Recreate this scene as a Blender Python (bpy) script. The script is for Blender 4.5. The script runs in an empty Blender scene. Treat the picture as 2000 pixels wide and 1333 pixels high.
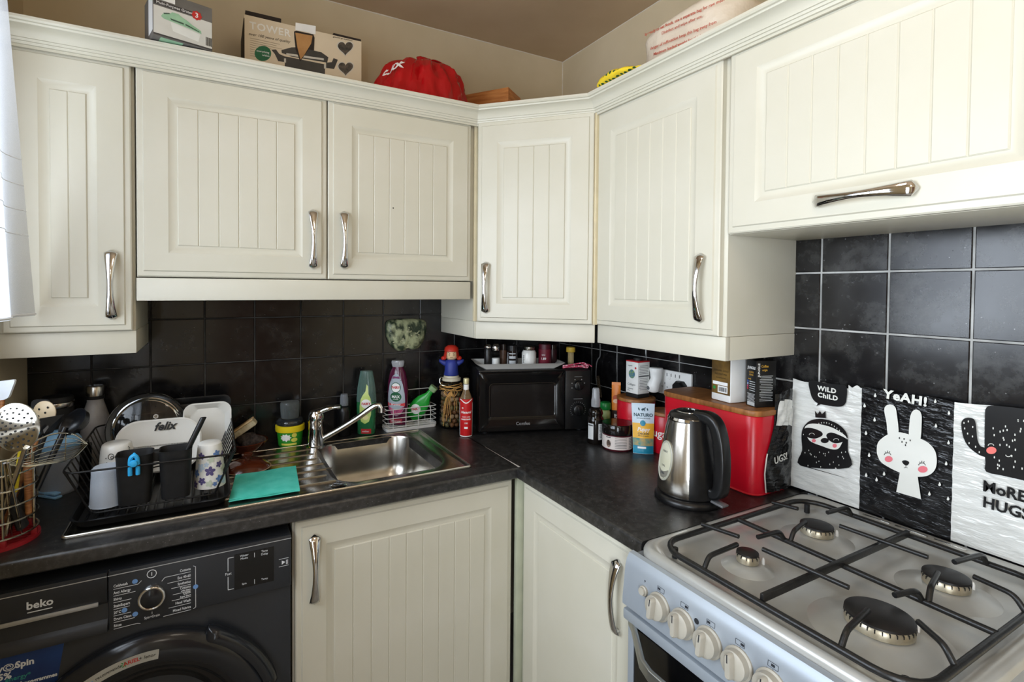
import bpy, bmesh, math, random
from mathutils import Vector, Matrix
random.seed(7)
PI = math.pi
SC = bpy.context.scene
COL = SC.collection
# ------------------------------------------------------------------ camera
CAM = Vector((-1.41995, -1.89203, 1.43815))
YAW, PIT, ROL, FPX = -0.483218, -0.0217816, 0.0069697, 991.5546
PPX, PPY = 1000 - 66.442, 666.5 - 81.647
_f = Vector((-math.sin(YAW)*math.cos(PIT), math.cos(YAW)*math.cos(PIT), math.sin(PIT)))
_r0 = Vector((math.cos(YAW), math.sin(YAW), 0)); _u0 = _r0.cross(_f)
_r = _r0*math.cos(ROL) + _u0*math.sin(ROL); _u = -_r0*math.sin(ROL) + _u0*math.cos(ROL)
cd = bpy.data.cameras.new('camera'); cam = bpy.data.objects.new('camera', cd); COL.objects.link(cam)
cam.matrix_world = Matrix(((_r.x, _u.x, -_f.x, CAM.x), (_r.y, _u.y, -_f.y, CAM.y), (_r.z, _u.z, -_f.z, CAM.z), (0, 0, 0, 1)))
cd.sensor_width = 36; cd.lens = FPX/2000*36
cd.shift_x = (1000-PPX)/2000; cd.shift_y = (PPY-666.5)/2000
cd.clip_start = 0.02
SC.camera = cam
def ray(u, v): return _f + _r*((u-PPX)/FPX) - _u*((v-PPY)/FPX)
def PX(u, v, x): d = ray(u, v); return CAM + d*((x-CAM.x)/d.x)
def PY(u, v, y): d = ray(u, v); return CAM + d*((y-CAM.y)/d.y)
def PZ(u, v, z): d = ray(u, v); return CAM + d*((z-CAM.z)/d.z)
# ------------------------------------------------------------------ world, lights, exposure
W = bpy.data.worlds.new('sky'); SC.world = W; W.use_nodes = True
_bg = W.node_tree.nodes['Background']; _bg.inputs[0].default_value = (0.62, 0.75, 1.0, 1); _bg.inputs[1].default_value = 1.6
def area(name, loc, rot, sx, sy, power, col, shape='RECTANGLE'):
    l = bpy.data.lights.new(name, 'AREA'); l.shape = shape; l.size = sx; l.size_y = sy; l.energy = power; l.color = col
    o = bpy.data.objects.new(name, l); COL.objects.link(o); o.location = loc; o.rotation_euler = rot; return o
area('window_daylight', (-1.995, -1.02, 1.62), (0, -PI/2, 0), 0.95, 1.05, 39, (0.82, 0.905, 1.0))
area('added_door_fill', (-2.0, -2.62, 1.15), (0, -PI/2, 0), 1.7, 0.72, 78, (0.86, 0.935, 1.0))  # soft fill, given an added glazed door out of view as its source
LAMP = Vector((-0.98, -1.62, 2.24))
FILL_LAMP = Vector((-1.35, -2.95, 2.24))  # second lamp, added out of view as fill for the back-wall doors
for _p, _e, _c in ((LAMP, 21, (1.0, 0.89, 0.75)), (FILL_LAMP, 23, (1.0, 0.96, 0.90))):  # the main lamp, then the added fill lamp
    _l = bpy.data.lights.new('lamp_and_fill_light', 'POINT'); _l.energy = _e; _l.color = _c; _l.shadow_soft_size = 0.135
    _o = bpy.data.objects.new('lamp_and_fill_light', _l); COL.objects.link(_o); _o.location = _p
SC.view_settings.view_transform = 'Standard'; SC.view_settings.look = 'None'
SC.view_settings.gamma = 1; SC.view_settings.use_curve_mapping = False
SC.view_settings.exposure = 0.03
# ------------------------------------------------------------------ materials
def lin(h):
    if isinstance(h, (tuple, list)): return tuple(h[:3]) + (1,)
    h = h.lstrip('#'); out = []
    for i in (0, 2, 4):
        c = int(h[i:i+2], 16)/255; out.append(c/12.92 if c <= .04045 else ((c+.055)/1.055)**2.4)
    return tuple(out) + (1,)
MATS = {}
def mat(name, col, rough=.5, metal=0, col2=None, scale=20, mix=.5, bump=0, bscale=60, trans=0, ior=1.45, alpha=1, coat=0,
        spec=.5, sss=0, emit=None, contrast=(.35, .65), stretch=None, coords='Object', rand=False, bdist=.002, detail=4):
    if name in MATS: return MATS[name]
    m = bpy.data.materials.new(name); m.use_nodes = True; N = m.node_tree.nodes; L = m.node_tree.links
    b = N['Principled BSDF']; I = b.inputs
    I['Base Color'].default_value = lin(col); I['Roughness'].default_value = rough; I['Metallic'].default_value = metal
    I['Transmission Weight'].default_value = trans; I['IOR'].default_value = ior; I['Alpha'].default_value = alpha
    I['Coat Weight'].default_value = coat; I['Specular IOR Level'].default_value = spec
    if sss: I['Subsurface Weight'].default_value = sss; I['Subsurface Scale'].default_value = .01
    if emit: I['Emission Color'].default_value = lin(col); I['Emission Strength'].default_value = emit
    tc = N.new('ShaderNodeTexCoord'); src = tc.outputs[coords]
    if stretch:
        mp = N.new('ShaderNodeMapping'); mp.inputs['Scale'].default_value = stretch; L.new(src, mp.inputs[0]); src = mp.outputs[0]
    if rand:
        oi = N.new('ShaderNodeObjectInfo'); ad = N.new('ShaderNodeVectorMath'); ad.operation = 'MULTIPLY_ADD'
        cb = N.new('ShaderNodeCombineXYZ'); L.new(oi.outputs['Random'], cb.inputs[0]); L.new(oi.outputs['Random'], cb.inputs[2])
        ad.inputs[1].default_value = (37, 37, 37); L.new(cb.outputs[0], ad.inputs[0]); L.new(src, ad.inputs[2]); src = ad.outputs[0]
    if col2 is None: c1 = lin(col); col2 = tuple(x*.9 for x in c1[:3])
    nz = N.new('ShaderNodeTexNoise'); nz.inputs['Scale'].default_value = scale; nz.inputs['Detail'].default_value = detail; L.new(src, nz.inputs['Vector'])
    rp = N.new('ShaderNodeValToRGB'); rp.color_ramp.elements[0].position = contrast[0]; rp.color_ramp.elements[1].position = contrast[1]
    rp.color_ramp.elements[0].color = lin(col); c2 = lin(col2)
    c1 = lin(col); k = mix*2 if mix < .5 else 1
    rp.color_ramp.elements[1].color = tuple(a+(b_-a)*k for a, b_ in zip(c1, c2))
    L.new(nz.outputs['Fac'], rp.inputs[0]); L.new(rp.outputs[0], I['Base Color'])
    if bump:
        n2 = N.new('ShaderNodeTexNoise'); n2.inputs['Scale'].default_value = bscale; n2.inputs['Detail'].default_value = 3; L.new(src, n2.inputs['Vector'])
        bp = N.new('ShaderNodeBump'); bp.inputs['Strength'].default_value = bump; bp.inputs['Distance'].default_value = bdist
        L.new(n2.outputs['Fac'], bp.inputs['Height']); L.new(bp.outputs[0], I['Normal'])
    MATS[name] = m; return m
def glassy(name, col=(1, 1, 1), op=.12, rough=.03, spec=.9):
    """thin clear shell: mostly see-through, a glossy film and a little of its own colour"""
    if name in MATS: return MATS[name]
    m = bpy.data.materials.new(name); m.use_nodes = True; N = m.node_tree.nodes; L = m.node_tree.links
    b = N['Principled BSDF']; b.inputs['Base Color'].default_value = lin(col) if op > .1 else (.01, .01, .01, 1); b.inputs['Roughness'].default_value = rough
    b.inputs['Specular IOR Level'].default_value = spec
    t = N.new('ShaderNodeBsdfTransparent'); t.inputs[0].default_value = tuple(.55+.45*c for c in lin(col)[:3]) + (1,)
    mx = N.new('ShaderNodeMixShader'); lw = N.new('ShaderNodeLayerWeight'); lw.inputs[0].default_value = .35
    ma = N.new('ShaderNodeMath'); ma.operation = 'MULTIPLY_ADD'; ma.inputs[1].default_value = .6; ma.inputs[2].default_value = op; ma.use_clamp = True
    nz = N.new('ShaderNodeTexNoise'); nz.inputs['Scale'].default_value = 30
    mm = N.new('ShaderNodeMath'); mm.operation = 'MULTIPLY_ADD'; mm.inputs[1].default_value = .06
    L.new(lw.outputs['Facing'], ma.inputs[0]); L.new(nz.outputs['Fac'], mm.inputs[0]); L.new(ma.outputs[0], mm.inputs[2])
    L.new(mm.outputs[0], mx.inputs[0]); L.new(t.outputs[0], mx.inputs[1]); L.new(b.outputs[0], mx.inputs[2])
    L.new(mx.outputs[0], N['Material Output'].inputs[0]); MATS[name] = m; return m
# ------------------------------------------------------------------ mesh builder
class M:
    def __init__(s): s.v = []; s.f = []; s.mi = []; s.cur = 0
    def add(s, vs, fs, T=None):
        n = len(s.v); s.v += [tuple(T @ Vector(p)) if T else tuple(p) for p in vs]
        for f in fs: s.f.append(tuple(i+n for i in f)); s.mi.append(s.cur)
        return s
    def box(s, x0, x1, y0, y1, z0, z1, bev=0, seg=2, T=None):
        if bev <= 0:
            vs = [(x, y, z) for z in (z0, z1) for x, y in ((x0, y0), (x1, y0), (x1, y1), (x0, y1))]
            return s.add(vs, [(3, 2, 1, 0), (4, 5, 6, 7), (0, 1, 5, 4), (1, 2, 6, 5), (2, 3, 7, 6), (3, 0, 4, 7)], T)
        b = bmesh.new(); bmesh.ops.create_cube(b, size=1)
        for q in b.verts: q.co = ((x0+x1)/2+q.co.x*(x1-x0), (y0+y1)/2+q.co.y*(y1-y0), (z0+z1)/2+q.co.z*(z1-z0))
        bmesh.ops.bevel(b, geom=b.edges[:], offset=bev, segments=seg, profile=.5, affect='EDGES')
        s.bm(b, T); b.free(); return s
    def bm(s, b, T=None):
        b.verts.index_update(); s.add([q.co.copy() for q in b.verts], [[q.index for q in f.verts] for f in b.faces], T); return s
    def lathe(s, prof, n=32, T=None, a0=0, a1=2*PI):
        vs = []; fs = []; full = abs(a1-a0-2*PI) < 1e-6; k = n if full else n+1
        for r, z in prof:
            for i in range(k):
                a = a0+(a1-a0)*i/n; vs.append((r*math.cos(a), r*math.sin(a), z))
        for j in range(len(prof)-1):
            for i in range(n):
                i2 = (i+1) % k; q = (j*k+i, j*k+i2, (j+1)*k+i2, (j+1)*k+i)
                if prof[j][0] < 1e-7: q = (j*k, (j+1)*k+i2, (j+1)*k+i)
                elif prof[j+1][0] < 1e-7: q = (j*k+i, j*k+i2, (j+1)*k)
                fs.append(q)
        return s.add(vs, fs, T)
    def loft(s, rings, cap0=True, cap1=True, closed=True, T=None):
        n = len(rings[0]); vs = [p for r in rings for p in r]; fs = []
        for j in range(len(rings)-1):
            for i in range(n if closed else n-1):
                i2 = (i+1) % n; fs.append((j*n+i, j*n+i2, (j+1)*n+i2, (j+1)*n+i))
        if cap0: fs.append(tuple(range(n-1, -1, -1)))
        if cap1: fs.append(tuple((len(rings)-1)*n+i for i in range(n)))
        return s.add(vs, fs, T)
    def tube(s, pts, r, n=8, closed=False, T=None, flat=1):
        P = [Vector(p) for p in pts]; m = len(P); rings = []; nrm = None
        for i in range(m):
            a = P[(i-1) % m] if (closed or i) else P[0]; c = P[(i+1) % m] if (closed or i < m-1) else P[-1]
            t = (c-a)
            if t.length < 1e-9: t = Vector((0, 0, 1))
            t.normalize()
            if nrm is None:
                nrm = Vector((0, 0, 1)) if abs(t.z) < .9 else Vector((1, 0, 0))
            nrm = (nrm - t*nrm.dot(t))
            if nrm.length < 1e-6: nrm = t.orthogonal()
            nrm.normalize(); bn = t.cross(nrm); rr_ = r[i] if isinstance(r, (list, tuple)) else r
            rings.append([P[i]+nrm*(rr_*flat*math.cos(2*PI*k/n))+bn*(rr_*math.sin(2*PI*k/n)) for k in range(n)])
        if closed: rings.append(rings[0])
        return s.loft(rings, not closed, not closed, True, T)
    def prism(s, poly, h0, h1, T=None):
        """polygon in XY, extruded along Z from h0 to h1"""
        return s.loft([[(x, y, h0) for x, y in poly], [(x, y, h1) for x, y in poly]], True, True, True, T)
    def grid(s, nu, nv, fn, T=None):
        vs = [fn(i/nu, j/nv) for j in range(nv+1) for i in range(nu+1)]
        return s.add(vs, [(j*(nu+1)+i, j*(nu+1)+i+1, (j+1)*(nu+1)+i+1, (j+1)*(nu+1)+i) for j in range(nv) for i in range(nu)], T)
def obj(name, m, mats, parent=None, loc=None, rot=None, smooth=38):
    me = bpy.data.meshes.new(name); me.from_pydata([tuple(v) for v in m.v], [], m.f)
    for mm in (mats if isinstance(mats, (list, tuple)) else [mats]): me.materials.append(mm)
    if any(m.mi): me.polygons.foreach_set('material_index', m.mi)
    b = bmesh.new(); b.from_mesh(me); bmesh.ops.recalc_face_normals(b, faces=b.faces); b.to_mesh(me); b.free()
    if smooth:
        me.shade_smooth(); me.set_sharp_from_angle(angle=math.radians(smooth))
    return link(name, me, parent, loc, rot)
def link(name, me, parent=None, loc=None, rot=None):
    o = bpy.data.objects.new(name, me); COL.objects.link(o)
    if parent: o.parent = parent
    if loc is not None: o.location = loc
    if rot is not None: o.rotation_euler = rot
    return o
def thing(name, label, cat, loc=(0, 0, 0), rotz=0, group=None):
    o = bpy.data.objects.new(name, None); COL.objects.link(o); o.empty_display_size = .05
    o.location = loc; o.rotation_euler = (0, 0, rotz); return tag(o, label, cat, group)
def tag(o, label, cat, group=None):
    o['label'] = label; o['category'] = cat
    if group: o['group'] = group
    return o
def struct(name, m, mt, smooth=0):
    o = obj(name, m, mt, smooth=smooth); o['kind'] = 'structure'; return o
def rr(w, h, r, n=5, cx=0, cy=0):
    out = []
    for sx, sy, a in ((1, 1, 0), (-1, 1, 90), (-1, -1, 180), (1, -1, 270)):
        for i in range(n+1):
            t = math.radians(a+90*i/n); out.append((cx+sx*(w/2-r)+r*math.cos(t), cy+sy*(h/2-r)+r*math.sin(t)))
    return out
def ell(rx, ry, n=24, cx=0, cy=0, rot=0):
    c, s_ = math.cos(rot), math.sin(rot); out = []
    for i in range(n):
        x, y = rx*math.cos(2*PI*i/n), ry*math.sin(2*PI*i/n); out.append((cx+x*c-y*s_, cy+x*s_+y*c))
    return out
def z3(poly, z): return [(x, y, z) for x, y in poly]
def frame(o, x, y):
    """matrix with origin o, x axis and y axis (z = x cross y)"""
    x = Vector(x).normalized(); z = x.cross(Vector(y)).normalized(); y = z.cross(x); o = Vector(o)
    return Matrix(((x.x, y.x, z.x, o.x), (x.y, y.y, z.y, o.y), (x.z, y.z, z.z, o.z), (0, 0, 0, 1)))
def smoothpath(pts, n=6, closed=False):
    """Catmull-Rom through the points"""
    P = [Vector(p) for p in pts]; m = len(P); out = []
    for i in range(m if closed else m-1):
        a, b, c, d = (P[(i-1) % m], P[i], P[(i+1) % m], P[(i+2) % m]) if closed else (P[max(i-1, 0)], P[i], P[i+1], P[min(i+2, m-1)])
        for k in range(n):
            t = k/n; out.append(.5*((2*b)+(c-a)*t+(2*a-5*b+4*c-d)*t*t+(3*b-a-3*c+d)*t**3))
    if not closed: out.append(P[-1])
    return out
def fillet(pts, r, n=4, closed=False):
    P = [Vector(p) for p in pts]; m = len(P); out = []
    for i in range(m):
        if not closed and i in (0, m-1): out.append(P[i]); continue
        a, b, c = P[i-1], P[i], P[(i+1) % m]; d1 = (a-b); d2 = (c-b); k = min(r, d1.length*.45, d2.length*.45)
        p, q = b+d1.normalized()*k, b+d2.normalized()*k
        for j in range(n+1):
            t = j/n; out.append(p*(1-t)**2+b*2*t*(1-t)+q*t*t)
    return out
# lettering: text meshes laid on a frame, or wrapped round an upright cylinder
_FONT = {}
def textmesh(body, size, align='CENTER', ext=.0002, bold=0, spacing=1, shear=0, sx=1):
    key = (body, size, align, ext, bold, spacing, shear, sx)
    if key in _FONT: return _FONT[key]
    c = bpy.data.curves.new('lettering', 'FONT'); c.body = body; c.size = size; c.align_x = align; c.align_y = 'CENTER'
    c.extrude = ext; c.offset = bold*.4; c.space_character = spacing; c.shear = shear; c.resolution_u = 2
    o = bpy.data.objects.new('lettering', c); me = bpy.data.meshes.new_from_object(o)
    vs = [(v.co.x*sx, v.co.y, v.co.z) for v in me.vertices]; fs = [tuple(p.vertices) for p in me.polygons]
    bpy.data.objects.remove(o); bpy.data.curves.remove(c); bpy.data.meshes.remove(me)
    _FONT[key] = (vs, fs); return vs, fs
def T_wrap(R, a0, z0, cone=None):
    def fn(p):
        rad = (cone(z0+p[1]) if cone else R); a = a0+p[0]/max(rad, .001); q = rad+p[2]
        return (q*math.cos(a), q*math.sin(a), z0+p[1])
    return fn
def put(m, vs, fs, T):
    return m.add([T @ Vector(p) for p in vs] if isinstance(T, Matrix) else [T(p) for p in vs], fs)
def text(parent, body, size, T, mt, name='lettering', **k):
    m = M(); vs, fs = textmesh(body, size, **k); put(m, vs, fs, T); return obj(name, m, mt, parent, smooth=0)
def texts(parent, items, mt, name='lettering'):
    """several lines as one printed piece: items = (body, size, T, kwargs)"""
    m = M()
    for body, size, T, k in items:
        vs, fs = textmesh(body, size, **k); put(m, vs, fs, T)
    o = obj(name, m, mt, parent, smooth=0)
    if len(items) > 1: o['kind'] = 'stuff'
    return o
def patch(m, w, h, T, z=.0003, nx=10, ny=3, cx=0, cy=0):
    vs = [(cx+w*(i/nx-.5), cy+h*(j/ny-.5), z) for j in range(ny+1) for i in range(nx+1)]
    fs = [(j*(nx+1)+i, j*(nx+1)+i+1, (j+1)*(nx+1)+i+1, (j+1)*(nx+1)+i) for j in range(ny) for i in range(nx)]
    return put(m, vs, fs, T)
def pdisc(m, poly, T, z=.0004, rings=3):
    """filled outline (roughly convex) as concentric rings so that it can be wrapped"""
    n = len(poly); cx = sum(p[0] for p in poly)/n; cy = sum(p[1] for p in poly)/n; vs = [(cx, cy, z)]; fs = []
    for k in range(1, rings+1):
        t = k/rings; vs += [(cx+(x-cx)*t, cy+(y-cy)*t, z) for x, y in poly]
    for i in range(n):
        i2 = (i+1) % n; fs.append((0, 1+i, 1+i2))
        for k in range(rings-1): fs.append((1+k*n+i, 1+(k+1)*n+i, 1+(k+1)*n+i2, 1+k*n+i2))
    return put(m, vs, fs, T)
def barcode(m, w, h, T, cx=0, cy=0, z=.0006, n=14):
    rnd = random.Random(3); x = -w/2
    while x < w/2:
        k = rnd.choice((1, 1, 2, 3))*w/(n*3.2); patch(m, k, h, T, z, 1, 1, cx+x+k/2, cy); x += k+rnd.choice((1, 2))*w/(n*3.2)
    return m
def copytree(o, parent=None):
    c = o.copy(); COL.objects.link(c)
    if parent: c.parent = parent
    for ch in list(o.children): copytree(ch, c)
    return c
# ------------------------------------------------------------------ materials of the room
CREAM = mat('cream_foil', '#cfcbbc', .36, col2='#cac6b5', scale=5)
CREAM_EDGE = mat('cream_edge', '#e3d6b4', .45)
WALLP = mat('taupe_paint', '#cbbc9f', .75, col2='#c3b496', scale=5, bump=.08, bscale=90)
CEILP = mat('ceiling_paint', '#b9a183', .6, col2='#b1997b', scale=4, bump=.06, bscale=60)
CHROME = mat('chrome', '#d8d8d8', .08, 1, col2='#c8c8c8', scale=3)
STEEL = mat('brushed_steel', '#b9b5ae', .24, 1, col2='#a39f97', scale=14, stretch=(1, 12, 1), bump=.03, bscale=200, bdist=.0003)
BLACKP = mat('black_plastic', '#0d0d0e', .32, col2='#161617', scale=30)
BLACKM = mat('matt_black', '#101011', .6, col2='#181819', scale=40)
WHITEP = mat('white_plastic', '#e9e9e6', .35, col2='#dededb', scale=12)
DARK = mat('dark_void', '#060606', .8)
PAPERW = mat('white_print', '#f0f0ee', .5, col2='#e6e6e4')
BLACKI = mat('black_ink', '#111111', .5)
REDI = mat('red_ink', '#c02a25', .5)
def tile_material(name, speck, dirt):
    m = bpy.data.materials.new(name); m.use_nodes = True; N = m.node_tree.nodes; L = m.node_tree.links; b = N['Principled BSDF']
    tc = N.new('ShaderNodeTexCoord'); oi = N.new('ShaderNodeObjectInfo'); ad = N.new('ShaderNodeVectorMath'); ad.operation = 'MULTIPLY_ADD'
    cb = N.new('ShaderNodeCombineXYZ'); L.new(oi.outputs['Random'], cb.inputs[0]); L.new(oi.outputs['Random'], cb.inputs[1]); L.new(oi.outputs['Random'], cb.inputs[2])
    ad.inputs[1].default_value = (31, 17, 23); L.new(cb.outputs[0], ad.inputs[0]); L.new(tc.outputs['Object'], ad.inputs[2])
    n1 = N.new('ShaderNodeTexNoise'); n1.inputs['Scale'].default_value = 14; n1.inputs['Detail'].default_value = 9; n1.inputs['Roughness'].default_value = .75; L.new(ad.outputs[0], n1.inputs['Vector'])
    r1 = N.new('ShaderNodeValToRGB'); e = r1.color_ramp.elements; e[0].position = .48; e[0].color = (.006, .0055, .006, 1); e[1].position = .78; e[1].color = (dirt, dirt, dirt*.95, 1)
    L.new(n1.outputs['Fac'], r1.inputs[0])
    vo = N.new('ShaderNodeTexVoronoi'); vo.inputs['Scale'].default_value = 75; L.new(ad.outputs[0], vo.inputs['Vector'])
    r2 = N.new('ShaderNodeValToRGB'); e = r2.color_ramp.elements; e[0].position = .0; e[0].color = (speck, speck, speck, 1); e[1].position = .13; e[1].color = (0, 0, 0, 1)
    L.new(vo.outputs['Distance'], r2.inputs[0])
    n3 = N.new('ShaderNodeTexNoise'); n3.inputs['Scale'].default_value = 30; L.new(ad.outputs[0], n3.inputs['Vector'])
    mk = N.new('ShaderNodeMath'); mk.operation = 'GREATER_THAN'; mk.inputs[1].default_value = .56; L.new(n3.outputs['Fac'], mk.inputs[0])
    mu = N.new('ShaderNodeMix'); mu.data_type = 'RGBA'; mu.blend_type = 'ADD'; L.new(mk.outputs[0], mu.inputs[0]); L.new(r1.outputs[0], mu.inputs[6]); L.new(r2.outputs[0], mu.inputs[7])
    L.new(mu.outputs[2], b.inputs['Base Color'])
    rr_ = N.new('ShaderNodeMapRange'); rr_.inputs[3].default_value = .07; rr_.inputs[4].default_value = .3; L.new(n1.outputs['Fac'], rr_.inputs[0]); L.new(rr_.outputs[0], b.inputs['Roughness'])
    return m
TILE = tile_material('black_stone_tile', .13, .026)
TILE2 = tile_material('black_stone_tile_greasy', .22, .05)
GROUT_DARK = mat('grey_grout', '#2b2a29', .8, col2='#5c5a57', scale=9, bump=.2, bscale=200)
GROUT = mat('pale_grout', '#b9b9b6', .8, col2='#8f8f8d', scale=12, bump=.2, bscale=200)
# ------------------------------------------------------------------ room shell
XL, YF, ZC = -1.89, -3.5, 2.47
struct('floor', M().box(XL-.1, .1, YF-.1, .1, -.1, 0), mat('grey_vinyl', '#a39d94', .45, col2='#8f8981', scale=6))
struct('ceiling', M().box(XL-.1, .1, YF-.1, .1, ZC, ZC+.1), CEILP)
wall_back = struct('wall_back', M().box(XL-.1, .1, .0, .1, 0, ZC), WALLP)
wall_right = struct('wall_right', M().box(0, .1, YF-.1, 0, 0, ZC), WALLP)
CAULK = mat('cracked_caulk', '#d8d0c2', .7)
def caulk(nm, p, q, ax):
    rnd_ = random.Random(nm); P = [Vector(p).lerp(Vector(q), k/60) for k in range(61)]
    struct(nm, M().tube(P, [rnd_.uniform(.0012, .0032) for _ in P], 6), CAULK, 40)
caulk('trim_1', (XL, -.0005, ZC-.0005), (0, -.0005, ZC-.0005), 0); caulk('trim_2', (-.0005, -.003, ZC-.0005), (-.0005, YF, ZC-.0005), 1); caulk('trim_3', (-.0005, -.0005, 2.0), (-.0005, -.0005, ZC-.002), 2)
wy0, wy1, wz0, wz1 = -1.52, -.46, 1.12, 2.10      # window opening in the left wall
gd0, gd1 = -3.02, -2.22  # opening for the added glazed door that lets the fill in
m = M(); m.box(XL-.1, XL, YF-.1, gd0, 0, ZC); m.box(XL-.1, XL, gd1, wy0, 0, ZC); m.box(XL-.1, XL, gd0, gd1, 2.06, ZC); m.box(XL-.1, XL, wy1, .1, 0, ZC); m.box(XL-.1, XL, wy0, wy1, 0, wz0); m.box(XL-.1, XL, wy0, wy1, wz1, ZC)
struct('wall_left', m, WALLP)
struct('wall_front', M().box(XL-.1, .1, YF-.1, YF, 0, ZC), WALLP)
dr1 = struct('door_1', M().box(-1.40, -.58, YF, YF+.04, 0, 2.02, .004), mat('brown_door', '#6e4a30', .4, col2='#5b3b25', scale=4, mix=1, stretch=(14, 14, 1)))
for x0 in (-1.30, -.95):
    for z0, z1 in ((.15, .85), (1.0, 1.88)): obj('door_panel', M().box(x0, x0+.27, YF+.04, YF+.052, z0, z1, .006), MATS['brown_door'], dr1)
obj('door_knob', M().lathe([(0, .05), (.022, .042), (.024, .03), (.01, .02), (.012, 0)], 20, T=frame((-.64, YF+.04, 1.0), (-1, 0, 0), (0, 0, 1))), CHROME, dr1)
PVC = mat('white_pvc', '#e8e9ea', .3)
m = M()
for y0, y1, z0, z1 in ((wy0, wy1, wz0, wz0+.06), (wy0, wy1, wz1-.06, wz1), (wy0, wy0+.06, wz0, wz1), (wy1-.06, wy1, wz0, wz1), (-1.02, -.96, wz0, wz1)):
    m.box(XL-.09, XL-.03, y0, y1, z0, z1, .006)
win = struct('window_1', m, PVC, 30)
for a, b_ in ((wy0+.06, -1.02), (-.96, wy1-.06)):
    obj('pane', M().box(XL-.065, XL-.06, a, b_, wz0+.06, wz1-.06), glassy('window_glass', (1, 1, 1), .03), win, smooth=0)
obj('sill', M().box(XL-.03, XL+.06, wy0-.02, wy1+.02, wz0-.03, wz0, .008), PVC, win)
m = M()
for y0, y1, z0, z1 in ((gd0, gd1, 0, .22), (gd0, gd1, 1.94, 2.06), (gd0, gd0+.09, .22, 1.94), (gd1-.09, gd1, .22, 1.94)): m.box(XL-.08, XL-.03, y0, y1, z0, z1, .005)
gdo = struct('added_fill_door', m, PVC, 30)  # unseen glazed door, added to carry the fill light
obj('pane', M().box(XL-.06, XL-.055, gd0+.09, gd1-.09, .22, 1.94), MATS['window_glass'], gdo, smooth=0)
obj('door_handle', M().tube(fillet([(XL-.03, gd1-.045, 1.02), (XL+.01, gd1-.045, 1.02), (XL+.012, gd1-.14, 1.02)], .01, 3), .008, 8), CHROME, gdo)
# net curtain hanging inside the window, its free edge swinging over the corner of the wall cabinet
def netfn(u, v):
    z = 2.14-v*.775; y = -.86+u*(.31+.23*v); x = -1.80+.012*math.sin(u*13)*(.5+.5*v)+.012*(1-v)
    return (x, y, z)
NET = bpy.data.materials.new('white_net'); NET.use_nodes = True; N = NET.node_tree.nodes; L = NET.node_tree.links
b = N['Principled BSDF']; b.inputs['Base Color'].default_value = (.66, .67, .70, 1); b.inputs['Roughness'].default_value = .8
tl = N.new('ShaderNodeBsdfTranslucent'); tl.inputs[0].default_value = (.62, .64, .68, 1); tp = N.new('ShaderNodeBsdfTransparent')
mx = N.new('ShaderNodeMixShader'); mx.inputs[0].default_value = .55; L.new(b.outputs[0], mx.inputs[1]); L.new(tl.outputs[0], mx.inputs[2])
wv = N.new('ShaderNodeTexNoise'); wv.inputs['Scale'].default_value = 300; mr = N.new('ShaderNodeMapRange'); mr.inputs[3].default_value = .5; mr.inputs[4].default_value = .8; L.new(wv.outputs['Fac'], mr.inputs[0])
mx2 = N.new('ShaderNodeMixShader'); L.new(mr.outputs[0], mx2.inputs[0]); L.new(tp.outputs[0], mx2.inputs[1]); L.new(mx.outputs[0], mx2.inputs[2]); L.new(mx2.outputs[0], N['Material Output'].inputs[0])
cur = thing('net_curtain', 'white net curtain hanging at the window, over the left end wall cabinet', 'curtain', (0, 0, 0))
obj('curtain_fabric', M().grid(60, 20, netfn), NET, cur, smooth=60)
m = M()
for k in range(4):
    m.tube([netfn(i/60, .55+.07*k) for i in range(61)], .0011, 5)
m.tube([netfn(i/60, .995) for i in range(61)], .003, 5)
obj('hem_band', m, mat('white_thread', '#eceef2', .8), cur)
obj('curtain_rod', M().tube([(-1.79, -1.60, 2.145), (-1.79, -.50, 2.145)], .007, 8), WHITEP, cur)
# ceiling lamp (behind the camera)
lampo = thing('ceiling_lamp', 'round opal globe lamp hanging near the wall cabinets', 'lamp', LAMP)
obj('ceiling_rose', M().lathe([(0, ZC-LAMP.z), (.05, ZC-LAMP.z-.001), (.045, ZC-LAMP.z-.025), (0, ZC-LAMP.z-.03)], 24), WHITEP, lampo)
obj('flex', M().tube([(0, 0, ZC-LAMP.z-.03), (0, 0, .10)], .004, 6), WHITEP, lampo)
obj('lamp_shade', M().lathe([(0, -.12)]+[(.12*math.cos(a), .12*math.sin(a)) for a in [-PI/2+PI*k/16 for k in range(1, 16)]]+[(0, .12)], 32), mat('opal_glass', '#ffeccc', .3, emit=2.0), lampo)
fill_lamp = copytree(lampo); fill_lamp.location = FILL_LAMP; fill_lamp['label'] = 'added opal globe fill lamp hanging near the brown door'; lampo['group'] = fill_lamp['group'] = 'globe lamps'  # copied globe for the added fill lamp
# ------------------------------------------------------------------ wall tiles, one by one
def tile_mesh(w, h, g=.0014):
    m = M(); d = .006; c = .0016; vs = []
    for k, y in ((0, 0), (0, -d+c), (c, -d)): vs += [(g+k, y, g+k), (w-g-k, y, g+k), (w-g-k, y, h-g-k), (g+k, y, h-g-k)]
    fs = [(8, 9, 10, 11)]
    for r in (0, 4):
        for i in range(4): fs.append((r+i, r+(i+1) % 4, r+4+(i+1) % 4, r+4+i))
    m.add(vs, fs); return m
_tm = {}
def tile(parent, w, h, mt, loc, rz):
    k = (round(w, 3), round(h, 3), mt.name)
    if k not in _tm:
        o = obj('tile', tile_mesh(w, h, .0024 if mt is TILE2 else .0014), mt, parent, loc, (0, 0, rz), smooth=0); _tm[k] = o.data; return o
    return link('tile', _tm[k], parent, loc, (0, 0, rz))
TS = .15
obj('grout', M().box(XL, 0, -.004, 0, .86, 1.485), GROUT_DARK, wall_back, smooth=0)
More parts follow.
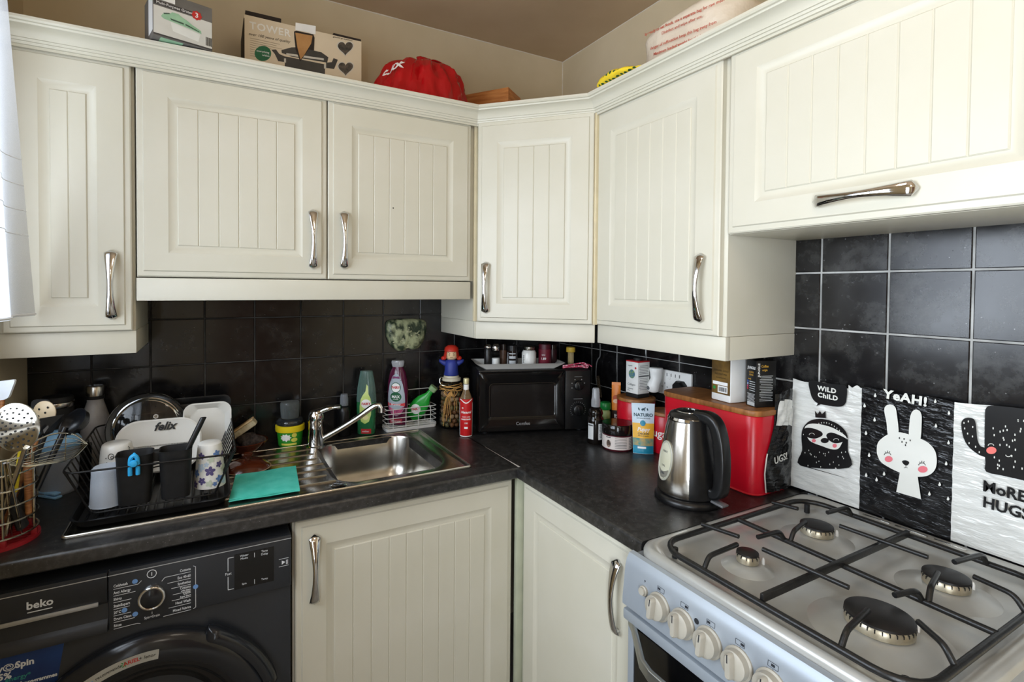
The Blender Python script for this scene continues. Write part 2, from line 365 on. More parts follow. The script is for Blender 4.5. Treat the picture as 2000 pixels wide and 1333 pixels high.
obj('grout', M().box(-.004, 0, -2.4, 0, .86, 1.785), GROUT, wall_right, smooth=0)
xs = [-1.5903+TS*k for k in range(-2, 11)]
zs = [1.332+TS*k*.985 for k in range(-3, 2)]
for i, x in enumerate(xs):
    for j, z in enumerate(zs):
        x0, x1 = max(x, XL), min(x+TS, -.006); z0 = max(z, .885); z1 = min(z+.148, 1.48)
        if x1-x0 > .02 and z1-z0 > .02: tile(wall_back, x1-x0, z1-z0, TILE, (x0, -.001, z0), 0)
ys = [-1.131+TS*k for k in range(-6, 8)]
for y in ys:
    for k in range(-4, 3):
        z = 1.4845+.148*k; y0, y1 = y, min(y+TS, -.006); z0 = max(z, .885)
        if y1-y0 > .02 and y > -2.1 and z0 < 1.75: tile(wall_right, y1-y0, min(z+.148, 1.78)-z0, TILE2 if y < -1.05 else TILE, (-.001, y1, z0), -PI/2)
# ------------------------------------------------------------------ cabinet doors and handles
def door(parent, w, h, loc, rotz, label=None, planks=True, fi=.092, fb=.084, ft=.094):
    """vinyl wrapped door: local x 0..w, z 0..h, front towards -y"""
    m = M(); rings = []
    for d, y in ((0, 0), (0, -.013), (.003, -.0155), (.014, -.0165), (.0165, -.0205), (fi-.021, -.0205), (fi-.009, -.0148), (fi-.002, -.0145)):
        k = d/fi if fi else 0
        b_ = d if d < .02 else d-fi+fb; t = d if d < .02 else d-fi+ft
        rings.append([(d, y, b_), (w-d, y, b_), (w-d, y, h-t), (d, y, h-t)])
    m.loft(rings, True, True)
    o = obj('door', m, CREAM, parent, loc, (0, 0, rotz), smooth=25)
    if label: o['label'] = label
    W_ = w-2*fi; n = max(2, round(W_/.05)) if planks else 1; pw = W_/n
    me = None
    for i in range(n):
        if me is None:
            c = .0022; H = h-fb-ft; q = M(); rs = []
            for d, y in ((0, -.0135), (0, -.0155), (c, -.0176)):
                rs.append([(d, y, d), (pw-d, y, d), (pw-d, y, H-d), (d, y, H-d)])
            q.loft(rs, True, True); p = obj('plank' if planks else 'field_panel', q, CREAM, o, (fi, 0, fb), smooth=0); me = p.data
        else: link('plank', me, o, (fi+pw*i, 0, fb))
    return o
def handle_mesh(L=.178):
    m = M(); rings = []; n = 22; k = 14
    for i in range(n+1):
        t = i/n; a = 2*t-1; z = L/2*math.sin(a*PI/2)/1.0 if abs(a) > .999 else L/2*a
        out = .0045+.021*max(0, math.cos(a*PI/2))**.7
        wd = .0068+.0074*abs(a)**1.7 if a < 0 else .0068+.0090*a**1.5
        th = .0046+.001*abs(a)
        e = min(1, math.sqrt(max(0, 1-((abs(a)-.90)/.10)**2)) if abs(a) > .90 else 1); wd *= max(e, .12); th *= max(e, .25)
        rings.append([(wd*math.cos(2*PI*j/k), -out+th*math.sin(2*PI*j/k), z) for j in range(k)])
    m.loft(rings)
    for s_ in (-1, 1): m.loft([z3x(ell(.006, .0065, 12), y, s_*(L/2-.009)) for y in (.0005, -.009)])
    return m
def z3x(poly, y, z0): return [(x, y, z0+q) for x, q in poly]
_hm = None
def handle(parent, loc, rot=(0, 0, 0)):
    """loc in the door's own space; the handle stands on the door face"""
    global _hm
    if _hm is None: o = obj('handle', handle_mesh(), CHROME, parent, loc, rot, smooth=50); _hm = o.data
    else: o = link('handle', _hm, parent, loc, rot)
    o['label'] = 'chrome bow handle'; return o
DF = -.0205
def railprof(x): return None
# ------------------------------------------------------------------ wall cabinets
CB, CT, FD = 1.3212, 2.03, .289         # carcass bottom, top, front
c1 = thing('wall_cabinet', 'cream wall cabinet with one narrow door at the left end, beside the curtain', 'cabinet', (-1.89, 0, CB))
obj('carcass', M().box(.003, .293, -FD, -.004, 0, CT-CB, .001), [CREAM], c1)
d = door(c1, .257, .688, (.03, -FD-.001, .001), 0); handle(d, (.214, DF, .118))
obj('light_rail', M().box(.003, .294, -FD-.002, -FD+.016, -.0605, -.0005, .002).box(.278, .294, -FD+.016, -.004, -.0605, -.0005, .002), CREAM, c1)
c2 = thing('wall_cabinet', 'wide cream two-door wall cabinet hung higher above the sink', 'cabinet', (-1.596, 0, 1.462))
obj('carcass', M().box(.002, .996, -FD, -.004, 0, CT-1.462, .001), CREAM, c2)
d = door(c2, .483, .549, (.004, -FD-.001, .001), 0); handle(d, (.441, DF, .118))
d = door(c2, .487, .549, (.491, -FD-.001, .001), 0); handle(d, (.046, DF, .120))
m = M(); m.lathe([(0, .0006), (.0022, .0006), (.0022, 0)], 10, T=frame((.205, -.0178, .232), (1, 0, 0), (0, 0, 1)))
obj('drill_hole', m, BLACKI, d)
obj('light_rail', M().box(.002, .979, -FD-.016, -FD+.002, -.063, -.0025, .002), CREAM, c2)
# corner cabinet, pentagon plan
c3 = thing('wall_cabinet', 'cream diagonal corner wall cabinet above the microwave', 'cabinet', (0, 0, CB))
pen = [(-.598, -.004), (-.598, -FD), (-.589, -.300), (-.300, -.589), (-FD, -.598), (-.004, -.598), (-.004, -.004)]
obj('carcass', M().prism(pen, 0, CT-CB), CREAM, c3, smooth=0)
q = Vector((-.5985, -.3075, 0)); dirx = Vector((.7071, -.7071, 0))
DW = .4115
d = door(c3, DW-.018, .688, q+dirx*.010, -PI/4); d.location.z = .001; handle(d, (.034, DF, .118))
def offs(pl, e):
    return [(x, y) for x, y in pl]
m = M(); m.box(-.598, -.582, -FD, -.004, -.0605, -.0005, .0015); m.box(-.598, -.586, -FD-.012, -FD, -.0605, -.0005, .0015)
T = frame((-.593, -.303, 0), dirx, (.7071, .7071, 0)); m.box(.0, .41, -.006, .012, -.0605, -.0005, .0015, T=T)
obj('light_rail', m, CREAM, c3)
obj('edge_strip', M().box(-.601, -.5865, -FD-.0135, -FD-.001, 0, .69, .001), CREAM_EDGE, c3)
obj('edge_strip', M().box(-.318, -.304, -.606, -.594, 0, .69, .001), CREAM_EDGE, c3)
c4 = thing('wall_cabinet', 'cream wall cabinet with one tall door to the right of the corner cabinet', 'cabinet', (0, -.6, CB), -PI/2)
# local x runs towards the cooker
obj('carcass', M().box(.001, .4655, -FD, -.004, 0, CT-CB, .001), CREAM, c4)
d = door(c4, .458, .688, (-.004, -FD-.001, .001), 0, fi=.09); handle(d, (.410, DF, .120))
obj('light_rail', M().box(-.006, .466, -FD-.004, -FD+.014, -.0605, -.0005, .002).box(.450, .466, -FD+.014, -.004, -.0605, -.0005, .002), CREAM, c4)
c5 = thing('wall_cabinet', 'cream wall cabinet with one broad lift-up door above the cooker', 'cabinet', (0, -1.067, 1.5735), -PI/2)
obj('carcass', M().box(.002, .60, -FD, -.004, 0, CT-1.5735, .001), CREAM, c5)
d = door(c5, .585, .438, (.008, -FD-.001, .001), 0, fb=.088, ft=.082); handle(d, (.292, DF, .047), (0, PI/2, 0))
# cornice: one moulded profile mitred round the run
cor = thing('cornice', 'cream moulded cornice running along the top of all wall cabinets', 'moulding', (0, 0, 0))
prof = [(0, 2.001), (.006, 2.001), (.006, 2.007), (.011, 2.0075), (.013, 2.013), (.0165, 2.0135), (.0185, 2.0185), (.022, 2.019), (.0235, 2.022), (.027, 2.029), (.033, 2.035), (.042, 2.039), (.050, 2.0405), (.0515, 2.0445), (.057, 2.0455), (.060, 2.049), (.060, 2.055), (.050, 2.058), (.0, 2.058)]
pa = [Vector((-1.888, -.3105)), Vector((-.5985, -.3105)), Vector((-.3105, -.5985)), Vector((-.3105, -1.668))]
nr = [Vector((0, -1)), Vector((-.70711, -.70711)), Vector((-1, 0))]
def sect(i, e):
    if i == 0: n = nr[0]
    elif i == 3: n = nr[2]
    else: n = (nr[i-1]+nr[i])/(1+nr[i-1].dot(nr[i]))
    return pa[i]+n*e
for i in range(3):
    m = M(); m.loft([[(*sect(k, e), z) for e, z in prof] for k in (i, i+1)]); obj('moulding_section', m, CREAM, cor, smooth=30)
# ------------------------------------------------------------------ base units
def base_unit(label, loc, rotz, w):
    return thing('base_cabinet', label, 'cabinet', loc, rotz)
b1 = base_unit('cream base cabinet with a grooved door under the sink bowl', (-1.246, 0, 0), 0, .64)
obj('carcass', M().box(.002, .018, -.565, -.01, .1, .866).box(.620, .638, -.565, -.01, .1, .866).box(.018, .62, -.565, -.01, .1, .118).box(.018, .62, -.02, -.01, .118, .74), CREAM, b1, smooth=0)
obj('plinth', M().box(.002, .638, -.53, -.515, .0, .1), CREAM, b1, smooth=0)
d = door(b1, .628, .73, (.007, -.567, .125), 0, fi=.095, fb=.1, ft=.088); handle(d, (.044, DF, .606))
b2 = base_unit('cream base cabinet with a plain panelled door beside the cooker', (0, -.595, 0), -PI/2, .5)
obj('carcass', M().box(.0, .018, -.565, -.01, .1, .866).box(.482, .50, -.565, -.01, .1, .866).box(.018, .482, -.565, -.01, .1, .118).box(.018, .482, -.02, -.01, .118, .86).box(.018, .482, -.565, -.547, .84, .866), CREAM, b2, smooth=0)
obj('plinth', M().box(-.1, .50, -.53, -.515, .0, .1), CREAM, b2, smooth=0)
obj('corner_post', M().box(-.012, .004, -.602, -.566, .1, .864, .001), mat('grey_green_edge', '#b9bda6', .5), b2)
obj('filler_strip', M().box(.488, .50, -.584, -.566, .1, .864, .001), CREAM_EDGE, b2)
d = door(b2, .476, .73, (.008, -.567, .125), 0, planks=False, fi=.085, fb=.1, ft=.088); handle(d, (.414, DF, .600))
# ------------------------------------------------------------------ worktop
def worktop_material():
    m = bpy.data.materials.new('black_speckled_laminate'); m.use_nodes = True; N = m.node_tree.nodes; L = m.node_tree.links; b = N['Principled BSDF']
    tc = N.new('ShaderNodeTexCoord')
    n1 = N.new('ShaderNodeTexNoise'); n1.inputs['Scale'].default_value = 70; n1.inputs['Detail'].default_value = 6; n1.inputs['Roughness'].default_value = .7; L.new(tc.outputs['Object'], n1.inputs[0])
    r = N.new('ShaderNodeValToRGB'); e = r.color_ramp.elements; e[0].position = .45; e[0].color = (.008, .0078, .0078, 1); e[1].position = .74; e[1].color = (.05, .048, .047, 1); L.new(n1.outputs['Fac'], r.inputs[0])
    vo = N.new('ShaderNodeTexVoronoi'); vo.inputs['Scale'].default_value = 90; L.new(tc.outputs['Object'], vo.inputs[0])
    r2 = N.new('ShaderNodeValToRGB'); e = r2.color_ramp.elements; e[0].position = .0; e[0].color = (.30, .30, .30, 1); e[1].position = .12; e[1].color = (0, 0, 0, 1); L.new(vo.outputs['Distance'], r2.inputs[0])
    mu = N.new('ShaderNodeMix'); mu.data_type = 'RGBA'; mu.blend_type = 'ADD'; mu.inputs[0].default_value = .7; L.new(r.outputs[0], mu.inputs[6]); L.new(r2.outputs[0], mu.inputs[7]); L.new(mu.outputs[2], b.inputs['Base Color'])
    b.inputs['Roughness'].default_value = .36; b.inputs['Specular IOR Level'].default_value = .75
    bp = N.new('ShaderNodeBump'); bp.inputs['Strength'].default_value = .12; bp.inputs['Distance'].default_value = .0006; L.new(n1.outputs['Fac'], bp.inputs['Height']); L.new(bp.outputs[0], b.inputs['Normal'])
    return m
LAM = worktop_material()
wt = thing('worktop', 'black speckled laminate worktop running round the corner under everything', 'worktop', (0, 0, .867))
def strip(m, pr, T): m.loft([[T @ Vector((x, p, q)) for p, q in pr] for x in (0, 1)])
def edge(y0, y1, h=.033, r=.007):
    pr = [(y1, 0), (y1, h)]
    for i in range(7): t = PI/2*i/6; pr.append((y0+r-r*math.sin(t), h-r+r*math.cos(t)))
    return pr+[(y0, .004), (y0+.004, 0)]
m = M(); m.loft([[(x, p, q) for p, q in edge(-.6115, -.505)] for x in (-1.888, -.6005)])
m.box(-1.888, -.6005, -.135, -.001, 0, .033); m.box(-1.888, -1.11, -.505, -.135, 0, .033); m.box(-.795, -.6005, -.505, -.135, 0, .033)
obj('worktop_length', m, LAM, wt, smooth=30)
m = M(); m.loft([[(p, y, q) for p, q in edge(-.6115, -.001)] for y in (-.001, -1.108)])
obj('worktop_length', m, LAM, wt, smooth=30)
m = M(); m.loft([[(-.6012+dx*s_, y, .0333) for s_ in (-1, 1)] for y, dx in ((-.39, .0004), (-.50, .0010), (-.55, .0016), (-.58, .0026), (-.6, .0034), (-.608, .004))], False, False, False)
obj('joint_sealant', m, mat('pale_sealant', '#c9c3bd', .6), wt, smooth=0)
# ------------------------------------------------------------------ sink
sk = thing('sink', 'stainless steel inset sink with ribbed drainer, set into the worktop', 'sink', (-1.2175, -.333, .900))
sx, sy = .975, .437
def bowlring(w, h, r, z, n=8): return [(x+.266, y+.012, z) for x, y in rr(w, h, r, n)]
def outring(d, z, n=8): return [(x, y, z) for x, y in rr(sx-2*d, sy-2*d, .012-min(d, .008), n)]
m = M()
m.loft([outring(0, .0005), outring(.0, .004), outring(.003, .0062), outring(.008, .0062), outring(.013, .0032), outring(.02, .0026)] +
       [bowlring(.352, .392, .088, .0026), bowlring(.340, .38, .083, .001), bowlring(.334, .374, .08, -.006), bowlring(.322, .362, .075, -.09), bowlring(.305, .345, .07, -.135), bowlring(.26, .30, .06, -.15), bowlring(.06, .06, .029, -.154)], False, True)
obj('sink_body', m, STEEL, sk, smooth=50)
m = M(); m.tube(outring(.004, .0048), .0036, 8, True); obj('sink_rim', m, mat('bright_steel', '#e2dfd8', .22, 1), sk, smooth=60)
obj('waste', M().lathe([(0, -.152), (.03, -.152), (.034, -.150), (.034, -.154)], 24, T=Matrix.Translation((.266, .012, .003))), CHROME, sk)
for k, v in enumerate((864, 879, 892, 905, 919, 933, 952)):
    y = -.165-.052*k+.333
    x1 = (.09, .085, .085, .10, .11, .085, .10)[k]
    obj('drainer_rib', M().tube([(-.44, y, .0026), (-.43, y, .0036), (x1-.01, y, .0036), (x1, y, .0026)], .0022, 6), STEEL, sk)
obj('tap_hole_cover', M().lathe([(0, .004), (.018, .004), (.022, .0026), (.022, .0)], 24, T=Matrix.Translation((.098, -.19, .0026))), CHROME, sk)
# ------------------------------------------------------------------ mixer tap
TP = Vector((-1.112, -.142, .9026)); tip = PY(741, 795, -.215)
tp = thing('mixer_tap', 'chrome single-lever mixer tap standing behind the sink bowl', 'tap', TP)
obj('base_ring', M().lathe([(0, 0), (.032, 0), (.032, .004), (.026, .008), (0, .008)], 28), CHROME, tp)
obj('body', M().lathe([(.027, .006), (.0265, .03), (.0245, .06), (.0245, .082), (.0258, .084), (.0258, .100), (.025, .110), (.018, .121), (0, .124)], 28), CHROME, tp)
st = Vector((.016, -.008, .024)); e = tip-TP
spo = [st, st+(e-st)*.3, st+(e-st)*.62+Vector((0, 0, .004)), st+(e-st)*.86+Vector((0, 0, .012)), e+Vector((-.004, .002, .006)), e+Vector((.006, -.004, -.006))]
obj('spout', M().tube(smoothpath(spo, 6), .0095, 12), CHROME, tp, smooth=60)
obj('aerator', M().lathe([(.011, 0), (.0115, -.016), (.009, -.017), (0, -.017)], 18, T=Matrix.Translation(e+Vector((.006, -.004, -.002)))), CHROME, tp)
lv = [Vector((-.012, .006, .104)), Vector((.010, -.004, .117)), Vector((.042, -.017, .130)), Vector((.076, -.031, .133))]
obj('lever', M().tube(smoothpath(lv, 5), [.021]*6+[.0165]*5+[.0125]*5, 12, flat=.62), CHROME, tp, smooth=60)
def wobj(name, m, mats, parent, smooth=38):
    """mesh given in world space, stored in the space of its thing"""
    ch = []; p = parent
    while p: ch.append(p); p = p.parent
    T = Matrix()
    for p in reversed(ch): T = T @ Matrix.Translation(p.location) @ p.rotation_euler.to_matrix().to_4x4()
    inv = T.inverted(); m.v = [tuple(inv @ Vector(q)) for q in m.v]
    return obj(name, m, mats, parent, smooth=smooth)
def wtexts(parent, items, mt, name='lettering'):
    m = M()
    for body, size, T, k in items:
        vs, fs = textmesh(body, size, **k); put(m, vs, fs, T)
    o = wobj(name, m, mt, parent, 0)
    if len(items) > 1: o['kind'] = 'stuff'
    return o
# ------------------------------------------------------------------ washing machine
ANTH = mat('anthracite_enamel', '#2c2f35', .35, col2='#282b30', scale=5)
ANTHG = mat('anthracite_gloss', '#1d1f23', .16, col2='#212327', scale=5)
wm = thing('washing_machine', 'anthracite front-loading washing machine under the worktop', 'washing machine', (-1.548, -.3, 0))
wf = -.594
m = M(); m.box(-1.846, -1.2505, wf+.004, -.02, .02, .836, .004); wobj('body', m, ANTH, wm)
m = M(); m.box(-1.6155, -1.2505, wf-.006, wf+.01, .7085, .8355, .004); m.box(-1.614, -1.252, wf-.0066, wf-.005, .8255, .8275); cp = wobj('control_panel', m, ANTH, wm)
WF = wf-.0062
def FW(x, z, y=None): return frame((x, (WF if y is None else y), z), (1, 0, 0), (0, 0, 1))
INKW = mat('pale_print', '#dfe3e8', .5, col2='#d3d8de'); INKB = mat('light_blue_print', '#6f9bd6', .5)
wobj('trim_line', M().box(-1.6155, -1.2505, WF-.0006, WF, .8262, .8278), mat('silver_line', '#c9ccd0', .3, .6), cp, 0)
dw = M(); pr = [(wf-.006, .8355), (wf-.006, .775), (wf+.004, .766), (wf+.014, .752), (wf+.012, .738), (wf-.002, .728), (wf-.008, .718), (wf-.006, .7085), (wf+.02, .7085), (wf+.02, .8355)]
dw.loft([[(x, y, z) for y, z in pr] for x in (-1.846, -1.617)])
dr = wobj('detergent_drawer', dw, ANTH, wm, 50)
wobj('trim_strip', M().box(-1.846, -1.632, wf-.0075, wf-.004, .768, .777, .0008), mat('satin_silver', '#b9bcc0', .35, .8), dr)
wobj('trim_line', M().box(-1.846, -1.617, WF-.0006, WF, .8262, .8278), MATS['silver_line'], dr, 0)
wtexts(dr, [('beko', .0212, FW(-1.7265, .8005), dict(bold=.0012)), ], INKW)
wobj('underline', M().box(-1.746, -1.707, WF-.0005, WF, .7868, .7885), INKW, dr, 0)
dl = wobj('dial', M().lathe([(0, .0095), (.0205, .0095), (.0215, .0105), (.0240, .0105), (.0255, .009), (.0265, 0)], 40, T=FW(-1.5375, .7625)), CHROME, cp, 60)
wobj('dial_face', M().lathe([(0, .0102), (.0198, .0102), (.0206, .0096)], 40, T=FW(-1.5375, .7625)), ANTHG, cp, 60)
it = []; lines = M()
def seg(x0, z0, x1, z1, w=.0011):
    d = Vector((x1-x0, 0, z1-z0)); n = Vector((-d.z, 0, d.x)).normalized()*w/2
    lines.add([(x0-n.x, WF-.0004, z0-n.z), (x1-n.x, WF-.0004, z1-n.z), (x1+n.x, WF-.0004, z1+n.z), (x0+n.x, WF-.0004, z0+n.z)], [(0, 1, 2, 3)])
L_ = [('Coldwash', .8030, 1), ('Anti Allergy', .7885, 0), ('Shirts', .7745, 0), ('StainExpert', .7600, 0), ('20°C', .7460, 1), ('Drum Clean', .7320, 1), ('Rinse', .7180, 0)]
for k, (s_, z, b_) in enumerate(L_):
    it.append((s_, .0080, FW(-1.606, z), dict(align='LEFT', bold=.0003, sx=.78)))
    xe = -1.5375-.040*math.cos(math.radians(62-k*20)); seg(-1.606, z-.0062, xe-.006, z-.0062); seg(xe-.006, z-.0062, xe, z-.0062+(.006 if k == 0 else -.002 if k == 6 else 0))
R_ = [('Cottons', .8050), ('Eco 40-60', .7900), ('Synthetics', .7765), ('Cottons', .7655), ('with steam', .7592), ('Quick', .7530), ('Super Short', .7462), ('Hand Wash', .7345), ('Mixed Fabrics', .7190)]
for k, (s_, z) in enumerate(R_):
    sm = s_ in ('with steam', 'Super Short'); it.append((s_, .0055 if sm else .0080, FW(-1.464, z), dict(align='RIGHT', bold=.0003, sx=.78)))
for k, z in enumerate((.7985, .7838, .7702, .7555, .7425, .7280, .7125)):
    xe = -1.5375+.039*math.cos(math.radians(62-k*20)); seg(xe+.006, z, -1.464, z); seg(xe, z-(.007 if k == 0 else 0), xe+.006, z)
for a, b_ in (((-1.459, .8105), (-1.4545, .808)), ((-1.4545, .808), (-1.4545, .7155)), ((-1.4545, .7155), (-1.459, .713))): seg(*a, *b_)
it += [('Spin+Drain', .0075, FW(-1.5375, .7185), dict(sx=.85)), ('Fast', .0085, FW(-1.4005+.012, .7735), dict()), ('||', .011, FW(-1.2605, .7715), dict(bold=.0006))]
seg(-1.5375, .7245, -1.5375, .7295)
for a, b_ in (((-1.377, .8105), (-1.389, .8105)), ((-1.389, .8105), (-1.389, .780)), ((-1.389, .767), (-1.389, .7365)), ((-1.389, .7365), (-1.377, .7365))): seg(*a, *b_, .0014)
seg(-1.279, .7805, -1.257, .7805); seg(-1.279, .7625, -1.257, .7625)
lines.add([(-1.2725, WF-.0005, .7665), (-1.2645, WF-.0005, .7715), (-1.2725, WF-.0005, .7765)], [(0, 1, 2)])
lines.tube([(-1.5375+.0085*math.cos(t*.3), WF-.0004, .8125+.0085*math.sin(t*.3)) for t in range(22)], .0008, 4); seg(-1.5375, .8085, -1.5375, .8165, .0014)
wtexts(cp, it, INKW); wobj('printed_lines', lines, INKW, cp, 0)['kind'] = 'stuff'
bl = M()
for x, z in ((-1.568, .804), (-1.587, .747), (-1.568, .733), (-1.4545, .762)): pdisc(bl, ell(.0052, .0052, 14), FW(x, z), .0005)
wobj('blue_marks', bl, INKB, cp, 0)['kind'] = 'stuff'
ds = wobj('display', M().box(-1.3755, -1.2905, WF-.0008, WF, .7325, .8155), mat('display_glass', '#050506', .08), cp, 0)
wtexts(ds, [('Water\nMode', .0068, FW(-1.355, .806, WF-.0009), {}), ('Time\nDelay', .0068, FW(-1.311, .806, WF-.0009), {}), ('Spin', .0062, FW(-1.355, .7425, WF-.0009), {}), ('Temp', .0062, FW(-1.311, .7425, WF-.0009), {}), ('|', .012, FW(-1.333, .806, WF-.0009), {}), ('|', .012, FW(-1.333, .7425, WF-.0009), {})], INKW)
# round door
dc = Vector((-1.546, wf-.002, .4296)); TD = frame(dc, (1, 0, 0), (0, 0, 1))
dm = M().lathe([(.257, 0), (.257, .012), (.250, .022), (.235, .030), (.205, .031), (.188, .026), (.180, .016), (.176, .01)], 72, T=TD)
wd = wobj('door', dm, ANTHG, wm, 50)
gp = M(); rs = []
for k in range(17):
    a = math.radians(14+ (64-14)*k/16); e = 1 if 0 < k < 16 else .55
    rs.append([tuple(TD @ Vector((q*math.cos(a), q*math.sin(a), h))) for q, h in ((.245, .012), (.245, .034*e), (.262, .036*e), (.271*(.98+.02*e), .028*e), (.273*(.98+.02*e), .010), (.262, .002))])
gp.loft(rs); wobj('door_grip', gp, ANTHG, wd, 50)
wobj('door_glass', M().lathe([(.178, .012), (.16, .004), (.13, -.02), (.09, -.034), (0, -.038)], 48, T=TD), glassy('drum_glass', '#2a2a2c', .35, .05), wd, 60)
LDRY = mat('laundry_mix', '#7d5f4a', .9, col2='#53706a', scale=16, mix=1, bump=.5, bscale=30, bdist=.01)
rnd = random.Random(4)
def lump(a, b_):
    return TD @ Vector((.172*a*math.cos(b_*2*PI), .172*a*math.sin(b_*2*PI), -.06+.018*math.sin(9*a+7*b_)*a))
wobj('laundry', M().grid(10, 36, lump), LDRY, wd, 60)
sk_ = M(); st = []
def TA(r_):      # wrap onto the door ring: x runs clockwise along the ring, y outwards
    def fn(p):
        a = math.radians(103)-p[0]/r_; q = r_+p[1]
        return TD @ Vector((q*math.cos(a), q*math.sin(a), .0312+p[2]))
    return fn
patch(sk_, .145, .021, TA(.2205), .0004, 24, 2); stk = wobj('sticker', sk_, mat('silver_sticker', '#b7b8b2', .4, .3), wd, 0); stk['label'] = 'curved silver sticker'
wtexts(stk, [('beko', .0110, lambda p: TA(.2205)((p[0]-.055, p[1], p[2]+.0006)), {})], INKB)
wtexts(stk, [('recommends', .0088, lambda p: TA(.2205)((p[0]-.017, p[1], p[2]+.0006)), {}), ('+', .011, lambda p: TA(.2205)((p[0]+.040, p[1], p[2]+.0006)), {}), ('lenor', .0100, lambda p: TA(.2205)((p[0]+.056, p[1], p[2]+.0006)), dict(shear=.2))], BLACKI)
wtexts(stk, [('ARIEL', .0115, lambda p: TA(.2205)((p[0]+.024, p[1], p[2]+.0006)), dict(bold=.0004))], REDI)
gr = M()
for k in range(6): pdisc(gr, ell(.0022, .0012, 8, .0042*math.cos(k*PI/3)+.0105, .0042*math.sin(k*PI/3), k*PI/3), TA(.2205), .0007, 1)
wobj('green_mark', gr, mat('leaf_green_print', '#2f8a3e', .5), stk, 0)
BLST = mat('blue_sticker', '#16407e', .35, col2='#0f2c62', scale=8)
xr_ = PY(120, 1300, wf).x; m = M(); m.prism([(-1.846, .704), (xr_+.004, .704), (xr_-.012, .60), (-1.846, .60)], 0, .0008, T=FW(0, 0, wf+.0042)); bs = wobj('promotional_sticker', m, BLST, wm, 0); bs['label'] = 'blue promotional sticker'
def FBp(u, v): p = PY(u, v, wf+.0032); return FW(p.x, p.z, wf+.0032)
wtexts(bs, [('y', .019, FBp(0, 1309), dict(bold=.0012)), ('Spin', .0175, FBp(48.5, 1296), dict(bold=.0014)), ('5%', .0175, FBp(9, 1323), dict(bold=.0014)), ('programmes', .0102, FBp(80, 1326), dict(bold=.0009)), ('wash', .0102, FBp(33, 1338), dict(bold=.0009))], INKW)
wtexts(bs, [('energy*', .0125, FBp(35, 1324), {})], mat('teal_print', '#3aa08e', .5))
sp = M(); sc0 = PY(17.5, 1304, wf+.0030); sp.tube([(sc0.x+(.0025+.0004*t)*math.cos(t*.62), wf+.0030, sc0.z+(.0022+.0003*t)*math.sin(t*.62)) for t in range(22)], .0009, 5); wobj('swirl_mark', sp, INKW, bs, 0)
# ------------------------------------------------------------------ gas cooker
ENAM = mat('silver_enamel', '#b4b5b2', .28, .25, col2='#a3a29c', scale=7)
PANEL = mat('silver_panel', '#a3abb3', .36, .3, col2='#99a1aa', scale=6)
CKY0, CKY1 = -1.114, -1.618
ck = thing('gas_cooker', 'silver freestanding gas cooker with four burners against the tiled wall', 'cooker', (-.33, -1.366, 0))
wobj('body', M().box(-.585, -.035, CKY1+.004, CKY0-.004, .03, .888, .004), mat('grey_side', '#8c8f90', .4), ck)
cx, cy, hw, hh = -.333, -1.366, .610, .504
def ring(d, z, r): return [(x+cx, y+cy, z) for x, y in rr(hw-2*d, hh-2*d, max(r-d, .01), 6)]
def ring2(x0, x1, d, z, r): return [(x, y+cy, z) for x, y in rr(x1-x0, hh-2*d, r, 6, (x0+x1)/2, 0)]
m = M(); m.loft([ring(.0, .886, .045), ring(0, .898, .045), ring(.004, .905, .045), ring(.012, .908, .045), ring2(-.622, -.098, .022, .907, .05), ring2(-.614, -.106, .030, .900, .05), ring2(-.596, -.122, .048, .8975, .05)], True, True)
hob = wobj('hob_plate', m, ENAM, ck, 50)
for y0, y1 in ((-1.261, -1.316), (-1.325, -1.384), (-1.395, -1.449)):
    wobj('vent_slot', M().box(-.0565, -.0515, y1, y0, .9055, .9095, .001), STEEL, hob)
BURN = [(-.498, -1.272, .0185), (-.255, -1.267, .030), (-.489, -1.488, .0445), (-.252, -1.486, .0325)]
ALU = mat('burner_alloy', '#c4bba6', .35, .7, col2='#a89d86', scale=40, bump=.1)
CAPB = mat('black_burner_cap', '#111011', .42, col2='#1c1817', scale=18)
for bx, by, br in BURN:
    T = Matrix.Translation((bx, by, .8972))
    bb = wobj('burner', M().lathe([(br*1.9+.012, 0), (br*1.5+.012, .004), (br+.012, .009), (br+.004, .0105), (0, .0105)], 40, T=T), ENAM, ck, 60)
    cr = M().lathe([(br-.002, .0105), (br+.001, .013), (br+.001, .0235), (br-.002, .0275), (0, .0275)], 40, T=T)
    n = int(br*700)
    wobj('burner_crown', cr, ALU, bb)
    nt = M()
    for k in range(n):
        a = 2*PI*k/n; nt.box(br-.001, br+.0016, -.0007, .0007, .0215, .0268, T=T @ Matrix.Rotation(a, 4, 'Z'))
    wobj('flame_ports', nt, BLACKI, bb, 0)['kind'] = 'stuff'
    wobj('burner_cap', M().lathe([(br-.001, .0276), (br+.0015, .0284), (br+.001, .0315), (br-.004, .0335), (0, .0340)], 40, T=T), CAPB, bb)
    sp = Vector((bx+.8*(br+.010), by-.6*(br+.010), .8972)); wobj('spark_plug', M().lathe([(.003, 0), (.003, .018), (.0015, .022), (0, .022)], 10, T=Matrix.Translation(sp)), PAPERW, bb)
IRON = mat('black_cast_iron', '#121212', .35, col2='#1c1c1c', scale=60, bump=.15, bscale=250)
ps = wobj('pan_support', M().tube([(x-.3675, y-1.3765, .921) for x, y in rr(.505, .430, .055, 6)], .0058, 8, True), IRON, ck, 60)
wobj('cross_bar', M().box(-.617, -.125, -1.3815, -1.3745, .922, .936, .0015), IRON, ps)
wobj('cross_bar', M().tube([(-.373, -1.165, .922), (-.373, -1.590, .922)], .0055, 8), IRON, ps, 60)
def finger(pts): wobj('support_finger', M().tube(fillet(pts, .010, 4), .0046, 8), IRON, ps, 60)
zt, zb_ = .9425, .922
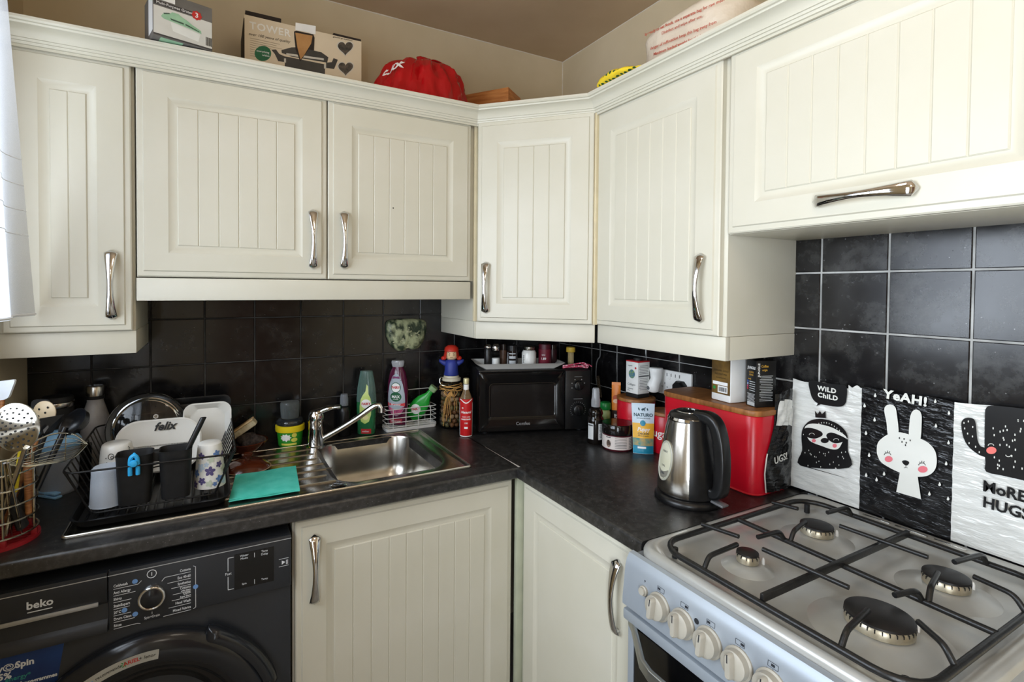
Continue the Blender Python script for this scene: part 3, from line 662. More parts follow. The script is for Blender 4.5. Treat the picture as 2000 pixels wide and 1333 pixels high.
for pts in ([(-.493, -1.164, zt-.006), (-.484, -1.243, zt)], [(-.618, -1.268, zb_), (-.602, -1.266, zt), (-.516, -1.262, zt)], [(-.373, -1.268, zb_), (-.388, -1.267, zt), (-.452, -1.262, zt)], [(-.488, -1.296, zt), (-.480, -1.440, zt)],
            [(-.248, -1.164, zt-.006), (-.244, -1.220, zt)], [(-.373, -1.280, zb_), (-.360, -1.279, zt), (-.296, -1.266, zt)], [(-.118, -1.268, zb_), (-.134, -1.267, zt), (-.205, -1.262, zt)], [(-.250, -1.310, zt), (-.240, -1.455, zt)],
            [(-.618, -1.498, zb_), (-.602, -1.497, zt), (-.520, -1.486, zt)], [(-.373, -1.498, zb_), (-.388, -1.496, zt), (-.437, -1.486, zt)], [(-.516, -1.590, zb_), (-.512, -1.576, zt), (-.484, -1.536, zt)],
            [(-.373, -1.506, zb_), (-.358, -1.503, zt), (-.290, -1.488, zt)], [(-.118, -1.498, zb_), (-.134, -1.497, zt), (-.218, -1.485, zt)], [(-.262, -1.590, zb_), (-.259, -1.575, zt), (-.248, -1.522, zt)]): finger(pts)
for x, y in ((-.598, -1.185), (-.598, -1.568), (-.145, -1.185), (-.145, -1.568)): wobj('rubber_foot', M().lathe([(.006, 0), (.006, .02), (0, .02)], 10, T=Matrix.Translation((x, y, .9))), BLACKM, ps)
# control panel with rolled top
pp = [(-.628, .884), (-.640, .892), (-.650, .890), (-.657, .880), (-.661, .866), (-.668, .800), (-.668, .788), (-.640, .784), (-.58, .784), (-.58, .884)]
cpn = wobj('control_panel', M().loft([[(x, y, z) for x, z in pp] for y in (CKY0+.001, CKY1-.001)]), PANEL, ck, 40)
pn = Vector((.066, 0, -.007)); pz = Vector((-.007, 0, -.066)).normalized()*-1
def FP(y, t):      # a frame on the sloping fascia; t 0..1 down the slope
    o = Vector((-.661-.007*t, y, .866-.066*t)); return frame(o, (0, -1, 0), (.106, 0, 1))
KN = mat('warm_grey_knob', '#a8a397', .4, col2='#9f9a8e', scale=20)
kme = []
kb = M(); kb.lathe([(.0255, .0), (.0255, .003), (.0225, .005), (.0215, .016), (.018, .0185), (0, .0185)], 36)
kg = M(); kg.loft([z3(rr(.012, .040, .005, 4), .017), z3(rr(.0105, .038, .005, 4), .027), z3(rr(.008, .034, .0035, 4), .029)])
INKD = mat('dark_print', '#22252c', .5)
for k in range(6):
    y = -1.2075-.0548*k; T = FP(y, .52); T2 = T @ Matrix.Rotation((-.05, .08, -.03, .1, 0, .02)[k], 4, 'Z')
    q = M(); q.add(kb.v, kb.f, T); kn = wobj('knob', q, KN, cpn, 45)
    q = M(); q.add(kg.v, kg.f, T2); wobj('knob_grip', q, KN, kn, 45)
    q = M(); q.box(-.0008, .0008, .006, .0185, .0287, .0294, T=T2); wobj('pointer', q, INKD, kn, 0)
    ic = M(); T3 = FP(y, .05)
    for (a, b_, w_, h_) in ((0, .0045, .016, .0007), (0, -.0035, .016, .0007), (-.008, .0005, .0007, .008), (.008, .0005, .0007, .008), ((-.004, .004, -.004, .004, .0, 0)[k], .0005, .006, .004), (0, -.0075, .02, .0008), (0, -.0062, .0008, .003)): patch(ic, w_, h_, T3, .0004, 1, 1, a, b_)
    pdisc(ic, ell(.0016, .0016, 10, 0, -.0125), T3, .0004, 1); wobj('printed_symbol', ic, INKD, cpn, 0)
wobj('ignition_button', M().lathe([(.0095, 0), (.0095, .004), (.0075, .005), (.007, .009), (0, .0095)], 24, T=FP(-1.168, .38)), KN, cpn)
ic = M(); pdisc(ic, [(-.002, .002), (.002, .002), (0, -.003)], FP(-1.168, .10), .0004, 1); pdisc(ic, ell(.005, .005, 14), FP(-1.2895, .22), .0004, 1); wobj('printed_symbol', ic, INKD, cpn, 0)
OVG = mat('oven_glass', '#0a0a0b', .08)
od = wobj('oven_door', M().box(-.652, -.60, CKY1+.004, CKY0-.004, .20, .776, .004), OVG, ck)
wobj('door_trim', M().box(-.668, -.64, CKY1, CKY0, .757, .7795, .004), PANEL, od)
wobj('door_trim', M().box(-.6545, -.60, CKY0-.0175, CKY0-.002, .20, .757, .002), PANEL, od)
wobj('door_trim', M().box(-.6545, -.60, CKY1+.002, CKY1+.0175, .20, .757, .002), PANEL, od)
SATIN = mat('satin_metal', '#a8aaa6', .3, .9, col2='#9a9c98', scale=8)
hd = [(-.653, -1.122, .752), (-.662, -1.140, .749), (-.700, -1.200, .728), (-.704, -1.225, .722), (-.704, -1.505, .722), (-.700, -1.53, .728), (-.662, -1.592, .749), (-.653, -1.61, .752)]
m = M(); P = [Vector(p) for p in hd]; rings = []
for i, p in enumerate(P):
    t = (P[min(i+1, 7)]-P[max(i-1, 0)]).normalized(); s_ = t.cross(Vector((0, 0, 1))).normalized(); u2 = s_.cross(t)
    rings.append([p+s_*a+u2*b_ for a, b_ in rr(.010, .024, .003, 3)])
m.loft(rings); wobj('oven_handle', m, SATIN, od, 40)
wobj('storage_drawer', M().box(-.645, -.60, CKY1+.004, CKY0-.004, .06, .19, .004), PANEL, ck)
wobj('plinth_foot', M().box(-.56, -.06, CKY1+.02, CKY0-.02, 0, .035), BLACKM, ck, 0)
# splash guard: folded foil-backed sheet with printed animals, standing behind the hob
FOILW = mat('white_foil_print', '#d9dad6', .32, .15, col2='#c9cac6', scale=9, bump=.9, bscale=26, bdist=.004, stretch=(1, 1, 3.2), coords='Object')
FOILB = mat('black_foil_print', '#0c0c0d', .22, col2='#131314', scale=9, bump=1, bscale=30, bdist=.004, stretch=(1, 1, 3.0))
PINK = mat('pink_print', '#d9707a', .45)
FX = -.030
sg = thing('splash_guard', 'folded foil splash guard printed with black and white animals behind the hob', 'splash guard', (FX, -1.35, .9085))
def G(zx, zy): return PX(1540+zx/3.509, 720+zy/3.509, FX)
def wav(y, z): return .0012*math.sin(z*190+3*math.sin(y*40))+.0008*math.sin(y*95+z*60)
def foilpanel(ya, yb, za, zb2, x0, x1, mt, wedge=0):
    q = M()
    def fn(u, v):
        y = ya+(yb-ya)*u; top = zb2+wedge*u+.003*math.sin(u*9+ya*50); z = za+(top-za)*v
        return (x0+(x1-x0)*u+wav(y, z)*min(1, 4*v*(1-v)+.35), y, z)
    q.grid(14, 30, fn); n = len(q.v)
    q.grid(14, 30, lambda u, v: (fn(u, v)[0]+.0012, fn(u, v)[1], fn(u, v)[2]))
    return wobj('foil_panel', q, mt, sg, 70)
def art(parent, polys, mt, lift=.0040, name='printed_shape'):
    for k_, pl in enumerate(polys):
        pts = [G(*p) for p in pl]; wobj(name, M().add([(FX-lift-.00012*k_, p.y, p.z) for p in pts], [tuple(range(len(pts)))]), mt, parent, 0)
def sm(pts, n=5): return [(p[0], p[1]) for p in smoothpath([(a, b_, 0) for a, b_ in pts], n, True)]
p1 = foilpanel(-1.078, -1.213, .9085, 1.199, FX, FX, FOILW)
p2 = foilpanel(-1.213, -1.242, .9085, 1.203, FX, FX, FOILW, .003)
p3 = foilpanel(-1.242, -1.4145, .9085, 1.205, FX, FX, FOILB)
p4 = foilpanel(-1.4145, -1.64, .9085, 1.207, FX, FX, FOILW)
ARTB = mat('black_art_print', '#0d0d0e', .28, col2='#151516', scale=9); ARTW = mat('white_art_print', '#d9dad4', .35, col2='#cfd0ca', scale=9)
art(p1, [sm([(88, 665), (100, 560), (95, 470), (105, 410), (150, 360), (220, 345), (300, 360), (370, 400), (410, 460), (413, 560), (420, 680)], 4) + [(440, 762)]], ARTB)
art(p1, [sm([(120, 402), (160, 378), (240, 385), (330, 415), (405, 470), (380, 500), (350, 548), (300, 552), (240, 532), (180, 510), (147, 487), (128, 445)])], ARTW, .0050)
art(p1, [sm([(118, 412), (170, 408), (232, 432), (240, 458), (200, 478), (165, 478), (130, 462)]), sm([(268, 455), (300, 438), (355, 455), (405, 482), (385, 500), (330, 512), (285, 490)]), ell(28, 18, 16, 257, 493)], ARTB, .0054)
art(p1, [ell(14, 12, 14, 182, 494), ell(15, 14, 14, 325, 528)], PINK, .0056)
art(p1, [[(190, 335), (188, 290), (205, 314), (222, 290), (235, 314), (260, 290), (262, 340)], sm([(150, 85), (250, 98), (330, 108), (402, 122), (405, 200), (390, 248), (340, 262), (220, 242), (175, 212), (155, 160)], 4), [(208, 236), (198, 258), (228, 244)]], ARTB)
q = M()
for cx_, cy_ in ((168, 455), (335, 492)): q.tube([G(cx_+18*math.cos(a), cy_-13*math.sin(a))+Vector((-.0055, 0, 0)) for a in [PI*k/8 for k in range(9)]], .0006, 5)
rnd = random.Random(5)
for k in range(44):
    a = rnd.uniform(110, 400); b_ = rnd.choice((rnd.uniform(560, 690), rnd.uniform(565, 690))) if k < 26 else 0
    if k >= 26: t = (k-26)/17; a = 110+300*t; b_ = 440-95*math.sin(t*PI)+28*t+12
    if b_ > 655+ (a-100)*.25: continue
    g = G(a, b_); q.box(FX-.0053, FX-.0047, g.y-.0006, g.y+.0006, g.z-.0016, g.z+.0016)
wobj('printed_flecks', q, ARTW, p1, 0)['kind'] = 'stuff'
FT_ = lambda zx, zy, sl=0: frame(G(zx, zy)+Vector((-.0052, 0, 0)), (0, -1, sl), (0, 0, 1))
wtexts(p1, [('WiLD', .0165, FT_(270, 145, -.03), dict(bold=.0016, spacing=1.12)), ('ChiLD', .0165, FT_(276, 193, -.03), dict(bold=.0016, spacing=1.12))], ARTW)
art(p3, [sm([(612, 540), (628, 495), (690, 450), (760, 436), (840, 454), (905, 478), (965, 510), (1008, 560), (1022, 620), (1015, 680), (985, 720), (930, 740), (830, 738), (770, 714), (700, 680), (640, 640), (615, 590)]),
         sm([(692, 462), (678, 370), (664, 300), (668, 262), (700, 246), (734, 260), (748, 310), (758, 455)], 4), sm([(836, 470), (836, 370), (846, 312), (866, 285), (892, 283), (914, 305), (919, 360), (905, 498)], 4), [(772, 700), (745, 845), (915, 895), (890, 728)]], ARTW)
art(p3, [sm([(786, 634), (810, 628), (834, 640), (828, 658), (812, 664), (794, 652)], 3)] + [ell(4, 7, 8, a, b_) for a, b_ in ((768, 476), (800, 482), (842, 492), (786, 502), (810, 524), (815, 508))], ARTB, .0050)
art(p3, [ell(27, 21, 18, 694, 620), ell(33, 23, 18, 928, 690)], PINK, .0051)
q = M()
for cx_, cy_ in ((686, 592), (922, 662)):
    q.tube([G(cx_+23*math.cos(a), cy_-15*math.sin(a))+Vector((-.0051, 0, 0)) for a in [PI*k/8 for k in range(9)]], .0006, 5)
    for dx_, dy_ in ((-16, -24), (0, -30), (16, -26)): q.tube([G(cx_+dx_*.6, cy_-14)+Vector((-.0051, 0, 0)), G(cx_+dx_, cy_+dy_)+Vector((-.0051, 0, 0))], .0005, 4)
q.tube([G(812, 664)+Vector((-.0051, 0, 0)), G(812, 676)+Vector((-.0051, 0, 0))], .0004, 4); q.tube([G(800, 680)+Vector((-.0051, 0, 0)), G(812, 676)+Vector((-.0051, 0, 0)), G(824, 680)+Vector((-.0051, 0, 0))], .0004, 4)
wobj('printed_lines', q, ARTB, p3, 0)
dro = [(600, 182), (1012, 222), (528, 252), (1106, 302), (597, 348), (1017, 390), (538, 440), (1104, 505), (560, 590), (1088, 648), (540, 728), (663, 718), (612, 758), (1044, 790), (974, 855), (1102, 888)]
art(p3, [[(a, b_-15), (a+5, b_-4), (a+9, b_+5), (a+7, b_+12), (a, b_+15), (a-7, b_+12), (a-9, b_+5), (a-5, b_-4)] for a, b_ in dro], ARTW)
wtexts(p3, [('YeAH!', .0275, FT_(806, 203, -.05), dict(bold=.0028, spacing=1.1))], ARTW)
art(p4, [sm([(1352, 320), (1360, 272), (1392, 254), (1500, 262), (1614, 275), (1700, 290), (1700, 780), (1614, 765), (1480, 735), (1360, 706), (1356, 640), (1350, 560)], 3), sm([(1190, 390), (1202, 350), (1240, 337), (1285, 360), (1300, 480), (1320, 530), (1352, 545), (1392, 598), (1330, 600), (1250, 545), (1208, 480)])], ARTB)
art(p4, [ell(35, 25, 18, 1398, 560)], mat('coral_print', '#e8776f', .45), .0052)
q = M()
for k in range(46):
    a, b_ = rnd.uniform(1400, 1690), rnd.uniform(285, 690)
    if abs(a-1398) < 45 and abs(b_-560) < 40: continue
    if b_ > 690+(a-1360)*.2-20: continue
    g = G(a, b_); q.box(FX-.0053, FX-.0047, g.y-.0008, g.y+.0008, g.z-.002, g.z+.002)
for a, b_ in ((1210, 372), (1240, 362), (1270, 400), (1215, 410), (1235, 445), (1268, 465), (1245, 510), (1290, 535), (1315, 572)):
    g = G(a, b_); q.box(FX-.0053, FX-.0047, g.y-.0008, g.y+.0008, g.z-.0018, g.z+.0018)
for cx_, cy_, s_ in ((1395, 527, 1), (1515, 590, -1)): q.tube([G(cx_+19*math.cos(a), cy_-s_*13*math.sin(a))+Vector((-.0053, 0, 0)) for a in [PI*k/8 for k in range(9)]], .0007, 5)
wobj('printed_flecks', q, ARTW, p4, 0)['kind'] = 'stuff'
wtexts(p4, [('MoRE', .0305, frame(PX(1921, 949, FX)+Vector((-.0048, 0, 0)), (0, -1, -.02), (0, 0, 1)), dict(align='LEFT', bold=.0022, sx=.85)), ('HUGS!', .0305, frame(PX(1921, 980, FX)+Vector((-.0048, 0, 0)), (0, -1, -.03), (0, 0, 1)), dict(align='LEFT', bold=.0022, sx=.85))], ARTB)
# the folded-back end of the guard, crumpled
ya = -1.079
def endfn(u, v):
    w_ = .108*(1-.35*v**2)+.01*math.sin(v*7); z = .9085+.262*v+.006*math.sin(u*5)*v; x = FX-.002-w_*u
    return (x, ya-.006*math.sin(u*PI)*1.2+.0045*math.sin(u*17+v*9)*math.sin(v*23+u*5)*(u*(1-u)*4+.2), z)
q = M(); q.grid(20, 30, endfn); fl = wobj('end_flap', q, FOILB, sg, 70)
q = M(); q.grid(12, 10, lambda u, v: tuple(Vector(endfn(.05+.9*u-.1*v*u, .62+.25*v+.06*u))+Vector((0, -.0018, 0)))); wobj('white_corner', q, FOILW, fl, 70)
wtexts(fl, [('UGS!', .026, frame((-.098, ya-.012, .996), (1, 0, .12), (-.12, 0, 1)), dict(bold=.001))], ARTW)
wobj('flap_edge', M().tube([tuple(Vector(endfn(1, v/20))+Vector((0, -.001, 0))) for v in range(0, 9)], .0016, 6), ARTW, fl)
# ------------------------------------------------------------------ microwave
ma = math.radians(-19)
mw = thing('microwave', 'black compact microwave oven set across the corner of the worktop', 'microwave', (-.561, -.268, .900), ma)
MW, MD, MH = .425, .25, .236
GLB = mat('gloss_black', '#0b0b0c', .14, col2='#0f0f10'); 
obj('body', M().box(0, MW, .016, MD, .008, MH, .006), BLACKP, mw)
for x in (.03, MW-.03):
    for y in (.04, MD-.04): obj('foot', M().lathe([(.012, 0), (.012, .01), (0, .01)], 12, T=Matrix.Translation((x, y, -.0002))), BLACKM, mw)
m = M(); dwid = .325; rings = []
def rrx(x0, x1, z0, z1, r, y): return [(x, y, z) for x, z in rr(x1-x0, z1-z0, r, 5, (x0+x1)/2, (z0+z1)/2)]
m.loft([rrx(0, dwid, .012, MH-.004, .006, .016), rrx(0, dwid, .012, MH-.004, .006, .003), rrx(.003, dwid-.003, .015, MH-.007, .006, 0), rrx(.038, .290, .060, .190, .014, 0), rrx(.043, .285, .065, .185, .012, .004)], True, True)
mdr = obj('door', m, GLB, mw)
obj('window', M().box(.044, .284, .0025, .0041, .066, .184), mat('microwave_screen', '#1d1a19', .12, col2='#171514', scale=300), mdr, smooth=0)
obj('window_trim', M().tube([(x, .0005, z) for x, z in rr(.250, .128, .013, 5, .164, .125)], .0016, 6, True), mat('dark_steel_trim', '#57534c', .25, .9), mdr)
texts(mdr, [('Comfee', .0165, frame((.165, -.0004, .040), (1, 0, 0), (0, 0, 1)), dict(bold=.0003))], mat('grey_print', '#8d8d8d', .5))
cpm = obj('control_panel', M().box(dwid+.002, MW, .0, .016, .012, MH-.004, .002), BLACKP, mw)
for z, r_ in ((.176, .019), (.085, .022)):
    kd = obj('dial', M().lathe([(r_, 0), (r_-.002, .012), (r_-.006, .014), (0, .014)], 32, T=frame((.376, .0, z), (1, 0, 0), (0, 0, 1))), BLACKP, cpm)
    obj('dial_grip', M().box(-.003, .003, -.015, .015, .013, .019, .001, T=frame((.376, .0, z), (1, .0, .2), (-.2, 0, 1))), BLACKP, kd)
m = M(); gp_ = MATS['grey_print']
for k in range(18):
    a = math.radians(220-k*15); patch(m, .0012, .004, frame((.376, 0, .085), (1, 0, 0), (0, 0, 1)) @ Matrix.Rotation(a-PI/2, 4, 'Z') @ Matrix.Translation((0, .029, 0)), .0004, 1, 1)
for a in (200, 160, 120, 60, 20): pdisc(m, ell(.0022, .0022, 8, .026*math.cos(math.radians(a)), .026*math.sin(math.radians(a))), frame((.376, 0, .176), (1, 0, 0), (0, 0, 1)), .0004, 1)
patch(m, .03, .0015, frame((.376, 0, .209), (1, 0, 0), (0, 0, 1)), .0004, 1, 1); patch(m, .035, .0015, frame((.376, 0, .126), (1, 0, 0), (0, 0, 1)), .0004, 1, 1)
obj('printed_scale', m, gp_, cpm, smooth=0)['kind'] = 'stuff'
def camang(p): return math.atan2(CAM.y-p[1], CAM.x-p[0])
def turned(name, label, cat, loc, parts, group=None, n=32, rotz=0):
    t = thing(name, label, cat, loc, rotz, group); out = [t]
    for nm, pr, mt in parts: out.append(obj(nm, M().lathe(pr, n), mt, t, smooth=45))
    return out
def facing(loc): return camang(loc)+PI/2          # rotz that turns local -y to the viewer's side of the room
Z0 = .9003
CLEAR = glassy('clear_glass', (.95, .97, .97), .0); FROST = glassy('frosted_plastic', '#cdd6e2', .38, .35, .4)
WIREK = mat('black_wire', '#0c0c0d', .4, spec=.4); WIREW = mat('white_wire', '#d8d8d4', .35); WIRES = mat('steel_wire', '#c9c4b6', .22, 1)
WOOD = mat('warm_wood', '#a8703e', .5, col2='#7d4a24', scale=5, mix=1, stretch=(6, 6, 60), bump=.08, bscale=80)
CERW = mat('white_ceramic', '#e9e8e3', .22, col2='#dfded8', scale=6)
# --------------------------------------------------------- draining rack
tr = thing('drip_tray', 'shallow black plastic drip tray under the dish rack on the drainer', 'tray', (-1.540, -.315, .9066))
m = M(); tw, th_ = .315, .425
m.loft([z3(rr(tw-.02, th_-.02, .03, 6), 0), z3(rr(tw, th_, .036, 6), .016), z3(rr(tw+.006, th_+.006, .038, 6), .018), z3(rr(tw-.004, th_-.004, .034, 6), .0185), z3(rr(tw-.022, th_-.022, .028, 6), .005)], True, True)
obj('tray_body', m, BLACKP, tr, smooth=40)
for k in range(15): obj('tray_ridge', M().tube([(-.132+.0188*k, -.18, .0052), (-.132+.0188*k, .18, .0052)], .003, 6), BLACKP, tr)
rk = thing('dish_rack', 'black wire dish rack full of crockery on the sink drainer', 'dish rack', (-1.540, -.315, .9125))
def rw(x, y, z): return (x, y, z)
bx0, bx1, by0, by1 = -.125, .128, -.178, .165; tx0, tx1, ty0, ty1 = -.172, .172, -.185, .205; zb2, zt2 = .014, .113
obj('top_rim', M().tube(fillet([(tx0, ty0, zt2), (tx1, ty0, zt2-.004), (tx1, ty1, zt2+.012), (tx0, ty1, zt2+.012)], .03, 5, True), .0024, 8, True), WIREK, rk)
obj('bottom_rim', M().tube(fillet([(bx0, by0, zb2), (bx1, by0, zb2), (bx1, by1, zb2), (bx0, by1, zb2)], .02, 4, True), .0022, 8, True), WIREK, rk)
for k in range(11):
    y = by0+(by1-by0)*(k+.5)/11; y2 = ty0+(ty1-ty0)*(k+.5)/11
    for xb, xt in ((bx0, tx0), (bx1, tx1)):
        obj('wire', M().tube([(xb, y, zb2), (xt, y2, zt2+.012*(k+.5)/11)], .0016, 6), WIREK, rk)
for k in range(13):
    x = bx0+(bx1-bx0)*(k+.5)/13; obj('wire', M().tube([(x, by0, zb2), (x, by1, zb2)], .0015, 6), WIREK, rk)
for xb in (-.10, -.05, .0, .055, .105): obj('wire', M().tube([(xb, by1, zb2), (xb*1.3, ty1, zt2+.012)], .0016, 6), WIREK, rk)
for xb in (bx0, bx1): obj('wire', M().tube([(xb*.97, by0, zb2), (xb*1.3, ty0, zt2)], .0018, 6), WIREK, rk)
for y in (-.07, -.045, .0, .03, .075, .105):
    obj('plate_loop', M().tube(smoothpath([(-.055, y, zb2), (-.035, y, .055), (0, y, .068), (.035, y, .055), (.055, y, zb2)], 6), .0016, 6), WIREK, rk)
m4 = [(-.105, -.16), (.105, -.16), (-.105, .145), (.105, .145)]
for x, y in m4: obj('foot', M().lathe([(.005, -.0005), (.005, .014), (0, .014)], 10, T=Matrix.Translation((x, y, 0))), WIREK, rk)
zr = .9290
# cutlery holder: two cups joined by a bridge
ch = thing('cutlery_holder', 'black two-cup cutlery holder clipped inside the front of the dish rack', 'cutlery holder', (-1.541, -.462, zr))
def cup(x0, x1):
    w = x1-x0; cx_ = (x0+x1)/2; R = []
    for z, k in ((0, .86), (.004, .88), (.112, 1), (.115, 1.03), (.115, .97), (.108, .93), (.006, .80)): R.append([(cx_+a*k, b_*k, z) for a, b_ in rr(w, .062, .016, 5)])
    return M().loft(R)
obj('cup', cup(-.077, -.004), BLACKM, ch); obj('cup', cup(.008, .077), BLACKM, ch)
obj('bridge', M().box(-.006, .010, -.012, .012, .09, .1145, .002), BLACKM, ch)
bh = thing('hook', 'bright blue plastic arch hook hanging on the left cutlery cup', 'hook', (-1.580, -.4975, zr+.118))
q = M(); q.tube(smoothpath([(-.0075, 0, -.045), (-.0075, 0, -.022), (-.006, -.001, -.006), (0, -.001, .0), (.006, -.001, -.006), (.0075, 0, -.022), (.0075, 0, -.045)], 5), .0047, 8)
BLUE = mat('bright_blue_plastic', '#2fa6e0', .35); obj('arch', q, BLUE, bh)
obj('face_pad', M().lathe([(0, .006), (.007, .004), (.0085, 0), (.007, -.004), (0, -.005)], 16, T=frame((0, -.0055, -.017), (1, 0, 0), (0, 0, 1))), BLUE, bh)
obj('clip', M().tube(fillet([(0, .0, -.003), (0, .008, .004), (0, .012, -.02)], .004, 3), .003, 6), BLUE, bh)
kn = thing('knife', 'black-handled knife leaning out of the right cutlery cup', 'knife', (-1.492, -.462, zr+.008))
obj('handle', M().loft([[tuple(Vector((.012+.040*t, -.006, .086+.088*t))+Vector((a, b_, 0))) for a, b_ in ell(.0075*(1-.12*abs(t-.5)), .0062, 14)] for t in (0, .3, .7, 1, 1.02)]), BLACKP, kn)
obj('blade', M().loft([[(x-.002+.002, y, z), (x+.012, y, z+.002), (x+.012, y+.001, z+.002), (x, y+.001, z)] for x, y, z in ((-.022, -.004, 0), (.006, -.006, .086))]), CHROME, kn, smooth=0)
# crockery in the rack
def mugprof(h, r0, r1, t=.004): return [(0, 0), (r0-.004, 0), (r0, .003), (r1, h), (r1-t*.5, h+.001), (r1-t, h), (r0-t, .008), (0, .006)]
fm = Vector((-1.4255, -.430, zr))
t, bdy = turned('mug', 'white mug with blue and purple flowers, upside down at the right of the dish rack', 'mug', fm, [('mug_body', [(.0, .111), (.022, .1115), (.027, .108), (.0285, .098), (.0365, .001), (.0345, 0), (.0325, .002), (.026, .098), (0, .1)], CERW)])
cone = lambda z: .0370-.0082*z/.098
a0 = camang(fm); fl = []; PUR = mat('purple_print', '#5a5180', .4); BLU = mat('dusty_blue_print', '#5f7fb5', .4); PALB = mat('pale_blue_print', '#b9cbdc', .4); PALG = mat('pale_green_print', '#c3cdb9', .4)
rnd = random.Random(11); groups = {0: M(), 1: M(), 2: M(), 3: M()}
for (x, z, r_, g) in ((.0, .045, .0115, 0), (-.019, .022, .009, 0), (.022, .023, .0085, 1), (-.021, .083, .0085, 0), (.016, .086, .0085, 1), (-.022, .055, .010, 2), (.022, .058, .008, 0), (.002, .073, .008, 3), (-.002, .015, .008, 3), (-.036, .04, .01, 1), (-.036, .075, .009, 3), (.037, .045, .01, 3), (.036, .08, .008, 0), (.036, .014, .008, 2), (-.040, .012, .009, 0), (-.008, .062, .006, 2), (.011, .012, .0055, 1)):
    ph = rnd.random()*6
    for k in range(5):
        a = ph+k*2*PI/5; pdisc(groups[g], ell(r_*.52, r_*.36, 10, r_*.58*math.cos(a), r_*.58*math.sin(a), a), lambda p, x=x, z=z: (T_wrap(.03, a0, z, cone))((p[0]+x, p[1], p[2])), .0004+.0001*g, 2)
for g, mt in zip(groups, (PUR, BLU, PALB, PALG)): obj('printed_flowers', groups[g], mt, bdy, smooth=0)
wmg = Vector((-1.632, -.352, zr))
t, bdy = turned('mug', 'white mug with a doodled face, upside down behind the plastic beaker', 'mug', wmg, [('mug_body', [(0, .116), (.026, .1165), (.031, .113), (.034, .10), (.042, .002), (.040, 0), (.038, .003), (.031, .098), (0, .103)], CERW)])
a0 = camang(wmg); q = M(); W_ = T_wrap(.0395, a0, .085, lambda z: .0426-.0082*z/.1)
q.tube([W_((-.012+.006*math.cos(t), .006+.007*math.sin(t), .0008)) for t in [k*.33 for k in range(20)]], .0006, 5)
q.tube([W_((.004+.007*math.cos(t), .004+.008*math.sin(t), .0008)) for t in [3.4+k*.3 for k in range(15)]], .0006, 5)
q.tube([W_((-.010+.003*math.cos(t), .004+.003*math.sin(t), .0008)) for t in [k*.6 for k in range(11)]], .0006, 5)
for dx_, dy_ in ((-.024, .002), (-.022, -.008), (.016, -.010), (.02, .014)): q.tube([W_((dx_, dy_, .0008)), W_((dx_+.0015, dy_+.001, .0008))], .0009, 5)
for k in range(6): q.tube([W_((.024+.003*math.sin(k*2), .024-.006*k, .0008)), W_((.030, .018-.006*k, .0008))], .0006, 4)
obj('doodle', q, BLACKI, bdy)
pc = Vector((-1.638, -.448, zr))
turned('beaker', 'translucent plastic beaker, upside down at the front left of the dish rack', 'beaker', pc, [('beaker_body', [(0, .088), (.0255, .088), (.028, .085), (.030, .083), (.034, .002), (.0355, 0), (.033, .001), (.029, .08), (0, .085)], FROST)])
pl = thing('serving_plate', 'white rounded rectangular pet plate with black lettering standing in the dish rack', 'plate', (-1.550, -.275, zr+.0005))
TPl = frame((0, 0, 0), (1, -.04, 0), (0, .26, 1))
m = M(); m.loft([[(a, b_+.072, 0) for a, b_ in rr(.205-2*d, .142-2*d, .055, 8)] for d in (0,)]+[[(a, b_+.072, z) for a, b_ in rr(.205-2*d, .142-2*d, .055-d*.4, 8)] for d, z in ((0, .004), (.004, .007), (.016, .0035), (.03, .003))])
m.v = [tuple(TPl @ Vector(v)) for v in m.v]; po = obj('plate_body', m, CERW, pl, smooth=40)
text(po, 'felix', .030, TPl @ Matrix.Translation((.012, .122, .0062)), BLACKI, bold=.0022, shear=.35)
ld = thing('glass_cover', 'steel-rimmed glass pan lid standing at the back of the dish rack', 'lid', (-1.586, -.178, zr))
TL = frame((0, .02, .098), (1, 0, 0), (0, .2, 1))
obj('rim', M().lathe([(.098, .004), (.101, .0), (.101, -.006), (.097, -.010), (.088, -.004), (.082, .004), (.078, .0055), (.078, .0025), (.086, -.003), (.098, .004)], 64, T=TL), CHROME, ld, smooth=60)
obj('glass', M().lathe([(.079, .004), (.05, .012), (0, .016)], 48, T=TL), glassy('smoked_lid_glass', '#26272a', .45, .05), ld)
obj('knob', M().lathe([(0, .046), (.016, .044), (.018, .036), (.010, .028), (.010, .015), (0, .015)], 24, T=TL), BLACKP, ld)
wt_ = thing('plastic_tray', 'white rounded plastic tray standing upright at the right back of the rack', 'tray', (-1.432, -.196, zr))
TW = frame((0, 0, 0), (1, 0, 0), (0, .16, 1))
def traymesh(w, h, r, d, lip): 
    m = M(); m.loft([[(a, b_+h/2, z) for a, b_ in rr(w-2*k, h-2*k, r, 7)] for k, z in ((.012, -d), (0, 0), (-lip, .001), (-lip, .003), (.0, .003), (.014, -d+.003), (.02, -d+.0035))]); m.v = [tuple(TW @ Vector(v)) for v in m.v]; return m
obj('tray_body', traymesh(.120, .158, .028, .014, .004), CERW, wt_, smooth=40)
bt = thing('baking_tray', 'black non-stick baking tray standing behind the white plastic tray', 'baking tray', (-1.456, -.148, zr+.0003))
obj('tray_body', traymesh(.165, .166, .02, .012, .006), mat('non_stick_black', '#19191a', .35, .3, col2='#242425', scale=40), bt, smooth=40)
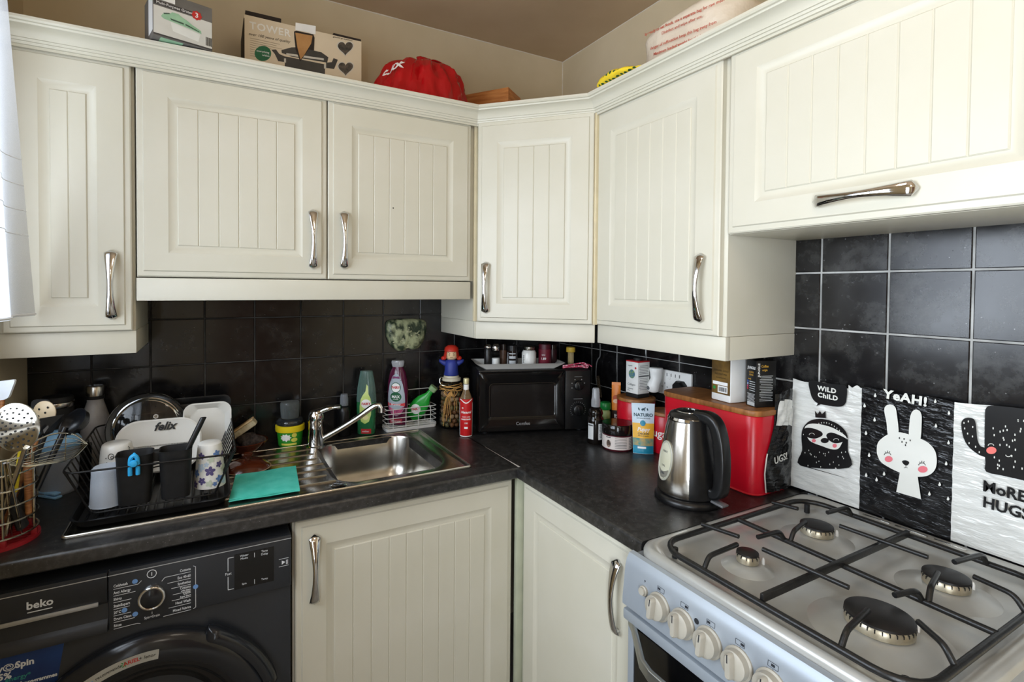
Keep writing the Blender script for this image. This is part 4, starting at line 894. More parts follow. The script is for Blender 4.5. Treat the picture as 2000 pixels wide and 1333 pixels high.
# --------------------------------------------------------- utensil basket with its utensils
UB = Vector((-1.818, -.493, Z0)); ur = .064
ub = thing('utensil_basket', 'steel wire utensil basket on a red base at the left end of the worktop', 'basket', UB)
REDP = mat('red_plastic', '#a8202c', .35, col2='#97202a')
m = M(); m.loft([z3(ell(ur+.004, ur+.004, 40), 0), z3(ell(ur+.004, ur+.004, 40), .007), z3(ell(ur-.006, ur-.006, 40), .008), z3(ell(ur-.006, ur-.006, 40), .004)], False, False); m.loft([z3(ell(ur+.004, ur+.004, 40), 0), z3(ell(ur-.006, ur-.006, 40), .0)], False, False)
bs_ = obj('base_ring', m, REDP, ub)
for k in range(9):
    x = -.054+.0135*k; hl = math.sqrt((ur-.004)**2-x*x); obj('base_slat', M().box(-hl, hl, x-.002, x+.002, .001, .006), REDP, bs_, smooth=0)
for k in range(6): obj('wire_ring', M().tube([(ur*math.cos(t), ur*math.sin(t), .022+.0322*k) for t in [2*PI*i/40 for i in range(40)]], .0019, 6, True), WIRES, ub)
for k in range(6):
    a = math.radians(-20+60*k-48); c_, s_ = math.cos(a)*(ur-.003), math.sin(a)*(ur-.003)
    obj('upright_wire', M().tube([(c_, s_, .006), (c_, s_, .1835)], .0022, 6), WIRES, ub); obj('wire_socket', M().box(c_-.005, c_+.005, s_-.005, s_+.005, .003, .020, .001), REDP, ub)
def utensil(name, label, cat, head, foot):
    return thing(name, label, cat, UB+Vector(foot))
def rod(t, name, p, q, r0, r1, mt, flat=1):
    o = t.location; P = [Vector(p).lerp(Vector(q), k/4)-o for k in range(5)]; obj(name, M().tube(P, [r0+(r1-r0)*k/4 for k in range(5)], 10, flat=flat), mt, t)
GRP = None
# perforated skimmer
sc_ = PY(28, 836, -.56); t = utensil('skimmer', 'round perforated steel skimmer standing in the utensil basket, nearest the viewer', 'skimmer', 0, (.005, -.02, .012))
nv = (CAM-sc_).normalized(); TS_ = frame(sc_, _r*1.0+_u*.25, _u)
HB = mat('polished_steel', '#cfcac0', .14, 1, col2='#b9b1a2', scale=30)
nr_, na = 12, 48; R0 = .046
def bowl(rho, a): return (R0*rho*math.cos(a), R0*rho*math.sin(a)*.98, .012*(1-rho*rho)-.004)
m = M(); m.lathe([(0, .009)]+[(R0*k/10, .012*(1-(k/10)**2)-.003) for k in range(1, 11)]+[(R0+.003, -.003), (R0+.003, -.005), (R0, -.005)]+[(R0*k/10, .012*(1-(k/10)**2)-.005) for k in range(9, 0, -1)]+[(0, .007)], 48, T=TS_)
bw = wobj('bowl', m, HB, t, 60)
for i, (rho, cnt) in enumerate(((0, 1), (.24, 6), (.46, 11), (.68, 16), (.86, 20))):
    for k in range(cnt):
        a = 2*PI*k/cnt+i*.3; p = bowl(rho, a); hq = M(); hq.lathe([(.0021, .0006), (.0021, -.003), (0, -.003), ], 8, T=TS_ @ Matrix.Translation((p[0], p[1], p[2]+.0014))); hq.lathe([(0, .0006), (.0021, .0006)], 8, T=TS_ @ Matrix.Translation((p[0], p[1], p[2]+.0014)))
        wobj('hole', hq, DARK, bw, 0)
edge_ = sc_+_r*.022-_u*.041
rod(t, 'handle', edge_, UB+Vector((.0, -.02, .02)), .0045, .004, HB)
# wire spider strainer reaching out to the right
t = utensil('wire_strainer', 'flat oval wire strainer leaning out of the basket towards the dish rack', 'strainer', 0, (.02, .01, .02))
Uq = smoothpath([PY(10, 908, -.53), PY(45, 876, -.49), PY(98, 850, -.44), PY(142, 848, -.41), PY(170, 868, -.40)], 6); Lq = smoothpath([PY(10, 908, -.53), PY(45, 912, -.53), PY(95, 906, -.51), PY(140, 896, -.47), PY(170, 868, -.40)], 6)
wobj('outer_wire', M().tube(Uq[:-1]+Lq[::-1][:-1], .0019, 6, True), WIRES, t)
for w in (.12, .24, .36, .48, .60, .72, .84): wobj('inner_wire', M().tube([a_.lerp(b_, w)+Vector((0, 0, -.016*math.sin(PI*i/24)*math.sin(PI*w))) for i, (a_, b_) in enumerate(zip(Uq, Lq))][1:-1], .0009, 5), WIRES, t)
for i in (8, 16): wobj('cross_wire', M().tube([Uq[i].lerp(Lq[i], w)+Vector((0, 0, -.016*math.sin(PI*i/24)*math.sin(PI*w)-.001)) for w in (0, .25, .5, .75, 1)], .0012, 5), WIRES, t)
wobj('handle', M().tube(smoothpath([Uq[0], UB+Vector((.02, .0, .13)), UB+Vector((.03, .012, .02))], 6), .0032, 8), WIRES, t)
# ladle
t = utensil('ladle', 'deep black nylon ladle standing at the right of the utensil basket', 'ladle', 0, (.030, .02, .012))
lc = PY(146, 826, -.40); TLd = frame(lc, _r*.8+_u*.6, _u*.75-_r*.3+_f*.45)
NYL = mat('black_nylon', '#15171b', .28, col2='#1a1c21')
m = M(); m.lathe([(.0, -.022), (.018, -.019), (.030, -.008), (.034, .006), (.0355, .0065), (.033, .004), (.029, -.006), (.016, -.016), (0, -.018)], 36, T=TLd @ Matrix.Diagonal((1.15, .78, 1, 1)))
wobj('bowl', m, NYL, t, 60)
rod(t, 'handle', lc-_r*.022-_u*.012, UB+Vector((.030, .02, .02)), .0065, .006, NYL)
# slotted turner
t = utensil('turner', 'black nylon slotted turner standing behind the perforated skimmer', 'turner', 0, (.01, .02, .012))
c = [PY(78, 818, -.45), PY(125, 810, -.43), PY(103, 845, -.43), PY(70, 858, -.45)]
m = M(); nn = (c[1]-c[0]).cross(c[3]-c[0]).normalized()*.0012; m.loft([[p-nn for p in c], [p+nn for p in c]]); tb = wobj('blade', m, NYL, t, 0)
sl_ = [PY(84, 840, -.4515), PY(94, 831, -.4475), PY(95, 835, -.447), PY(86, 848, -.451)]
m = M(); m.add([p+(CAM-p).normalized()*.004 for p in sl_], [(0, 1, 2, 3)]); wobj('slot', m, mat('slot_grey', '#6d6f72', .5), tb, 0)
rod(t, 'handle', (c[2]+c[3])/2, UB+Vector((.012, .02, .02)), .006, .0055, NYL)
# tan slotted spoon
t = utensil('slotted_spoon', 'tan beige slotted spoon standing behind the black turner', 'spoon', 0, (.0, .03, .012))
TANP = mat('tan_plastic', '#c9b79a', .4, col2='#bda989'); tcn = PY(86, 806, -.40); TT = frame(tcn, _r, _u)
m = M(); m.lathe([(0, .004), (.018, .003), (.026, -.001), (.026, -.003), (0, .0005)], 28, T=TT); sb = wobj('bowl', m, TANP, t, 60)
for a, b_ in ((-.008, .008), (.006, .000), (-.010, -.008), (.012, .012)):
    m = M(); pdisc(m, ell(.0026, .0026, 10, a, b_), TT, .0042, 1); wobj('hole', m, DARK, sb, 0)
rod(t, 'handle', tcn-_u*.024, UB+Vector((.0, .03, .02)), .005, .005, WOOD)
# dark spatula, white spatula
t = utensil('spatula', 'dark grey rounded spatula at the back of the utensil basket', 'spatula', 0, (-.01, .045, .012))
DG = mat('dark_grey_nylon', '#34373c', .4); dc_ = PY(80, 793, -.35); TT = frame(dc_, _r, _u)
m = M(); m.loft([[tuple(TT @ Vector((a, b_, z))) for a, b_ in rr(.046, .030, .012, 4)] for z in (-.0015, .0015)]); wobj('blade', m, DG, t); rod(t, 'handle', dc_-_u*.014, UB+Vector((-.01, .045, .02)), .005, .005, DG)
t = utensil('spatula', 'pale white silicone spatula sticking up at the far left', 'spatula', 0, (-.02, .02, .012))
WS = mat('pale_silicone', '#dfe6f0', .45, sss=.1); c = [PY(-8, 746, -.42), PY(32, 741, -.42), PY(18, 778, -.42), PY(-8, 786, -.42)]
m = M(); nn = Vector((.001, .003, 0)); cc = fillet(c, .006, 3, True); m.loft([[p-nn for p in cc], [p+nn for p in cc]]); wobj('blade', m, WS, t, 30)
rod(t, 'handle', (c[2]+c[3])/2, UB+Vector((-.02, .02, .02)), .0045, .0045, WOOD)
# wooden spoon handle, yellow tape-wrapped tool, dark handles
t = utensil('wooden_spoon', 'pale wooden spoon handle standing inside the right of the utensil basket', 'spoon', 0, (.045, .0, .012))
rod(t, 'handle', PY(55, 905, -.46), UB+Vector((.052, -.012, .05)), .0085, .006, WOOD)
t = utensil('kitchen_tool', 'yellow kitchen tool handle with black printing in the utensil basket', 'tool', 0, (.02, -.03, .012))
p, q_ = PY(40, 884, -.53), PY(30, 960, -.52); rod(t, 'handle', p, q_, .0085, .008, mat('yellow_plastic', '#dcc52a', .4), .5)
m = M()
for k in range(3):
    o = p.lerp(q_, .08+.1*k)+(CAM-p).normalized()*.0092; m.add([o-_r*.006, o+_r*.006, o+_r*.006-_u*.0022, o-_r*.006-_u*.0022], [(0, 1, 2, 3)])
wobj('printed_bars', m, BLACKI, t, 0); rod(t, 'shaft', q_, UB+Vector((.02, -.03, .02)), .004, .004, WIRES)
t = utensil('tongs', 'pair of steel tongs standing in the front of the utensil basket', 'tongs', 0, (.02, -.045, .012))
for dx_ in (-.008, .008): rod(t, 'arm', PY(12, 905, -.56)+Vector((dx_*.3, 0, 0)), UB+Vector((.038+dx_, -.032, .02)), .0042, .003, HB, .6)
t = utensil('kitchen_knife', 'broad black knife handle resting low in the utensil basket', 'knife', 0, (.035, -.02, .012))
rod(t, 'handle', UB+Vector((.012, -.03, .15)), UB+Vector((.045, -.022, .03)), .012, .017, BLACKM, .6)
t = utensil('peeler', 'pale green handled peeler low at the front of the utensil basket', 'peeler', 0, (.0, -.06, .012))
rod(t, 'handle', UB+Vector((-.016, -.058, .10)), UB+Vector((.0, -.056, .014)), .0075, .010, mat('pale_green_plastic', '#b8bda2', .4), .6)
# --------------------------------------------------------- behind the basket
jg = Vector((-1.776, -.222, Z0))
t, b1_ = turned('plastic_jug', 'translucent plastic jug behind the utensil basket', 'jug', jg, [('jug_body', [(0, 0), (.038, 0), (.041, .004), (.047, .128), (.049, .130), (.046, .131), (.0395, .006), (0, .004)], FROST)])
obj('rim_band', M().tube([(.0485*math.cos(a), .0485*math.sin(a), .13) for a in [2*PI*k/36 for k in range(36)]], .002, 6, True), FROST, t)
PBL = mat('pale_blue_plastic', '#8fbfe6', .4, col2='#82b4de')
obj('lid', M().lathe([(.0475, .118), (.0495, .134), (.044, .142), (.02, .158), (0, .16)], 32, T=frame((0, 0, 0), (1, 0, 0), (0, 1, 0))), PBL, t)
cl = PZ(98, 972, Z0); t = thing('clip', 'pale blue plastic bag clip lying on the worktop beside the basket', 'clip', (cl.x, cl.y, Z0), -.75)
obj('jaw', M().box(-.030, .030, -.009, .009, .0, .006, .002), PBL, t); obj('jaw', M().box(-.030, .026, -.008, .008, .0085, .0145, .002), PBL, t)
obj('spring', M().tube([(-.005, -.0092, .003), (-.005, -.0092, .0125), (-.005, .0092, .0125), (-.005, .0092, .003)], .0013, 6), PBL, t); obj('hinge', M().box(-.012, .0, -.0065, .0065, .005, .0095), PBL, t)
gb = Vector((-1.722, -.066, Z0)); MARB = mat('grey_marble_print', '#a19d9a', .4, col2='#7d7a78', scale=16, mix=1, contrast=(.4, .75), detail=8)
t, *_ = turned('drink_bottle', 'grey marbled steel drink bottle with steel cap by the tiles', 'bottle', gb, [('bottle_body', [(0, 0), (.033, 0), (.036, .004), (.036, .135), (.033, .155), (.024, .187), (.020, .200), (.020, .207), (0, .207)], MARB), ('cap_base', [(.0215, .2075), (.0220, .2075), (.0225, .217), (0, .217)], BLACKM), ('cap', [(.0215, .2172), (.0215, .243), (.019, .2465), (0, .247)], STEEL)])
kc = Vector((-1.806, -.085, Z0))
turned('canister', 'matt black canister with a steel band behind the utensils', 'canister', kc, [('canister_body', [(0, 0), (.036, 0), (.038, .004), (.038, .196), (0, .196)], BLACKM), ('steel_band', [(.0385, .197), (.0392, .199), (.0392, .208), (.0385, .21), (0, .21)], STEEL), ('lid', [(.037, .2105), (.037, .222), (.034, .226), (0, .226)], BLACKM)])
gt = PZ(168, 905, Z0)
turned('tumbler', 'dark glass tumbler standing beside the marbled drink bottle', 'tumbler', Vector((-1.738, -.148, Z0)), [('tumbler_body', [(0, 0), (.018, 0), (.019, .003), (.021, .098), (.0195, .098), (.0175, .008), (0, .006)], glassy('dark_glass', '#1a1c1e', .55, .05))])
# --------------------------------------------------------- brown pots, scourers, cloth
BRN = mat('brown_glaze', '#3a170d', .14, col2='#552410', scale=14, mix=1, coat=.4); CLAY = mat('bare_clay_rim', '#b79a7a', .6)
bd = Vector((-1.325, -.092, .9036))
t = thing('brown_dish', 'brown glazed pottery dish holding the scourers behind the drainer', 'dish', bd)
obj('dish_body', M().lathe([(0, 0), (.034, 0), (.037, .004), (.062, .024), (.069, .034), (.067, .036), (.058, .027), (.03, .010), (0, .009)], 44), BRN, t, smooth=60)
obj('knob_foot', M().lathe([(0, .001), (.012, .001), (.014, .003)], 24), BRN, t)
ll = Vector((-1.329, -.272, .9072))
t = thing('pottery_cover', 'domed brown glazed pot lid lying on the drainer in front of the brown dish', 'lid', ll)
obj('lid_dome', M().lathe([(.063, .002), (.058, .010), (.040, .020), (.015, .025), (.010, .026)], 44), BRN, t, smooth=60)
obj('rim', M().lathe([(.0635, .0), (.0645, .001), (.0635, .0025), (.058, .001), (.0635, .0)], 44), CLAY, t)
obj('knob', M().lathe([(.010, .0255), (.009, .030), (.015, .036), (.0155, .040), (.012, .042), (.008, .0395), (0, .039)], 28), BRN, t, smooth=60)
def blob(rx, ry, rz, amp, seed, nu=22, nv=14, zmin=None):
    m = M(); rnd = random.Random(seed); ph = [rnd.uniform(0, 6) for _ in range(6)]
    prof = []; 
    def fn(u, v):
        a, b_ = 2*PI*u, PI*(v-.5); k = 1+amp*(math.sin(3*a+ph[0]+2*b_)+.6*math.sin(5*a+ph[1]-3*b_)+.5*math.sin(9*a+ph[2])*math.cos(4*b_+ph[3]))
        p = (rx*k*math.cos(b_)*math.cos(a), ry*k*math.cos(b_)*math.sin(a), rz*k*math.sin(b_)); return p if zmin is None else (p[0], p[1], max(p[2], zmin))
    return m.grid(nu, nv, fn)
WOOLM = mat('rusty_steel_wool', '#4b3f39', .7, .3, col2='#241e1c', scale=120, mix=1, bump=1, bscale=170, bdist=.004)
t = tag(obj('steel_wool', blob(.044, .030, .023, .10, 3, 36, 20), WOOLM, None, bd+Vector((.014, -.016, .036)), (0, .1, -.2), smooth=70), 'dark brown steel wool pad in the brown pottery dish', 'scourer')
t = thing('sponge', 'worn cream and orange sponge leaning on the steel wool in the brown dish', 'sponge', bd+Vector((-.010, .010, .070)))
t.rotation_euler = (0, -.60, -.2)
obj('sponge_foam', M().box(-.048, .048, -.018, .018, -.013, .006, .004), mat('cream_sponge', '#d9cfb4', .9, col2='#b9ad8a', scale=60, mix=1, bump=.6, bscale=220), t)
obj('sponge_layer', M().box(-.0475, .0475, -.0178, .0178, .0062, .012, .002), mat('orange_sponge', '#d9a24e', .9, col2='#e2c9a0', scale=25, mix=1, bump=.6, bscale=220), t)
q = [Vector((-1.385, -.512, 0)), Vector((-1.219, -.520, 0)), Vector((-1.203, -.334, 0)), Vector((-1.364, -.338, 0))]
TQ = mat('turquoise_cloth', '#3fb7a4', .85, col2='#52c4b2', scale=30, mix=1, bump=.5, bscale=500, bdist=.001)
cl_ = thing('dishcloth', 'folded turquoise cleaning cloth lying on the drainer by the sink bowl', 'cloth', (-1.29, -.43, .9068)); cen = Vector((-1.29, -.43, 0))
for k, (dz, sc) in enumerate(((0, 1), (.0028, .992))):
    def cf(u, v, z=0):
        p = (q[0]*(1-u)+q[1]*u)*(1-v)+(q[3]*(1-u)+q[2]*u)*v-cen; return (p.x*sc+.001*k, p.y*sc+.002*k, dz+z+.0008*math.sin(u*9+k)+.0007*math.sin(v*8))
    m = M(); m.grid(14, 14, lambda u, v: cf(u, v, .0)); m.grid(14, 14, lambda u, v: cf(u, v, .0022)); rim_ = [(i/14, 0) for i in range(15)]+[(1, i/14) for i in range(1, 15)]+[(1-i/14, 1) for i in range(1, 15)]+[(0, 1-i/14) for i in range(1, 14)]
    m.loft([[cf(u, v, 0) for u, v in rim_], [cf(u, v, .0022) for u, v in rim_]], False, False); obj('cloth_layer', m, TQ, cl_, smooth=50)
# --------------------------------------------------------- between tap and microwave
yt = Vector((-1.186, -.080, .9036)); YEL = mat('yellow_lid_plastic', '#e8cf1e', .35); GRN = mat('green_label', '#2f9a2c', .4, col2='#288a28')
t, tb, yl, = turned('tub', 'round green-labelled tub with a bright yellow lid behind the drainer', 'tub', yt, [('tub_body', [(0, 0), (.036, 0), (.038, .003), (.042, .052), (0, .052)], GRN), ('lid', [(.0462, .050), (.0470, .052), (.0470, .068), (.0445, .070), (0, .070)], YEL)])
a0 = camang(yt); ctub = lambda z: .0381+.0040*z/.052
def LT(x, z): return lambda p: T_wrap(.04, a0, z, ctub)((p[0]+x, p[1], p[2]))
m = M(); pts = []
for k in range(18): r_ = .011 if k % 2 else .0155; pts.append((1.25*r_*math.cos(k*PI/9), .85*r_*math.sin(k*PI/9)))
pdisc(m, pts, LT(-.0145, .033), .0005, 2); obj('label_burst', m, PAPERW, tb, smooth=0)
m = M(); pdisc(m, ell(.0085, .0075, 16), LT(.0135, .0405), .0005, 2); pdisc(m, [(.010*math.cos(a)*1.05, .007*math.sin(a)) for a in [k*.4 for k in range(16)]], LT(.0135, .0245), .0005, 2); patch(m, .05, .0065, LT(-.004, .0105), .0005, 10, 1); obj('label_lemons', m, mat('lemon_print', '#d9d65a', .5), tb, smooth=0)
texts(tb, [('Lemon', .0105, LT(-.0155, .0375), dict(bold=.0008)), ('Fresh', .0100, LT(-.0155, .0275), dict(bold=.0008))], REDI)
text(tb, 'citrus', .0055, LT(.0135, .0405), mat('orange_print', '#d9762a', .5), bold=.0002)
jg2 = yt+Vector((0, 0, .0705))
turned('glass_jar', 'empty clear glass jar, upside down on the yellow-lidded tub', 'jar', jg2, [('jar_collar', [(.042, 0), (.0435, .002), (.0435, .012), (.036, .020), (.030, .022), (.028, .020), (.034, .016), (.040, .01), (.040, 0)], glassy('smoke_glass', '#2e3235', .5, .08)), ('jar_body', [(.0285, .0225), (.029, .026), (.031, .05), (.0315, .068), (.029, .0745), (0, .0755), (0, .0735), (.0275, .072), (.029, .05), (.0265, .0225)], glassy('hazy_glass', '#8d9494', .14, .06))])
bb_ = Vector((-.995, -.042, Z0))
turned('spray_bottle', 'dark slim bottle with a clear cap in the shade behind the tap', 'bottle', bb_, [('bottle_body', [(0, 0), (.022, 0), (.0235, .003), (.0235, .09), (.018, .104), (.013, .108), (0, .108)], BLACKP), ('cap', [(.0145, .109), (.0145, .135), (.012, .150), (0, .151)], glassy('smoke_cap', '#9aa0a8', .4, .1))])
# flat oval bottles
def flatbottle(prof, n=28, p=2.3):
    """prof: (half width, half depth, z)"""
    R = []
    for a, b_, z in prof:
        R.append([(a*math.copysign(abs(math.cos(t))**(2/p), math.cos(t)), b_*math.copysign(abs(math.sin(t))**(2/p), math.sin(t)), z) for t in [2*PI*k/n for k in range(n)]])
    return M().loft(R)
def interp(prof, z):
    for (a, b_, z0), (c, d, z1) in zip(prof, prof[1:]):
        if z0 <= z <= z1: k = (z-z0)/max(z1-z0, 1e-6); return a+(c-a)*k, b_+(d-b_)*k
    return prof[-1][:2]
def T_front(prof, p=2.3):
    def fn(q):
        a, b_ = interp(prof, q[1]); x = max(-.98, min(.98, q[0]/a)); return (q[0], -b_*(1-abs(x)**p)**(1/p)-q[2]-.0003, q[1])
    return fn
def shift(T, dx, dz): return lambda p: T((p[0]+dx, p[1]+dz, p[2]))
RED2 = mat('bright_red_print', '#c3262e', .45); DKG = mat('dark_green_print', '#0f5a35', .45); LIM = mat('lime_print', '#b9cf6b', .45, col2='#cfdc8e', scale=30, mix=1)
GP = [(.030, .019, 0), (.033, .022, .004), (.0325, .022, .03), (.035, .023, .085), (.036, .023, .13), (.033, .021, .17), (.028, .018, .20), (.024, .016, .222), (.022, .015, .232), (.0, .0, .2325)]
gf = Vector((-.918, -.060, Z0)); t = thing('washing_up_bottle', 'upright green washing-up liquid bottle beside the dark bottle, outside the caddy', 'bottle', gf, facing(gf)-.25, 'washing-up liquid bottles')
GLIQ = mat('green_liquid', '#2f7a4c', .12, col2='#3a8a58', trans=.35); GCL = glassy('green_tint_plastic', '#6f8f86', .4, .1)
lo = [q for q in GP if q[2] <= .12]+[(.0358, .023, .12)]; up = [(.0358, .023, .1205)]+[q for q in GP if q[2] > .125]
go = obj('bottle_body', flatbottle(lo), GLIQ, t, smooth=60); obj('bottle_shoulder', flatbottle(up), GCL, t, smooth=60)
TG = T_front(GP); m = M(); pdisc(m, [(x*.9, z) for x, z in ((-.016, .05), (.0, .042), (.016, .05), (.024, .075), (.026, .11), (.022, .135), (.014, .15), (.012, .178), (.006, .186), (.002, .16), (-.010, .145), (-.018, .13), (-.022, .105), (-.022, .075))], TG, .0005, 4); lb = obj('front_label', m, LIM, t, smooth=0)
m = M(); pdisc(m, ell(.018, .0165, 24, .004, .115), TG, .0009, 3); obj('label_disc', m, PAPERW, lb, smooth=0)
text(lb, 'FAIRY', .0155, shift(TG, .004, .115), RED2, bold=.0006, sx=.85) if False else obj('lettering', put(M(), *textmesh('FAIRY', .0125, bold=.0010), lambda p: TG((p[0]+.004, p[1]+.115, p[2]+.0013))), RED2, lb, smooth=0)
m = M(); pdisc(m, ell(.012, .009, 16, .002, .066), TG, .0009, 2); obj('label_lemon', m, mat('cream_yellow_print', '#e6dfa0', .5), lb, smooth=0)
obj('red_sticker', put(M(), [(-.014+x*.036, z, .0012) for x in (0, .25, .5, .75, 1) for z in (.006, .024)], [(2*i, 2*i+2, 2*i+3, 2*i+1) for i in range(4)], TG), RED2, t, smooth=0)
obj('lettering', put(M(), *textmesh('antibac', .0085, bold=.0002), lambda p: TG((p[0]+.003, p[1]+.015, p[2]+.0016))), PAPERW, t, smooth=0)
# wire caddy with its white tray
CD = Vector((-.748, -.052, Z0)); cdw, cdd = .205, .066
cdy = thing('sink_caddy', 'white wire sink caddy on a drip tray behind the sink bowl', 'caddy', CD)
m = M(); m.loft([z3(rr(cdw-.006, cdd-.006, .010, 4), 0), z3(rr(cdw, cdd, .012, 4), .012), z3(rr(cdw-.004, cdd-.004, .011, 4), .012), z3(rr(cdw-.010, cdd-.010, .009, 4), .004)]); obj('drip_tray', m, WHITEP, cdy)
for k in range(5): obj('wire_ring', M().tube(z3(rr(cdw-.006, cdd-.006, .008, 4), .0165+.0165*k), .0016, 6, True), WIREW, cdy)
for x in (-.075, -.025, .025, .075):
    for y in (-.0295, .0295): obj('upright_wire', M().tube([(x, y, .005), (x, y, .082)], .0014, 6), WIREW, cdy)
for k in range(9): obj('floor_wire', M().tube([(-.085+.021*k, -.029, .0165), (-.085+.021*k, .029, .0165)], .0011, 5), WIREW, cdy)
obj('hanging_loop', M().tube(fillet([(-.012, .031, .06), (-.012, .031, .140), (.096, .031, .140), (.096, .031, .06)], .006, 3), .0016, 6), WIREW, cdy)
PP_ = [(.034, .017, 0), (.037, .020, .004), (.038, .021, .04), (.040, .022, .09), (.0405, .022, .13), (.037, .021, .17), (.030, .018, .20), (.022, .015, .213), (.020, .013, .22), (0, 0, .2205)]
pf = CD+Vector((-.046, .004, .0185)); t = thing('washing_up_bottle', 'tall purple washing-up liquid bottle standing in the white caddy', 'bottle', pf, facing(pf)-.35, 'washing-up liquid bottles')
obj('bottle_body', flatbottle(PP_), mat('plum_liquid', '#4b1530', .14, col2='#5a1b3a'), t, smooth=60)
obj('cap', flatbottle([(.021, .014, .2195), (.022, .015, .222), (.025, .016, .236), (.023, .015, .242), (0, 0, .2425)]), glassy('clear_cap', '#cfd2d6', .4, .1), t, smooth=60)
TP_ = T_front(PP_); m = M(); pdisc(m, [(x, z) for x, z in ((0, .035), (.018, .042), (.029, .06), (.034, .09), (.0325, .12), (.026, .155), (.014, .185), (0, .197), (-.014, .185), (-.026, .155), (-.0325, .12), (-.034, .09), (-.029, .06), (-.018, .042))], TP_, .0005, 5); lb = obj('front_label', m, mat('silver_lilac_print', '#a9b4bd', .4, col2='#97a2ae', scale=12), t, smooth=0)
m = M(); pdisc(m, [(x, z) for x, z in ((-.0335, .085), (.0335, .085), (.0335, .0725), (-.0325, .0725))], TP_, .0010, 3); obj('red_band', m, mat('coral_red_print', '#d8434a', .45), lb, smooth=0)
m = M(); pdisc(m, [(x, z) for x, z in ((-.031, .0715), (.031, .0715), (.026, .055), (.016, .0425), (0, .037), (-.016, .0425), (-.026, .055))], TP_, .0010, 3); obj('fruit_print', m, mat('berry_print', '#8c2f6a', .5, col2='#d9688a', scale=90, mix=1), lb, smooth=0)
m = M(); pdisc(m, ell(.0195, .0195, 24, 0, .143), TP_, .0010, 3); pdisc(m, ell(.022, .018, 24, 0, .108), TP_, .0009, 3); obj('green_disc', m, DKG, lb, smooth=0)
m = M(); pdisc(m, ell(.017, .017, 24, 0, .143), TP_, .0014, 3); obj('white_disc', m, PAPERW, lb, smooth=0)
def flt(parent, body, size, T, x, z, mt, lift=.0018, **k): return obj('lettering', put(M(), *textmesh(body, size, **k), lambda p: T((p[0]+x, p[1]+z, p[2]+lift))), mt, parent, smooth=0)
flt(lb, 'FAIRY', .0125, TP_, 0, .143, RED2, bold=.0012); flt(lb, 'MAX', .0145, TP_, 0, .108, PAPERW, bold=.0010); flt(lb, 'POWER', .006, TP_, 0, .0985, PAPERW); flt(lb, '5X power', .0095, TP_, 0, .0787, PAPERW, .0016, bold=.0003)
m = M(); pdisc(m, [(-.015, .176), (.015, .176), (.013, .185), (-.013, .185)], TP_, .0010, 2); obj('purple_band', m, mat('magenta_print', '#7c2560', .5), lb, smooth=0)
obj('red_sticker', put(M(), [(-.024+x*.048, z, .0012) for x in (0, .25, .5, .75, 1) for z in (.008, .025)], [(2*i, 2*i+2, 2*i+3, 2*i+1) for i in range(4)], TP_), mat('plum_red_print', '#a3283c', .5), t, smooth=0)
flt(t, 'ultrapower', .0088, TP_, 0, .0165, PAPERW, .0016)
gl = CD+Vector((.041, .001, .079)); t = thing('washing_up_bottle', 'green washing-up bottle lying tilted, head down, in the right of the caddy', 'bottle', gl, 0, 'washing-up liquid bottles')
t.rotation_euler = (.06, .66, facing(gl)-.25)
QP = [(.022, .012, -.058), (.028, .017, -.052), (.034, .019, -.025), (.034, .019, .005), (.027, .016, .03), (.016, .012, .05), (.012, .010, .058), (.010, .008, .078), (0, 0, .0785)]
obj('bottle_body', flatbottle(QP), mat('bright_green_plastic', '#1f8f2f', .25, col2='#28a23a'), t, smooth=60); TQ_ = T_front(QP)
obj('cap', flatbottle([(.012, .010, .0788), (.015, .012, .080), (.016, .012, .098), (0, 0, .0985)]), mat('pale_green_cap', '#8fae7f', .4), t, smooth=60)
m = M(); pdisc(m, ell(.0195, .0195, 24, -.003, -.012), TQ_, .0006, 3); lb = obj('front_label', m, PAPERW, t, smooth=0)
obj('lettering', put(M(), *textmesh('FAIRY', .0130, bold=.0010), lambda p: TQ_((p[0]*.72+p[1]*.69-.003, -p[0]*-.69*-1*-1*1+p[1]*.72-.012 if False else p[0]*.69*1+p[1]*.72-.012, p[2]+.0012)) if False else TQ_((p[0]*.72-p[1]*.69-.003, p[0]*.69+p[1]*.72-.012, p[2]+.0012))), RED2, lb, smooth=0)
# --------------------------------------------------------- jar of nuts with raffia, figurine on top
jr = Vector((-.598, -.108, Z0))
t = thing('clip_top_jar', 'clip-top glass jar of brown nuts tied with raffia beside the microwave', 'jar', jr)
obj('jar_glass', M().lathe([(0, 0), (.041, 0), (.045, .004), (.046, .02), (.046, .128), (.041, .15), (.034, .162), (.034, .178), (.0315, .178), (.0315, .162), (.038, .15), (.0435, .128), (.0435, .02), (.040, .005), (0, .004)], 44), CLEAR, t, smooth=60)
obj('lid', M().lathe([(.033, .1795), (.037, .181), (.037, .190), (.030, .193), (.029, .200), (0, .2005)], 40), mat('cream_ceramic_lid', '#cfc8b2', .35), t)
obj('wire_clip', M().tube(smoothpath([(-.030, -.02, .165), (-.047, -.012, .168), (-.052, -.006, .182), (-.046, -.004, .196), (-.038, 0, .188)], 5), .0016, 6), WIRES, t)
RAF = mat('raffia', '#c79a58', .8, col2='#b38546', scale=60, mix=1); a0 = camang(jr); c0, s0 = math.cos(a0), math.sin(a0)
for k in range(7):
    z = .148+.003*k; rad = .044-.0008*k+.002
    obj('raffia_strand', M().tube([(rad*math.cos(a), rad*math.sin(a), z+.004*math.sin(2*a+k*1.7)) for a in [2*PI*i/28 for i in range(28)]], .0013, 5, True), RAF, t)
rnd = random.Random(9)
def onjar(x, z, o=0): a = a0+x/.048; return ((.0485+o)*math.cos(a), (.0485+o)*math.sin(a), z)
